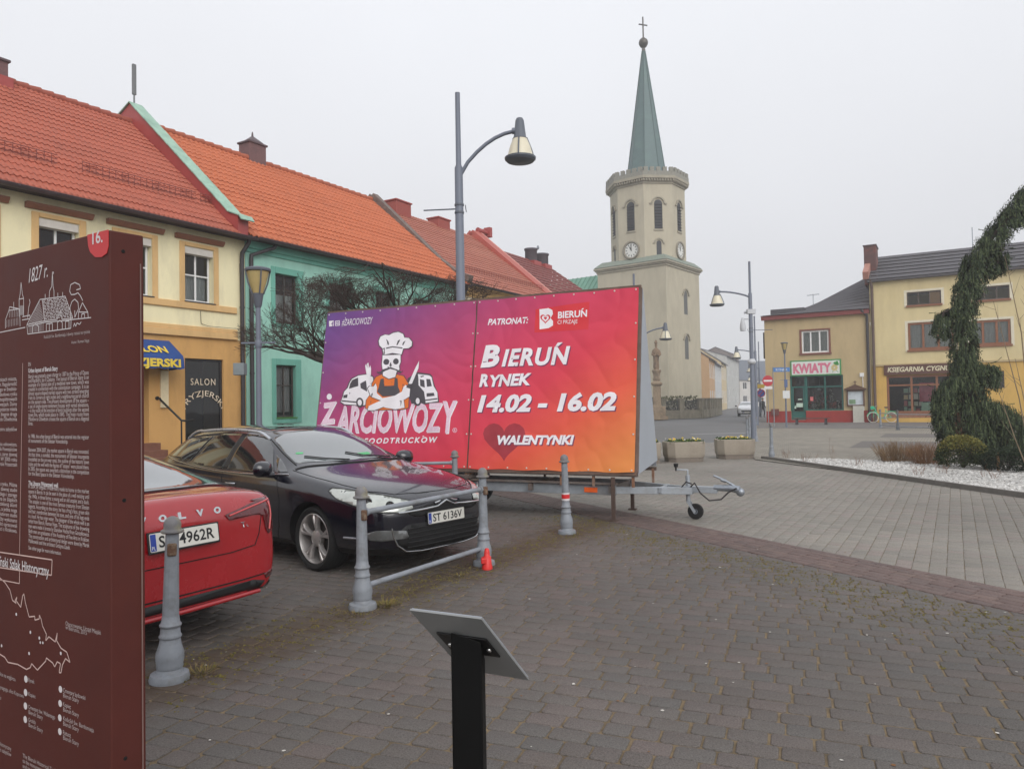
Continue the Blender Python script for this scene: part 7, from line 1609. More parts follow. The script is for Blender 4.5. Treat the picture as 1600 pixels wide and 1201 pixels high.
def far_car():
    t = thing('driving_car', 'white car coming up the far street towards the square', 'car', (*on_ground(1166, 649.5).xy, 0), math.atan2(-.98, -.30))
    PWc = car_paint('white_car_paint', (206, 208, 212), rough=.25)
    S = [(2.0, [(0, .3), (.4, .3), (.5, .36), (.55, .5), (.54, .6), (.5, .68), (.42, .74), (.25, .76), (0, .77)]), (1.85, [(0, .2), (.6, .2), (.72, .28), (.76, .5), (.75, .68), (.7, .78), (.6, .84), (.34, .87), (0, .88)]), (1.2, [(0, .18), (.7, .18), (.84, .25), (.87, .55), (.86, .85), (.8, .94), (.7, 1.0), (.4, 1.03), (0, 1.04)]), (.9, [(0, .18), (.7, .18), (.84, .25), (.87, .55), (.86, .88), (.8, .97), (.7, 1.05), (.4, 1.08), (0, 1.09)]), (.3, [(0, .18), (.72, .18), (.84, .25), (.87, .55), (.86, .9), (.82, .97), (.62, 1.4), (.36, 1.46), (0, 1.47)]), (-.9, [(0, .18), (.72, .18), (.84, .25), (.87, .55), (.86, .92), (.82, .99), (.62, 1.45), (.36, 1.5), (0, 1.51)]), (-1.7, [(0, .2), (.7, .2), (.82, .28), (.85, .58), (.84, .95), (.79, 1.02), (.6, 1.35), (.34, 1.39), (0, 1.4)]), (-2.0, [(0, .3), (.6, .3), (.72, .36), (.75, .6), (.73, .9), (.68, .96), (.55, 1.05), (.3, 1.07), (0, 1.08)])]
    ax = [(1.25, .75), (1.25, -.75), (-1.25, .75), (-1.25, -.75)]; body, bvh = car_body(S, 'body', PWc, t, ax, .31)
    for x, y in ax: wheel(t, x, y, .31, .21, 'single')
    Dz = Drape(bvh, (0, 0, 3), (0, 1, 0), (1, 0, 0), (0, 0, -1)); Dz.patch('windscreen', rnd([(-.66, .88), (0, .93), (.66, .88), (.57, .34), (0, .28), (-.57, .34)], .05), WGLASS, t); Df = Drape(bvh, (4, 0, 0), (0, 1, 0), (0, 0, 1), (-1, 0, 0))
    Df.patch('grille', rnd([(-.45, .42), (.45, .42), (.52, .6), (-.52, .6)], .05), TRIMB, t, .005); Df.patch('lower_grille', rnd([(-.5, .26), (.5, .26), (.45, .36), (-.45, .36)], .03), TRIMB, t, .005)
    for s in (-1, 1):
        Df.patch('headlight', rnd([(.52 * s, .64), (.70 * s, .66), (.70 * s, .76), (.50 * s, .72)], .02), mat('headlight_reflector', (186, 190, 184)), t, .006)
        D = Drape(bvh, (0, 1.6 * s, 0), (1, 0, 0), (0, 0, 1), (0, -s, 0)); D.patch('side_window', rnd([(.7, 1.0), (-.3, 1.0), (-.3, 1.4), (.2, 1.38)], .03), CGLASS, t); D.patch('side_window', rnd([(-.4, 1.0), (-1.5, 1.04), (-1.4, 1.3), (-.4, 1.42)], .03), CGLASS, t); mi = MB(); mi.ell((.7, .98 * s, 1.02), (.07, .1, .08)); mi.tube([(.7, .85 * s, .98), (.7, .95 * s, 1.0)], .03, 6); mi.build('mirror', TRIMB, t)
    plate(t, (2.03, 0, .4), (0, 1, 0), (0, 0, 1), 'ST 2018K')
far_car()
# ------------------------------------------------------------------ brown information sign
def info_sign():
    e = on_ground(172, 640) ; Y = 2.43; X0 = at(172, 700, Y).x
    aF, aS = R(58), R(36)           # front runs away to the left, the edge face away to the right
    fd = Vector((-math.sin(aF), math.cos(aF), 0)); yaw = math.atan2(-fd.y, -fd.x)
    t = thing('information_sign', 'tall dark brown information board with white text, drawing and map', 'sign', (X0, Y, 0), yaw)
    # local: front face at y=0 looking to -y, right edge at x=0, text towards -x
    W, H, T = 1.25, 2.30, .115
    BRN = mat('brown_sign_paint', (78, 35, 29), rough=.6, var=.12, scale=5, bump=.0006, bscale=350, spec=.3, tint=(90, 42, 30), tscale=.8, tamt=.6)
    sh = Matrix(((1, math.tan(R(4)), 0, 0), (0, 1, 0, 0), (0, 0, 1, 0), (0, 0, 0, 1)))
    m = MB(); m.box((-W, 0, .0), (0, T, H), M=sh); b = m.build('board', BRN, t, bevel=.005)
    h = MB()
    for x, y, z in ((0, .045, 2.235), (0, .045, 1.40), (0, .045, .55)): h.lathe([(.0065, -.002), (.0065, .0012), (.005, .002)], 10, M=Matrix.Translation((x + y * .07, y, z)) @ Matrix.Rotation(R(90), 4, 'Y'))
    h.build('screw', GAP, b)
    ln = MB(); ln.box((.0015 + .007, .1, .1), (.0035 + .007, .104, H - .1)); ln.build('seam', mat('pale_seam', (120, 96, 90), rough=.6), b)
    INK = mat('white_print_ink', (206, 200, 200), rough=.6, var=.05); P = -.0012
    # photo pixel on the front face -> (x, z)
    nF = Vector((fd.y, -fd.x, 0)); O = Vector((X0, Y, 0))
    def fx(px, py):
        d = ray(px, py); s = (O - Vector((0, 0, EYE))).dot(nF) / d.dot(nF); q = Vector((0, 0, EYE)) + d * s - O; return (-q.dot(fd), q.z)
    def stroke(mb, pts, w=.002):
        q = [Vector((*fx(*p), 0)) for p in pts]
        for i in range(len(q) - 1):
            d = (q[i+1] - q[i]); 
            if d.length < 1e-5: continue
            n = Vector((-d.y, d.x, 0)).normalized() * w; mb.poly([(c.x, P, c.y) for c in (q[i] - n, q[i+1] - n, q[i+1] + n, q[i] + n)])
    def line(mb, txt, px, py, w_px=None, h=.02, bold=0, align='LEFT', font_w=None, shear=0):
        x, z = fx(px, py); fit = None
        if w_px: x2, z2 = fx(*w_px); fit = abs(x2 - x)
        put_text(mb, txt, (x, P, z), (1, 0, 0), (0, 0, 1), h, align=align, fit=fit, bold=bold, shear=shear)
    # red number badge
    m = MB(); q = [fx(*p) for p in ((137.5, 364), (174, 355), (174, 384), (168, 396), (160, 402), (150, 402), (142, 394), (139, 384))]; q[1] = (q[1][0], H); q[0] = (q[0][0], H); q[2] = (-.001, q[2][1]); q[1] = (-.001, H)
    m.prism(q, .0012, .003); m.build('number_badge', mat('badge_red', (190, 42, 44), rough=.45), b)
    m = MB(); x, z = fx(146, 382); put_text(m, '16.', (x, -.0038, z), (1, 0, 0), (0, 0, 1), .06, align='LEFT', fit=abs(fx(162, 380)[0] - x), bold=.001); m.build('badge_number', INK, b, recalc=False)
    # drawing of the old town hall (read from the photo, four times enlarged)
    z4 = lambda *p: [(x / 4.004, 360 + y / 4.004) for x, y in p]
    m = MB()
    D = [[(0, 638), (160, 606)], [(175, 648), (445, 612)], [(445, 558), (572, 545)], [(36, 612), (36, 560), (58, 500), (125, 490), (128, 600)], [(58, 500), (62, 478), (120, 490)], [(88, 498), (88, 448)], [(122, 540), (122, 430), (128, 400), (134, 325), (142, 398), (150, 425), (150, 540)], [(122, 430), (150, 425)], [(140, 560), (190, 552), (190, 530), (142, 540)], [(175, 548), (178, 520), (182, 480), (190, 450), (186, 430)],
         [(170, 590), (252, 432), (410, 412), (458, 548), (390, 556), (380, 500), (360, 556), (280, 566)], [(170, 590), (176, 648)], [(268, 440), (280, 566), (170, 590)], [(310, 420), (312, 380), (326, 350), (330, 262), (334, 350), (340, 378), (340, 416)], [(330, 262), (338, 262), (336, 270), (330, 270)], [(285, 425), (285, 398)], [(364, 416), (364, 390)], [(394, 412), (394, 386)], [(445, 612), (447, 560)], [(178, 600), (280, 575), (444, 560)],
         [(206, 640), (206, 600), (224, 585), (244, 600), (244, 634)], [(292, 628), (292, 585), (330, 580), (330, 624)], [(311, 583), (311, 626)], [(362, 620), (362, 575), (376, 562), (392, 575), (392, 616)], [(412, 614), (412, 568), (434, 566), (434, 612)], [(444, 560), (440, 480), (452, 445), (470, 430), (490, 450), (494, 490), (480, 520), (470, 545), (470, 500)], [(492, 550), (494, 510), (518, 452), (552, 512), (554, 545)], [(494, 510), (552, 512)], [(512, 545), (514, 522), (530, 520), (532, 545)], [(520, 440), (506, 410), (490, 390), (470, 400), (448, 402), (438, 380), (444, 340), (470, 326), (500, 340), (506, 365), (480, 372)],
         [(462, 602), (468, 580), (476, 600), (484, 578), (500, 588), (510, 572)]]
    for d in D: stroke(m, z4(*d), .0016)
    rg = random.Random(2)
    for k in range(14):     # roof hatching
        y = 438 + k * 9; l = 266 + k * .8; r_ = 412 + k * 3.4; x = l
        while x < r_ - 8:
            w = rg.uniform(8, 22); stroke(m, z4((x, y - (x - l) * .10), (min(r_, x + w), y - (min(r_, x + w) - l) * .10)), .0012); x += w + rg.uniform(2, 9)
    for k in range(9): stroke(m, z4((182 + k * 9, 588 - k * 2), (250 + k * 3, 445 + k * 12)), .0009)
    for k in range(8): stroke(m, z4((44 + k * 10, 606 - k * 2), (44 + k * 10, 560 - k * 2)), .0009)
    for k in range(6): stroke(m, z4((62 + k * 10, 545 - k), (60 + k * 11, 502 - k * 2)), .0009)
    for k in range(6): stroke(m, z4((126 + k * 4, 530), (128 + k * 4, 470)), .0009)
    for k in range(12): stroke(m, z4((184 + k * 8, 640 - k), (184 + k * 8, 604 - k * 2.2)), .0008)
    m.build('town_drawing', INK, b, recalc=False)
    m = MB(); x, z = fx(45.5, 442); put_text(m, '1827 r.', (x, P, z), (1, 0, .06), (0, 0, 1), .075, shear=.25, align='LEFT', fit=abs(fx(75, 437)[0] - x)); m.build('lettering', INK, b, recalc=False)
    m = MB(); line(m, 'Kościół św. Bartłomieja i dawny ratusz na rycinie', 69, 529, (141, 520), .017); line(m, 'Autor: Roman Nyga', 112, 537, (140, 533), .015); m.build('caption', mat('dim_print_ink', (176, 164, 162), rough=.6), b, recalc=False)
    TXT = """Bieruń was granted a town charter in 1387 by the Prince of Opava
and Racibórz, Jan II Żelazny. The layout of Bieruń Stary is an
example of a typical plan of a medieval new town, which was
created in connection with the colonization campaign. It is an
almost square-shaped market square with two streets emerging
from its corners at right angles and a neighbouring parish church
on the eastern side. The present development of the square –
a set of single-storey tenement houses with varied elevations,
– is the result of the erection of brick buildings after the second
town fire, which took place in 1845. The main route from
Mikołów to Oświęcim crosses the square of Bieruń on a diagonal
line.""".split('\n')
    T2 = """In 1986, the urban layout of Bieruń was entered into the register
of monuments of the Silesian Voivodeship.""".split('\n')
    T3 = """Between 2004-2007, the market square in Bieruń was renovated.
At that time, a sundial, the monument of Silesian Insurgents
(modelled on the pre-war one), the outline of the historic town
scales and the well with the figures of "utopce" were placed there.
In 2005, the square was awarded a distinction in the competition
for the Best Space in the Silesian Voivodeship.""".split('\n')
    T4 = """In 2004, an utopiec (Watermen) made its home in the market
square in Bieruń. It can be seen in the place of a well existing until
the 1940s, in three forms: a young and an old utoplec and a duck.
The utoplec is one of the most famous creatures from Silesian
legends. According to the story, he has a frog's face, green skin
and hair, membranes between his toes, and one of his legs ends
in a hoof. He has reign water. The designer of the whole well is an
artist from Bieruń, Roman Nyga. The sculptures of the drowning
men were made in bronze by Stanisław Hochuł from Gorzołkowice.
Both men are graduates of the Academy of Fine Arts in Kraków.
The construction and architectural design were done by Marek
Malikowski and the architect Grażyna Lasek.""".split('\n')
    x0 = fx(45, 700)[0]; x1 = fx(141, 700)[0]; wd = x1 - x0
    m = MB()
    def block(lines, ytop, ybot, full=True):
        z0, z1 = fx(45, ytop)[1], fx(45, ybot)[1]; n = len(lines)
        for i, l in enumerate(lines):
            z = z0 + (z1 - z0) * i / max(1, n - 1); k = wd * (.985 if i < n - 1 else min(1, len(l) / 62.0)); put_text(m, l, (x0, P, z), (1, 0, 0), (0, 0, 1), .021, align='LEFT', fit=k)
    block(TXT, 591, 664); block(T2, 684, 691); block(T3, 705, 742); block(T4, 762, 847)
    put_text(m, 'EN', (x0, P, fx(45, 572)[1]), (1, 0, 0), (0, 0, 1), .02, align='LEFT', fit=.018); put_text(m, 'See other page for more information.', (x0, P, fx(42, 857)[1]), (1, 0, 0), (0, 0, 1), .02, align='LEFT', fit=wd * .55)
    m.build('text_block', mat('text_ink', (196, 186, 184), rough=.6), b, recalc=False)
    m = MB(); put_text(m, 'Urban layout of Bieruń Stary', (x0, P, fx(45, 582)[1]), (1, 0, 0), (0, 0, 1), .022, align='LEFT', fit=wd * .5, bold=.0006); put_text(m, 'The Utopce (Watermen) well', (x0, P, fx(43, 757)[1]), (1, 0, 0), (0, 0, 1), .022, align='LEFT', fit=wd * .5, bold=.0006); m.build('heading', INK, b, recalc=False)
    # the Polish column runs out of the picture on the left; same setting
    m = MB(); xr = fx(27, 700)[0]
    PL = ["miejski w granicach miasta,", "lokowanego na prawie niemieckim. Regularność", "układu rynku z ulicami, wytyczonego w średnio-", "wieczu, zachowała się do dziś. Zabudowa rynku", "składa się z kamieniczek jednopiętrowych", "o zróżnicowanych elewacjach. Domy", "murowane powstały po drugim pożarze miasta", "w roku 1845, przez rynek biegnie droga", "z Mikołowa do Oświęcimia", "", "Układ wpisany do rejestru zabytków", "", "", "W latach 2004-2007 rynek w Bieruniu odnowiono,", "ustawiono zegar słoneczny, pomnik Powstańców", "na wzór przedwojennego, zarys dawnej", "wagi miejskiej oraz studnię. W 2005 roku", "rynek wyróżniono w konkursie Przestrzeń", "", "", "", "W roku 2004 utopiec zamieszkał na rynku. Można", "go zobaczyć w miejscu dawnej studni", "w trzech postaciach: młodego i starego", "utopca oraz kaczki. To jedna ze śląskich", "legend. Ma żabią twarz, zieloną skórę", "i włosy, błony między palcami, a jedna noga", "kończy się kopytem. Autorem studni", "jest artysta z Bierunia. Rzeźby wykonano", "z brązu. Projekt opracowali", "architekci z Krakowa."]
    za, zb = fx(27, 594)[1], fx(27, 832)[1]
    for i, l in enumerate(PL):
        if l: put_text(m, l, (xr, P, za + (zb - za) * i / (len(PL) - 1)), (1, 0, 0), (0, 0, 1), .021, align='RIGHT', fit=min(.46, len(l) * .0098))
    m.build('text_block', mat('text_ink', (196, 186, 184)), b, recalc=False)
    m = MB(); stroke(m, [(36, 567), (31, 867)], .0013); stroke(m, [(0, 862), (82, 874), (81, 898), (0, 886)], .0022); stroke(m, [(82, 874), (82, 875)], .002); stroke(m, [(31, 890), (31, 911), (0, 905)], .0018); 
    stroke(m, [(0, 902), (8, 909), (16, 921), (20, 937), (26, 942), (24, 938), (27, 932), (26, 938), (33, 948), (36, 930), (38, 927), (40, 940), (45, 959), (46, 963), (55, 962), (55, 968), (62, 966), (62, 960), (65, 967), (67, 977), (73, 990), (72, 1000), (77, 994), (87, 1002), (90, 988), (89, 1000), (96, 1012), (105, 1018), (110, 1034), (103, 1028), (98, 1038), (96, 1050), (93, 1050), (95, 1036), (90, 1033), (86, 1041), (83, 1035), (73, 1027), (72, 1032), (59, 1046), (50, 1036), (48, 1042), (42, 1045), (28, 1037), (13, 1034), (8, 1026), (0, 1021)], .0022)
    m.build('map_outline', mat('map_ink', (200, 172, 164), rough=.6), b, recalc=False)
    m = MB(); line(m, 'Bieruński Szlak Historyczny', -16, 880, (77, 891.5), .052, .0006); m.build('route_title', INK, b, recalc=False)
    m = MB()
    for p, rr in (((26, 959), .006), ((48, 987), .006), ((62, 996), .006), ((63.5, 1003), .005), ((67.5, 1003.5), .005), ((95.5, 1020), .006), ((46, 1020), .006), ((3, 1008), .006), ((41, 1060), .013), ((40.5, 1081), .013), ((40.3, 1102), .013), ((40, 1123), .013), ((95, 1076), .012), ((94.5, 1098), .012), ((94, 1120.5), .012), ((94, 1142), .012)):
        x, z = fx(*p); m.poly([(x + rr * math.cos(a * .5236), P, z + rr * math.sin(a * .5236)) for a in range(12)])
    m.build('map_marker', INK, b, recalc=False)
    m = MB(); TT = [('Rynek', 45, 1064), ('Kopiec', 45, 1086), ('Cmentarz św. Walentego', 45, 1106), ('Bieruń Stary', 45, 1114), ('Grobla', 45, 1126), ('Bieruń Stary', 45, 1134), ('Cmentarz żydowski', 99, 1080), ('Bieruń Stary', 99, 1088), ('Kopiec', 99, 1102), ('Bieruń Stary', 99, 1110), ('Kościół św. Bartłomieja', 99, 1124), ('Bieruń Stary', 99, 1132), ('Ratusz', 99, 1146), ('Bieruń Stary', 99, 1154), ('Kaplica na wzgórzu', -6, 1052), ('Dawna synagoga, ulica Kopcowa', -12, 1070), ('Dwór', -4, 1090), ('Opracowanie: Urząd Miejski', 103, 976), ('w Bieruniu, 2015', 103, 982)]
    for s_, px, py in TT: x, z = fx(px, py); put_text(m, s_, (x, P, z), (1, 0, 0), (0, 0, 1), .021, align='LEFT', fit=len(s_) * .0085)
    for i, s_ in enumerate(('The Bieruń Historical Trail leads', 'to the monuments of the town', 'and to its old market square.')): x, z = fx(36, 1182 + i * 8); put_text(m, s_, (x, P, z), (1, 0, 0), (0, 0, 1), .021, align='LEFT', fit=len(s_) * .0085)
    for i, s_ in enumerate(('Bieruński Szlak Historyczny', 'prowadzi do zabytków')): x, z = fx(18, 1172 + i * 9); put_text(m, s_, (x, P, z), (1, 0, 0), (0, 0, 1), .021, align='RIGHT', fit=len(s_) * .0085)
    m.build('map_text', mat('dim_print_ink', (176, 164, 162)), b, recalc=False)
info_sign()

# ------------------------------------------------------------------ lectern plate on a black post, seen from behind
def lectern():
    k = 1.03; Yp = 2.27 * k
    pc = at(733, 1110, Yp); t = thing('lectern_plaque', 'grey tilted plaque on a square black post, seen from behind', 'plaque stand', (pc.x, Yp, 0), R(-24))
    # local frame: +x along the plaque's width, plate leans: upper edge towards the camera (-y)
    A = at(640, 953, 2.20 * k); B = at(752, 967, 2.10 * k); Cc = at(826, 1062, 2.36 * k); Dd = A + (Cc - B)
    M = (Matrix.Translation((pc.x, Yp, 0)) @ Matrix.Rotation(R(-24), 4, 'Z')).inverted()
    a, b, c, d = [M @ p for p in (A, B, Cc, Dd)]; n = (b - a).cross(d - a).normalized(); n = -n if n.z < 0 else n
    m = MB(); q = [a, b, c, d]; q2 = [p + n * .006 for p in q]; m.mesh(q + q2, [(0, 1, 2, 3), (7, 6, 5, 4), (0, 4, 5, 1), (1, 5, 6, 2), (2, 6, 7, 3), (3, 7, 4, 0)]); m.build('plaque', mat('grey_composite', (140, 142, 142), rough=.45, metal=.2, var=.08, scale=3), t)
    m = MB(); q = [p + n * .007 for p in (a, b, c, d)]; q2 = [p + n * .003 for p in q]; ins = [p + (sum(q, Vector()) / 4 - p) * .02 for p in q]; m.mesh([*ins, *[p + n * .003 for p in ins]], [(0, 1, 2, 3), (7, 6, 5, 4), (0, 4, 5, 1), (1, 5, 6, 2), (2, 6, 7, 3), (3, 7, 4, 0)]); m.build('face_sheet', mat('pale_face_sheet', (150, 156, 166), rough=.3), t)
    e1 = (b - a).normalized(); e2 = (d - a).normalized(); cen = (a + b + c + d) / 4
    # bracket under the plate
    w, h = .088, .06; cb = cen - e2 * .02
    bc = [cb + e1 * sx_ * w + e2 * sy_ * h - n * .001 for sx_, sy_ in ((-1, -1), (1, -1), (1, 1), (-1, 1))]; m = MB(); m.mesh(bc + [p - n * .006 for p in bc], [(3, 2, 1, 0), (4, 5, 6, 7), (0, 1, 5, 4), (1, 2, 6, 5), (2, 3, 7, 6), (3, 0, 4, 7)]); bo = m.build('bracket', BLACK, t, bevel=.002)
    m = MB()
    for s in (-1, 1):
        p = cb + e1 * s * .069 + e2 * .012 - n * .007; z_ = (-n).to_track_quat('Z', 'Y').to_matrix().to_4x4(); m.lathe([(.0085, 0), (.008, .004), (.004, .0055)], 12, M=Matrix.Translation(p) @ z_)
    m.build('bolt', mat('bright_bolt', (206, 206, 204), rough=.2, metal=.9), bo)
    top = cb - n * .006; m = MB(); s = .0475
    zt = [top.z + (-(e.dot(n)) / n.z if False else 0) for e in ()]
    def zp(x, y): return top.z - ((x - top.x) * n.x + (y - top.y) * n.y) / n.z
    m = MB(); cs = [(-s, -s), (s, -s), (s, s), (-s, s)]; rot = R(20)
    P2 = [(top.x + math.cos(rot) * u - math.sin(rot) * v, top.y + math.sin(rot) * u + math.cos(rot) * v) for u, v in cs]
    V = [(x, y, 0) for x, y in P2] + [(x, y, zp(x, y)) for x, y in P2]; m.mesh(V, [(3, 2, 1, 0), (4, 5, 6, 7), (0, 1, 5, 4), (1, 2, 6, 5), (2, 3, 7, 6), (3, 0, 4, 7)]); m.build('post', mat('satin_black', (4, 4, 4), rough=.6, var=.3, spec=.2), t, bevel=.004)
lectern()

# ------------------------------------------------------------------ planters, bench, signs, bicycle, person
CONC = mat('exposed_aggregate', (158, 148, 134), rough=.95, var=.22, scale=60, bump=.008, bscale=90, tint=(128, 118, 106), tscale=1.5, tamt=.6); CONB = mat('planter_foot', (124, 114, 104), rough=.95, var=.2, scale=30, bump=.006)
def planter(x, y, yaw, label, seed, w=1.05, flowers=True):
    t = thing('planter', label, 'planter', (x, y, 0), yaw, 'concrete flower planters'); a, b = w / 2, .42; ch = .17
    oc = lambda s, z: [(sx_ * (a * s - q), sy_ * (b * s - r_), z) for sx_, sy_, q, r_ in ((-1, -1, ch, 0), (1, -1, ch, 0), (1, -1, 0, ch), (1, 1, 0, ch), (1, 1, ch, 0), (-1, 1, ch, 0), (-1, 1, 0, ch), (-1, -1, 0, ch))]
    m = MB(); L0 = [oc(.97, .12), oc(1.0, .2), oc(1.03, .55), oc(.93, .555), oc(.92, .46)]; V = sum(L0, []); m.mesh(V, [(i*8+j, i*8+(j+1) % 8, (i+1)*8+(j+1) % 8, (i+1)*8+j) for i in range(4) for j in range(8)]); m.build('planter_body', CONC, t, bevel=.012)
    m = MB(); V = oc(.93, 0) + oc(.94, .12); m.mesh(V, [(j, (j+1) % 8, 8 + (j+1) % 8, 8 + j) for j in range(8)]); m.build('planter_foot', CONB, t, bevel=.008)
    m = MB(); m.poly(oc(.92, .48)); m.build('soil', mat('planter_soil', (60, 48, 38), rough=.95, var=.3, scale=20), t, recalc=False)
    rg = random.Random(seed); m = MB()
    for _ in range(520):
        x_, y_ = rg.uniform(-a * .9, a * .9), rg.uniform(-b * .88, b * .88); z_ = .49 + rg.random() * .11; s = rg.uniform(.012, .028); d = Vector((rg.uniform(-1, 1), rg.uniform(-1, 1), rg.uniform(0, 1.2))).normalized(); e = d.cross(Vector((rg.uniform(-1, 1), rg.uniform(-1, 1), .2))).normalized(); c = Vector((x_, y_, z_)); m.poly([c - e * s, c + d * s * 1.6, c + e * s, c - d * s], 0)
    f = m.build('foliage', mat('pansy_leaf', (72, 92, 44), rough=.8, var=.4, scale=20), t, recalc=False)
    m = MB()
    for _ in range(34):
        x_, y_ = rg.uniform(-a * .88, a * .88), rg.uniform(-b * .85, b * .85); c = Vector((x_, y_, .585 + rg.random() * .05)); s = rg.uniform(.022, .034); nn = Vector((rg.uniform(-.6, .6), -1 + rg.random(), .7)).normalized(); e = nn.cross(Vector((0, 0, 1))).normalized(); u = nn.cross(e); mi = rg.choice([0, 0, 0, 0, 0, 1, 2])
        m.poly([c + (e * math.cos(k * 1.2566) + u * math.sin(k * 1.2566)) * s for k in range(5)], mi)
    m.build('blossom', [mat('yellow_pansy', (196, 172, 62), rough=.7), mat('white_pansy', (214, 208, 190), rough=.7), mat('orange_pansy', (214, 140, 44), rough=.7)], f, recalc=False)
p = on_ground(1074, 722); planter(p.x, p.y + .42, R(4), 'weathered concrete planter with yellow pansies beside the trailer end', 1)
p = on_ground(1155, 717); planter(p.x, p.y + .42, R(-6), 'concrete planter with pansies beside the tall lamp post, right of the other', 2)
p = on_ground(1021, 723); planter(p.x - .28, p.y + .3, R(-8), 'concrete planter almost hidden behind the grey banner end', 3)

def bench():
    a, b = on_ground(1240, 664), on_ground(1296, 664); c = (a + b) / 2; d = b - a; t = thing('bench', 'low backless wooden bench in front of the flower shop', 'bench', c, math.atan2(d.y, d.x)); w = d.length / 2
    m = MB(); [m.box((-w, -.22 + .15 * k, .40), (w, -.22 + .15 * k + .12, .45)) for k in range(3)]; m.build('seat', mat('bench_wood', (84, 62, 54), rough=.8, var=.2), t, bevel=.01)
    for s in (-1, 1):
        m = MB(); x = s * (w - .2); m.prism([(-.22, 0), (-.12, 0), (-.05, .3), (.05, .3), (.12, 0), (.22, 0), (.14, .398), (-.14, .398)], -.06, .06, O=(x, 0, 0), ea=(0, 1, 0), en=(1, 0, 0)); m.build('leg', mat('bench_iron', (58, 56, 60), rough=.7), t)
bench()
def pole_sign(px, py, H, label, build, name='road_sign', r=.03, group=None):
    p = on_ground(px, py); t = thing(name, label, 'road sign', p, 0, group); m = MB(); m.tube([(0, 0, 0), (0, 0, H)], r, 10); m.build('pole', mat('sign_pole', (142, 146, 150), rough=.5, metal=.3), t); build(t); return t
def disc(m, r0, r1, y, z, n=32, mi=0):
    m.poly([(r1 * math.cos(2 * math.pi * i / n), y, z + r1 * math.sin(2 * math.pi * i / n)) for i in range(n)], mi)
def noentry(t):
    z = 2.95; m = MB(); m.lathe([(.37, -.012), (.375, 0), (.37, .012)], 36, M=Matrix.Translation((0, -.05, z)) @ Matrix.Rotation(R(90), 4, 'X')); so_ = m.build('sign_face', mat('sign_red', (178, 34, 48), rough=.45), t)
    m = MB(); m.box((-.29, -.069, z - .06), (.29, -.064, z + .06)); m.build('white_bar', mat('sign_white2', (214, 212, 212), rough=.5), so_); m = MB(); m.box((-.25, -.06, z - .58), (.3, -.045, z - .39)); m.build('plate', mat('sign_white2', (214, 212, 212)), t)
pole_sign(1201, 661, 3.25, 'red and white no entry sign on a thin pole at the shop corner', noentry)
def street_name(t):
    m = MB(); m.box((.02, -.05, 3.3), (1.0, -.03, 3.56)); b = m.build('name_plate', mat('street_blue', (64, 116, 176), rough=.5), t); m = MB(); put_text(m, 'RYNEK', (.51, -.054, 3.36), (1, 0, 0), (0, 0, 1), .18, fit=.7); m.build('lettering', WHITEP, b, recalc=False)
pole_sign(1210, 667, 3.6, 'thin pole with a small blue street name plate beside the no entry sign', street_name)
def warn(t):
    m = MB(); m.lathe([(.36, -.012), (.36, .012)], 30, M=Matrix.Translation((0, -.05, 2.2)) @ Matrix.Rotation(R(90), 4, 'X')); f = m.build('sign_face', mat('sign_blue', (60, 84, 160), rough=.5), t); m = MB(); m.lathe([(.36, .0125), (.36, .016), (.29, .016), (.29, .0125)], 30, M=Matrix.Translation((0, -.05, 2.2)) @ Matrix.Rotation(R(90), 4, 'X'), caps=False); m.build('red_ring', mat('sign_red', (178, 34, 48)), f); m = MB(); m.beam((-.22, -.068, 1.98), (.22, -.068, 2.42), .07, .004, up=(0, 1, 0)); m.build('red_bar', mat('sign_red', (178, 34, 48)), f)
    m = MB(); m.box((-.38, -.06, 2.65), (.38, -.04, 3.0)); m.build('yellow_plate', mat('sign_yellow', (206, 172, 70), rough=.5), t)
pole_sign(1190, 653, 3.1, 'blue and red no stopping sign with a yellow plate down the street', warn)
def lampfloods(t): 
    m = MB(); m.box((-.3, -.2, 8.2), (.3, .2, 8.75)); m.build('box_head', HEADM, t)
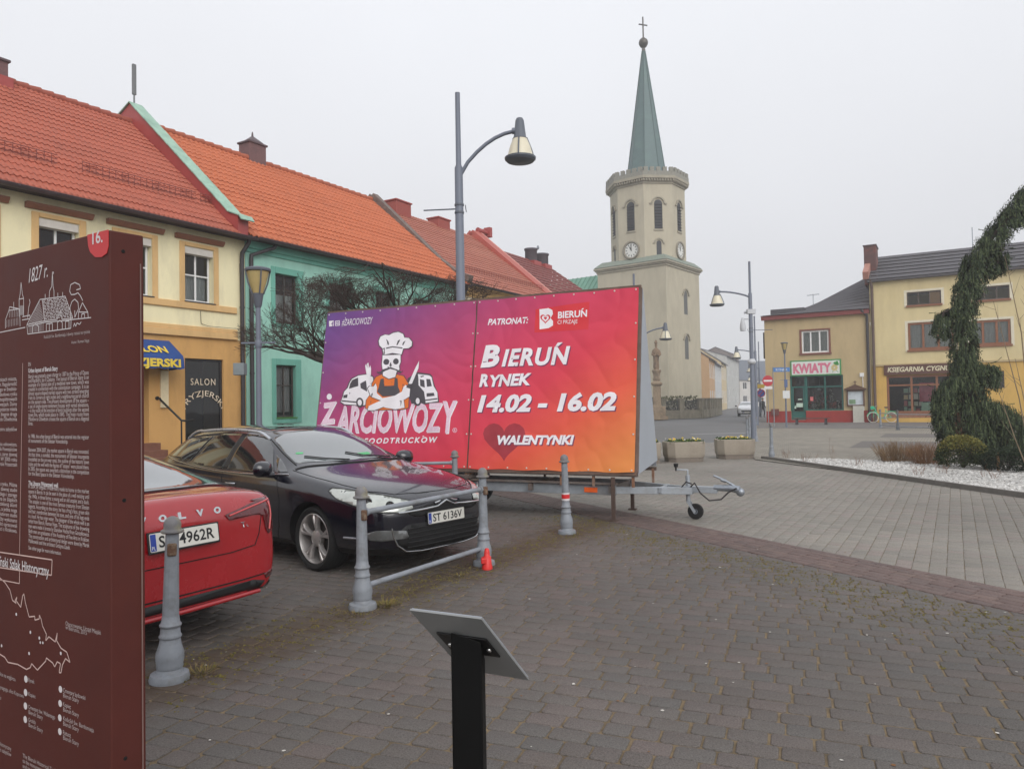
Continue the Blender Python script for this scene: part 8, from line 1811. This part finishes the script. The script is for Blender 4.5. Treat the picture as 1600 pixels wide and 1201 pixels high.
# bicycle
def bicycle():
    c0 = RO + Vector((.8616, -.5075)) * 7.35 + Vector((-.5075, -.8616)) * .7; L0 = Vector((.8616, -.5075)); t = thing('bicycle', 'mint green city bicycle with white tyres leaning by the bookshop corner', 'bicycle', (c0.x, c0.y, .03), math.atan2(L0.y, L0.x)); h = .53; R_ = .34
    MINT = mat('mint_bike_paint', (60, 186, 142), rough=.35); WT = mat('white_tyre', (214, 210, 198), rough=.7)
    for x in (-h, h):
        T = Matrix.Translation((x, 0, R_)) @ Matrix.Rotation(R(90), 4, 'X'); m = MB(); m.lathe([(R_ - .045, -.02), (R_, -.022), (R_ + .005, 0), (R_, .022), (R_ - .045, .02)], 32, M=T); w = MB()
        m = MB(); m.lathe([(R_ - .04, -.016), (R_ - .01, -.022), (R_, 0), (R_ - .01, .022), (R_ - .04, .016)], 32, M=T, caps=False); wo = m.build('wheel', WT, t); m = MB()
        for k in range(14): an = k * .4488; m.tube([(x, 0, R_), (x + (R_ - .04) * math.cos(an), 0, R_ + (R_ - .04) * math.sin(an))], .003, 4)
        m.build('spoke', GALV, wo); m = MB(); m.tube([(x + (R_ + .025) * math.cos(an_), 0, R_ + (R_ + .025) * math.sin(an_)) for an_ in [R(20 + 10 * k) for k in range(16)]], .022, 6); m.build('mudguard', MINT, t)
    m = MB(); m.tube([(h, 0, R_), (.12, 0, .3), (-.05, 0, .28)], .018, 8); m.tube([(.12, 0, .3), (.24, 0, .95)], .018, 8); m.tube([(h, 0, R_), (.21, 0, .75)], .014, 8); m.tube([(.12, 0, .3), (-.15, 0, .33), (-.3, 0, .55), (-.4, 0, .88)], .024, 8); m.tube([(-h, 0, R_), (-.42, 0, .86), (-.38, 0, 1.02)], .018, 8); m.build('frame', MINT, t)
    m = MB(); m.tube([(-.38, -.28, 1.06), (-.3, -.22, 1.1), (-.39, 0, 1.06), (-.3, .22, 1.1), (-.24, .3, 1.06)], .014, 8); m.build('handlebar', mat('bike_silver', (170, 170, 170), rough=.3, metal=.8), t); m = MB(); m.ell((.26, 0, .98), (.15, .09, .05)); m.build('saddle', mat('brown_saddle', (96, 66, 50), rough=.6), t)
    m = MB(); m.box((-.66, -.14, .86), (-.44, .14, 1.06)); m.build('basket', MINT, t, bevel=.02); m = MB(); m.beam((.25, 0, .74), (.8, 0, .72), .12, .02); m.build('rack', MINT, t); m = MB(); m.lathe([(.09, -.01), (.09, .01)], 18, M=Matrix.Translation((.12, -.03, .3)) @ Matrix.Rotation(R(90), 4, 'X')); m.tube([(.12, -.05, .3), (.2, -.05, .16)], .012, 6); m.build('crank', GALV, t)
bicycle()
def person():
    p = on_ground(1192, 652); o_ = thing('person', 'person in dark clothes walking on the far pavement beside the shop corner', 'person', p, R(20))
    # one continuous skinned body in mid stride
    J = {'pel': (0, 0, .95), 'wa': (0, 0, 1.12), 'ch': (0, -.02, 1.36), 'nk': (0, -.02, 1.52), 'hb': (0, -.03, 1.6), 'hd': (0, -.04, 1.68), 'ht': (0, -.03, 1.76), 'lh': (.1, 0, .9), 'lk': (.11, -.12, .5), 'la': (.11, -.02, .09), 'lf': (.11, -.16, .04), 'rh': (-.1, 0, .9), 'rk': (-.11, .04, .5), 'ra': (-.11, .26, .14), 'rf': (-.11, .18, .05), 'ls': (.19, -.01, 1.42), 'le': (.25, .06, 1.15), 'lw': (.25, -.06, .92), 'lhn': (.24, -.1, .83), 'rs': (-.19, -.01, 1.42), 're': (-.25, .02, 1.14), 'rw': (-.25, -.1, .92), 'rhn': (-.24, -.14, .83)}
    rad = {'pel': .15, 'wa': .14, 'ch': .16, 'nk': .06, 'hb': .075, 'hd': .1, 'ht': .07, 'lh': .1, 'lk': .065, 'la': .045, 'lf': .04, 'rh': .1, 'rk': .065, 'ra': .045, 'rf': .04, 'ls': .075, 'le': .055, 'lw': .04, 'lhn': .035, 'rs': .075, 're': .055, 'rw': .04, 'rhn': .035}
    E = [('pel', 'wa'), ('wa', 'ch'), ('ch', 'nk'), ('nk', 'hb'), ('hb', 'hd'), ('hd', 'ht'), ('pel', 'lh'), ('lh', 'lk'), ('lk', 'la'), ('la', 'lf'), ('pel', 'rh'), ('rh', 'rk'), ('rk', 'ra'), ('ra', 'rf'), ('ch', 'ls'), ('ls', 'le'), ('le', 'lw'), ('lw', 'lhn'), ('ch', 'rs'), ('rs', 're'), ('re', 'rw'), ('rw', 'rhn')]
    k = list(J); me = bpy.data.meshes.new('body'); me.from_pydata([J[x] for x in k], [(k.index(a), k.index(b)) for a, b in E], []); o = bpy.data.objects.new('body', me); COL.objects.link(o); o.modifiers.new('skin', 'SKIN')
    if not me.skin_vertices: bm = bmesh.new(); bm.from_mesh(me); bm.verts.layers.skin.verify(); bm.to_mesh(me); bm.free()
    for i, x in enumerate(k): me.skin_vertices[0].data[i].radius = (rad[x], rad[x] * .85); me.skin_vertices[0].data[i].use_root = x == 'pel'
    s = o.modifiers.new('s', 'SUBSURF'); s.levels = s.render_levels = 2; dg = bpy.context.evaluated_depsgraph_get(); dg.update(); fin = bpy.data.meshes.new_from_object(o.evaluated_get(dg)); bpy.data.objects.remove(o)
    fin.materials.clear(); [fin.materials.append(m_) for m_ in (mat('dark_trousers', (44, 44, 50), rough=.8), mat('dark_jacket', (36, 38, 42), rough=.8), mat('skin_tone', (190, 146, 122), rough=.6))]
    for f in fin.polygons: z = f.center.z; f.use_smooth = True; f.material_index = 2 if z > 1.53 or (z < .88 and abs(f.center.x) > .19) else (1 if z > .9 else 0)
    b = bpy.data.objects.new('body', fin); COL.objects.link(b); b.parent = o_
    m = MB(); m.ell((0, -.01, 1.715), (.105, .105, .09)); m.build('hair', mat('dark_hair', (40, 32, 28), rough=.8), o_)
person()
# ------------------------------------------------------------------ trees, shrubs, tufts
def leaf_mat(name, cols, rough=.75):
    m = bpy.data.materials.new(name); m.use_nodes = True; t = m.node_tree; N = t.nodes; K = t.links.new; b = N['Principled BSDF']; b.inputs['Roughness'].default_value = rough; b.inputs['Specular IOR Level'].default_value = .3
    g = N.new('ShaderNodeNewGeometry'); r = N.new('ShaderNodeValToRGB'); el = r.color_ramp.elements
    while len(el) < len(cols): el.new(.5)
    for i, c in enumerate(cols): el[i].position = i / (len(cols) - 1); el[i].color = (*s2l(c), 1)
    K(g.outputs['Random Per Island'], r.inputs['Fac']); K(r.outputs[0], b.inputs['Base Color']); return m
BARK = mat('dark_bark', (58, 48, 42), rough=.95, var=.3, scale=12, bump=.01, bscale=30)

def bare_tree(base, fork_z, spread, height, label, seed, lean=(0, 0), twig=.006, depth=6, tilt=.35, n0=5):
    rg = random.Random(seed); t = thing('pollarded_tree', label, 'tree', base, 0, 'bare pollarded trees in front of the mint house')
    tr = MB(); cr = MB(); tw = MB()
    top = Vector((lean[0], lean[1], fork_z)); tr.tube([(0, 0, 0), (lean[0] * .3, lean[1] * .3, fork_z * .5), top], [.13, .105, .10], 10)
    cnt = [0]
    def grow_(p, d, ln, r, lev):
        if lev == 0 or cnt[0] > 20000: return
        pts = [p]; q = p; dd = d.copy(); k = 3 if lev > 2 else 2
        for i in range(k):
            dd = (dd + Vector((rg.uniform(-1, 1), rg.uniform(-1, 1), rg.uniform(-.7, .9))) * .22).normalized(); q = q + dd * ln / k; pts.append(q)
        cnt[0] += 1; r1 = max(twig * .6, r * .68)
        (cr if lev > 2 else tw).tube(pts, [r + (r1 - r) * i / k for i in range(k + 1)], 6 if lev > 3 else (5 if lev > 2 else 3), caps=False, smooth=True)
        kids = rg.choice((2, 3, 3)) if lev > 3 else rg.choice((4, 5, 5, 6))
        for i in range(kids):
            s = rg.uniform(.35, 1.0); b = pts[-1] if i == 0 else pts[min(k, 1 + int(s * k * .99))]
            nd = (dd + Vector((rg.uniform(-1, 1), rg.uniform(-1, 1), rg.uniform(-.5, .8))) * (.75 if lev > 2 else .8)).normalized()
            # pollarded heads stay inside a flat, clipped crown
            if b.z > height * .9: nd.z = -abs(nd.z) * .6; nd.normalize()
            grow_(b, nd, ln * rg.uniform(.62, .82), r1 * (.85 if i == 0 else .6), lev - 1)
    for i in range(n0):
        a = 2 * math.pi * (i + rg.uniform(-.3, .3)) / n0; d = Vector((math.cos(a) * spread, math.sin(a) * spread * .8, tilt + rg.uniform(-.25, .3))).normalized(); grow_(top, d, spread * rg.uniform(.55, .72), .062, depth)
    tr.build('trunk', BARK, t, recalc=False); c = cr.build('branch_crown', BARK, t, recalc=False); tw.build('twig_crown', mat('twig_bark', (66, 53, 47), rough=.95, var=.25, scale=6), t, recalc=False)
p = at(528, 560, 17.2); bare_tree((p.x + .05, 17.2, 0), 2.6, 1.36, 5.3, 'bare clipped tree nearest the post lamp, left of the banner top', 11, tilt=.55, n0=10)
p = at(622, 560, 19.2); bare_tree((p.x, 19.2, 0), 3.45, 1.5, 5.3, 'bare clipped tree with dense brown twigs rising behind the banner', 23, tilt=.75, n0=11)
p = at(688, 560, 22.6); bare_tree((p.x, 22.6, 0), 3.75, 1.05, 5.3, 'smallest bare clipped tree, its twigs just over the banner top', 31, tilt=.5, n0=5, depth=5)

def weeping_spruce():
    Y = 18.4; P = lambda px, py, dy=0: at(px, py, Y + dy); base = at(1522, 722, Y)
    t = thing('weeping_spruce', 'dark weeping spruce with a bent hanging top above the gravel bed', 'tree', (base.x, Y, 0), 0); O = Vector((base.x, Y, 0)); rg = random.Random(6)
    limbs = [  # skeleton points (pixel x, y, depth shift, needle radius, hanging length)
        [(1526, 724, 0, .3, .3), (1524, 680, 0, .40, .4), (1520, 640, 0, .42, .45), (1512, 600, 0, .34, .4), (1507, 560, 0, .27, .38), (1504, 520, 0, .25, .36), (1507, 480, 0, .26, .34), (1515, 440, 0, .29, .34), (1526, 408, 0, .30, .34), (1541, 382, 0, .28, .32), (1558, 362, 0, .26, .3), (1574, 344, 0, .27, .28), (1588, 326, 0, .27, .26), (1604, 306, 0, .26, .26), (1618, 286, 0, .24, .3)],
        [(1510, 486, 0, .12, .2), (1490, 482, 0, .13, .3), (1474, 488, .05, .14, .5), (1470, 508, .05, .13, .42), (1474, 530, .05, .09, .25)],
        [(1514, 600, 0, .2, .3), (1530, 572, -.2, .2, .4), (1546, 574, -.2, .19, .45), (1546, 600, -.2, .14, .4)],
        [(1506, 588, 0, .18, .3), (1488, 596, -.15, .2, .5), (1474, 612, -.15, .22, .6), (1472, 650, -.15, .18, .5), (1478, 680, -.1, .12, .4)],
        [(1528, 630, 0, .3, .4), (1552, 632, -.3, .28, .5), (1572, 648, -.3, .28, .6), (1584, 680, -.3, .26, .5), (1590, 706, -.3, .22, .3)],
        [(1566, 388, 0, .12, .2), (1560, 404, -.05, .16, .4), (1554, 426, -.05, .1, .3)],
        [(1596, 330, 0, .12, .2), (1602, 346, 0, .14, .4)],
        [(1540, 650, .2, .36, .5), (1550, 684, .2, .38, .4), (1558, 708, .2, .34, .25)],
        [(1492, 610, .1, .16, .3), (1490, 650, .1, .2, .4), (1494, 690, .1, .22, .3)]]
    tr = MB(); V = MB()
    for li, L_ in enumerate(limbs):
        pts = [P(a, b, c) - O for a, b, c, *_ in L_]
        if pts[0].z < 0: pts[0].z = 0
        tr.tube(pts, [max(.02, (.11 if li == 0 else .04) * (1 - .8 * i / len(pts))) for i in range(len(pts))], 7)
        for i in range(len(pts) - 1):
            seg = pts[i+1] - pts[i]; ra, rb = L_[i][3], L_[i+1][3]; ha, hb = L_[i][4], L_[i+1][4]
            n = int(seg.length * 1300 * ((ra + rb) / .6 + .25))
            clump = [(rg.random(), rg.uniform(0, 6.28)) for _ in range(max(3, int(n / 26)))]
            for _ in range(n):
                s, an = rg.choice(clump); s = min(1, max(0, s + rg.uniform(-.07, .07))); an += rg.gauss(0, .22); rr_ = (ra + (rb - ra) * s) * rg.uniform(.4, 1.08) * (1 + .25 * mnoise.noise(Vector((an * 1.3, s * 3 + i, li)))); hl = (ha + (hb - ha) * s) * rg.uniform(.3, .85); ms = 1 if li == 8 else 0
                c = pts[i] + seg * s + Vector((math.cos(an) * rr_, math.sin(an) * rr_, rr_ * rg.uniform(-.5, .35)))
                if c.z < .05: continue
                out = Vector((math.cos(an), math.sin(an), 0)); w = rg.uniform(.004, .009); sd = Vector((-math.sin(an), math.cos(an), 0)); sd = (sd + out * rg.uniform(-.9, .9)).normalized()
                q = [c - out * .05 + Vector((0, 0, .03)), c + out * .04, c + out * .06 - Vector((0, 0, hl * .5)), c + out * rg.uniform(.02, .16) - Vector((0, 0, hl * .8))]
                if q[3].z < .02: q[3].z = .02; q[2].z = max(q[2].z, .03)
                V.mesh([q[0] - sd * w * .5, q[0] + sd * w * .5, q[1] - sd * w, q[1] + sd * w, q[2] - sd * w * .9, q[2] + sd * w * .9, q[3]], [(0, 1, 3, 2), (2, 3, 5, 4), (4, 5, 6)], ms)
                # side needles: small chevrons along the strand
                for _k in range(2):
                    f = rg.random(); m_ = q[1] + (q[3] - q[1]) * f; e = (sd * rg.choice((-1, 1)) + out * rg.uniform(-.8, .8)).normalized(); V.mesh([m_, m_ + e * .04 - Vector((0, 0, .03)), m_ + e * .015 - Vector((0, 0, .05))], [(0, 1, 2)], ms)
    for _ in range(60):      # stiff tips that break the outline
        L_ = rg.choice(limbs[:6]); i = rg.randrange(len(L_) - 1); c = P(*L_[i][:3]) - O; a = rg.uniform(0, 6.28); d = Vector((math.cos(a), math.sin(a) * .5, rg.uniform(-.2, .5))).normalized(); c = c + d * L_[i][3] * .8
        if c.z < .3: continue
        V.mesh([c, c + d * .22 + Vector((0, 0, .012)), c + d * .22 - Vector((0, 0, .012))], [(0, 1, 2)], 0)
    tr.build('trunk', BARK, t, recalc=False); V.build('needle_crown', [leaf_mat('spruce_needles', [(22, 31, 21), (44, 57, 38), (70, 84, 54), (33, 45, 30), (98, 108, 72), (56, 70, 44)]), leaf_mat('dead_needles', [(70, 48, 34), (96, 66, 44), (54, 42, 32)])], t, recalc=False)
weeping_spruce()

def ball_bush(px, py, rx, rz, label, cols, seed, n=5200, name='clipped_bush'):
    b = on_ground(px, py); rg = random.Random(seed); t = thing(name, label, 'bush', (b.x, b.y + rx, 0), 0); m = MB(); st = MB()
    for _ in range(n):
        a = rg.uniform(0, 2 * math.pi); z = rg.uniform(-.5, 1); k = math.sqrt(max(0, 1 - z * z)); nn = Vector((k * math.cos(a), k * math.sin(a), z)); bump_ = 1 + .10 * mnoise.noise(nn * 3 + Vector((seed, 0, 0))) + .05 * mnoise.noise(nn * 8); q = rg.uniform(.82, 1.03) * bump_
        c = Vector((nn.x * rx * q, nn.y * rx * q, rz * .42 + nn.z * rz * .58 * q)); s = rg.uniform(.012, .026); d = (nn + Vector((rg.uniform(-1, 1), rg.uniform(-1, 1), rg.uniform(-.6, 1))) * .8).normalized(); e = d.cross(Vector((rg.uniform(-1, 1), rg.uniform(-1, 1), rg.uniform(-1, 1)))).normalized()
        if c.z < .03: c.z = .03 + rg.random() * .1
        m.poly([c - e * s, c + d * s * 1.5, c + e * s, c - d * s * .7], 1 if (nn.z > .35 + rg.uniform(-.3, .3)) else 0)  # paler leaf tones towards the top, darker ones lower down
    for _ in range(10): a = rg.uniform(0, 6.28); st.tube([(0, 0, 0), (math.cos(a) * rx * .6, math.sin(a) * rx * .6, rz * .7)], .012, 5)
    m.build('foliage', [leaf_mat(name + '_lower_leaf', cols[0]), leaf_mat(name + '_young_leaf', cols[1])], t, recalc=False); st.build('stem', BARK, t, recalc=False)
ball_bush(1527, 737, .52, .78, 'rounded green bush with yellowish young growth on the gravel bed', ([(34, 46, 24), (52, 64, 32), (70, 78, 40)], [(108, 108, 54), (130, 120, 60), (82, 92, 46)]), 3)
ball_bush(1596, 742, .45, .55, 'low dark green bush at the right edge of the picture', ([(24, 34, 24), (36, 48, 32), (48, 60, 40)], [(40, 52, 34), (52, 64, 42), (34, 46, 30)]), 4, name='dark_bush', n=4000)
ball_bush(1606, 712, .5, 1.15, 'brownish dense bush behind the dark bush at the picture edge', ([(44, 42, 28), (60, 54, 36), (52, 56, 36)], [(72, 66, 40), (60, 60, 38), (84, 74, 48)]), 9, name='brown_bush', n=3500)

def dry_shrub(px, py, w, h, n, label, seed, cols, name='dry_shrub', group=None, r=.004):
    b = on_ground(px, py); rg = random.Random(seed); t = thing(name, label, 'shrub', (b.x, b.y, .03), 0, group); m = MB()
    for _ in range(n):
        x, y = rg.uniform(-w * .55, w * .55), rg.uniform(-.22, .22); d = Vector((x / w * 1.1 + rg.uniform(-.35, .35), rg.uniform(-.35, .35), 1)).normalized(); l = h * rg.uniform(.55, 1.08); p = Vector((x * .75, y, 0)); q = p + d * l * .5; q2 = q + (d + Vector((rg.uniform(-.4, .4), rg.uniform(-.4, .4), .1))).normalized() * l * .5
        m.tube([p, q, q2], [r, r * .8, r * .4], 3, caps=False)
        for k in range(3):
            s = p + (q2 - p) * rg.uniform(.35, .95); e = (d + Vector((rg.uniform(-1, 1), rg.uniform(-1, 1), .2)) * .8).normalized(); m.tube([s, s + e * rg.uniform(.06, .16)], [r * .6, r * .3], 3, caps=False)
    m.build('stems', leaf_mat(name + '_stem', cols), t, recalc=False)
TAN = [(120, 96, 70), (146, 118, 86), (104, 80, 58), (160, 134, 100)]
dry_shrub(1398, 723, .75, .52, 300, 'tan leafless shrub, left one of the pair on the gravel bed', 1, TAN, group=None)
dry_shrub(1450, 727, .75, .54, 320, 'rust tan leafless shrub beside the rounded green bush', 2, [(126, 92, 66), (146, 110, 78), (108, 80, 58)], name='rusty_shrub')
for i, (px, py, h, lab) in enumerate(((1228, 716, .2, 'tiny bare twigs at the narrow end of the gravel bed'), (1262, 724, .25, 'small bare rose twigs near the gravel kerb'), (1298, 722, .72, 'single tall bent bare shoot on the gravel'), (1340, 730, .22, 'sparse reddish twigs in front of the left tan shrub'), (1436, 746, .3, 'sparse bare twigs on the gravel below the rusty shrub'), (1470, 742, .22, 'low bare twigs on the gravel left of the round bush'), (1546, 750, .16, 'short reddish twigs on the gravel below the round bush'))):
    dry_shrub(px, py, .16 if h < .5 else .05, h, 9 if h < .5 else 3, lab, 20 + i, [(110, 84, 66), (136, 100, 80), (96, 74, 58)], name='bare_twigs', group=None, r=.0035)
b = on_ground(1618, 760); rg = random.Random(12); t = thing('bare_sapling', 'thin bare sapling with pale shoots in front of the spruce', 'tree', b, 0); m = MB()
for (px, py), (qx, qy), (mx_, my_) in (((1616, 750), (1552, 470), (1592, 620)), ((1618, 750), (1586, 560), (1606, 650)), ((1620, 750), (1600, 430), (1618, 600)), ((1618, 750), (1570, 400), (1596, 520)), ((1612, 752), (1560, 610), (1588, 690))):
    pts = [at(px, py, b.y) - b, at(mx_, my_, b.y + rg.uniform(-.2, .2)) - b, at(qx, qy, b.y + rg.uniform(-.3, .3)) - b]; pts[0] = Vector((rg.uniform(-.03, .03), 0, 0)); m.tube(pts, [.016, .010, .004], 5)
    for k in range(5): s = pts[1] + (pts[2] - pts[1]) * rg.random(); m.tube([s, s + Vector((rg.uniform(-.25, .15), rg.uniform(-.2, .2), rg.uniform(.1, .4)))], [.005, .002], 3)
m.build('stems', mat('sapling_bark', (128, 112, 92), rough=.9, var=.2), t, recalc=False)
# two short wooden stakes by the bush
for px, py, h, lab in ((1541, 738, .34, 'shorter wooden stake in front of the round bush'), (1560, 738, .42, 'broader wooden stake in front of the round bush')):
    b = on_ground(px, py); m = MB(); m.box((-.02, -.02, 0), (.025, .02, h)); m.prism([(-.02, h), (.025, h), (.008, h + .04)], -.02, .02); o = m.build('wooden_stake', mat('stake_wood', (140, 110, 76), rough=.9, var=.3, scale=14), recalc=True); o.location = b; tag(o, lab, 'stake')

# tufts, soil and litter on the paving
TUF = leaf_mat('dry_grass', [(122, 106, 58), (96, 96, 48), (142, 118, 72), (84, 86, 40)])
def tuft(x, y, n, h, w, seed, label):
    rg = random.Random(seed); m = MB()
    for _ in range(n):
        a = rg.random() * 6.28; r = w * rg.random() ** .7; c = Vector((r * math.cos(a), r * math.sin(a), 0)); d = Vector((math.cos(a) * .8 + rg.uniform(-.4, .4), math.sin(a) * .8 + rg.uniform(-.4, .4), rg.uniform(.3, 1.1))).normalized(); l = h * rg.uniform(.4, 1.1); e = d.cross(Vector((0, 0, 1))).normalized() * .0022; q = c + d * l * .55; q2 = q + (d - Vector((0, 0, .5))).normalized() * l * .45
        m.mesh([c - e, c + e, q + e * .8, q - e * .8, q2], [(0, 1, 2, 3), (3, 2, 4)])
    o = m.build('grass_tuft', TUF, recalc=False, loc=(x, y, 0)); tag(o, label, 'grass')
tuft(-2.19 + .16, 4.68 + .1, 120, .07, .12, 1, 'yellow green grass tuft at the foot of the nearest bollard'); tuft(-1.29 + .2, 6.24 + .08, 150, .09, .11, 2, 'dry grass tuft right of the near railing post'); tuft(-1.29 - .05, 6.24 - .15, 90, .05, .14, 3, 'low moss and grass in front of the near railing post'); tuft(-.55, 7.35, 60, .05, .10, 4, 'sparse dry grass between the railing posts'); tuft(.75, 9.48, 60, .06, .12, 5, 'grass tuft at the foot of the banded bollard'); tuft(-1.0, 6.75, 50, .05, .12, 6, 'thin dry grass along the soil strip under the railing')
rg = random.Random(77); m = MB()
for _ in range(150):
    x, y = rg.uniform(-2.5, 4), rg.uniform(3.3, 9.5); s = rg.uniform(.004, .012); a = rg.random() * 6.28; m.poly([(x + s * math.cos(a + k * 1.2566) * rg.uniform(.7, 1.3), y + s * math.sin(a + k * 1.2566), .004 + .002 * rg.random()) for k in range(5)], 0 if rg.random() < .55 else 1)
stuff(m.build('litter', [mat('pale_crumb', (200, 196, 188), rough=.8), mat('leaf_crumb', (120, 84, 52), rough=.9)], recalc=False), 'pale crumbs and leaf scraps strewn over the paving', 'litter')
MOSS = leaf_mat('moss_green', [(94, 86, 40), (108, 98, 46), (84, 80, 42), (104, 86, 54)]); m = MB()
for _ in range(2900):      # moss in the joints, thickest along the clinker band
    if rg.random() < .6: s_ = rg.uniform(-.2, 7); q = bandA + bd * s_ - bn * (.45 + abs(rg.gauss(0, .55)))
    else: s_ = rg.random(); q = Vector(BOL[0]) + (Vector(BOL[3]) - Vector(BOL[0])) * s_ + Vector((rg.gauss(0, .22), rg.gauss(0, .22)))
    for k in range(3):
        c = Vector((q.x + rg.gauss(0, .02), q.y + rg.gauss(0, .02), -.006 + rg.random() * .007)); s = rg.uniform(.005, .014); a = rg.random() * 6.28; m.mesh([c + Vector((s * math.cos(a), s * math.sin(a), 0)), c + Vector((s * math.cos(a + 2.1), s * math.sin(a + 2.1), 0)), c + Vector((s * math.cos(a + 4.2), s * math.sin(a + 4.2), 0)), c + Vector((0, 0, s * .8))], [(0, 1, 3), (1, 2, 3), (2, 0, 3)])
stuff(m.build('moss', MOSS, recalc=False), 'yellow green moss in the paving joints along the clinker band and bollards', 'moss')
# ------------------------------------------------------------------ winter haze over the square
mb = MB(); mb.box((-140, -60, -1.1), (170, 260, 52))
hz = mb.build('haze', mat('haze_skin', (255, 255, 255))); stuff(hz)
hm = bpy.data.materials.new('haze_air'); hm.use_nodes = True; ht = hm.node_tree
for n_0 in list(ht.nodes): ht.nodes.remove(n_0)
pv_ = ht.nodes.new('ShaderNodeVolumePrincipled'); pv_.inputs['Density'].default_value = 0.0015; pv_.inputs['Color'].default_value = (.93, .94, .96, 1); pv_.inputs['Anisotropy'].default_value = .1
mo_ = ht.nodes.new('ShaderNodeOutputMaterial'); ht.links.new(pv_.outputs[0], mo_.inputs['Volume'])
hz.data.materials.clear(); hz.data.materials.append(hm)
scene.cycles.volume_bounces = 1
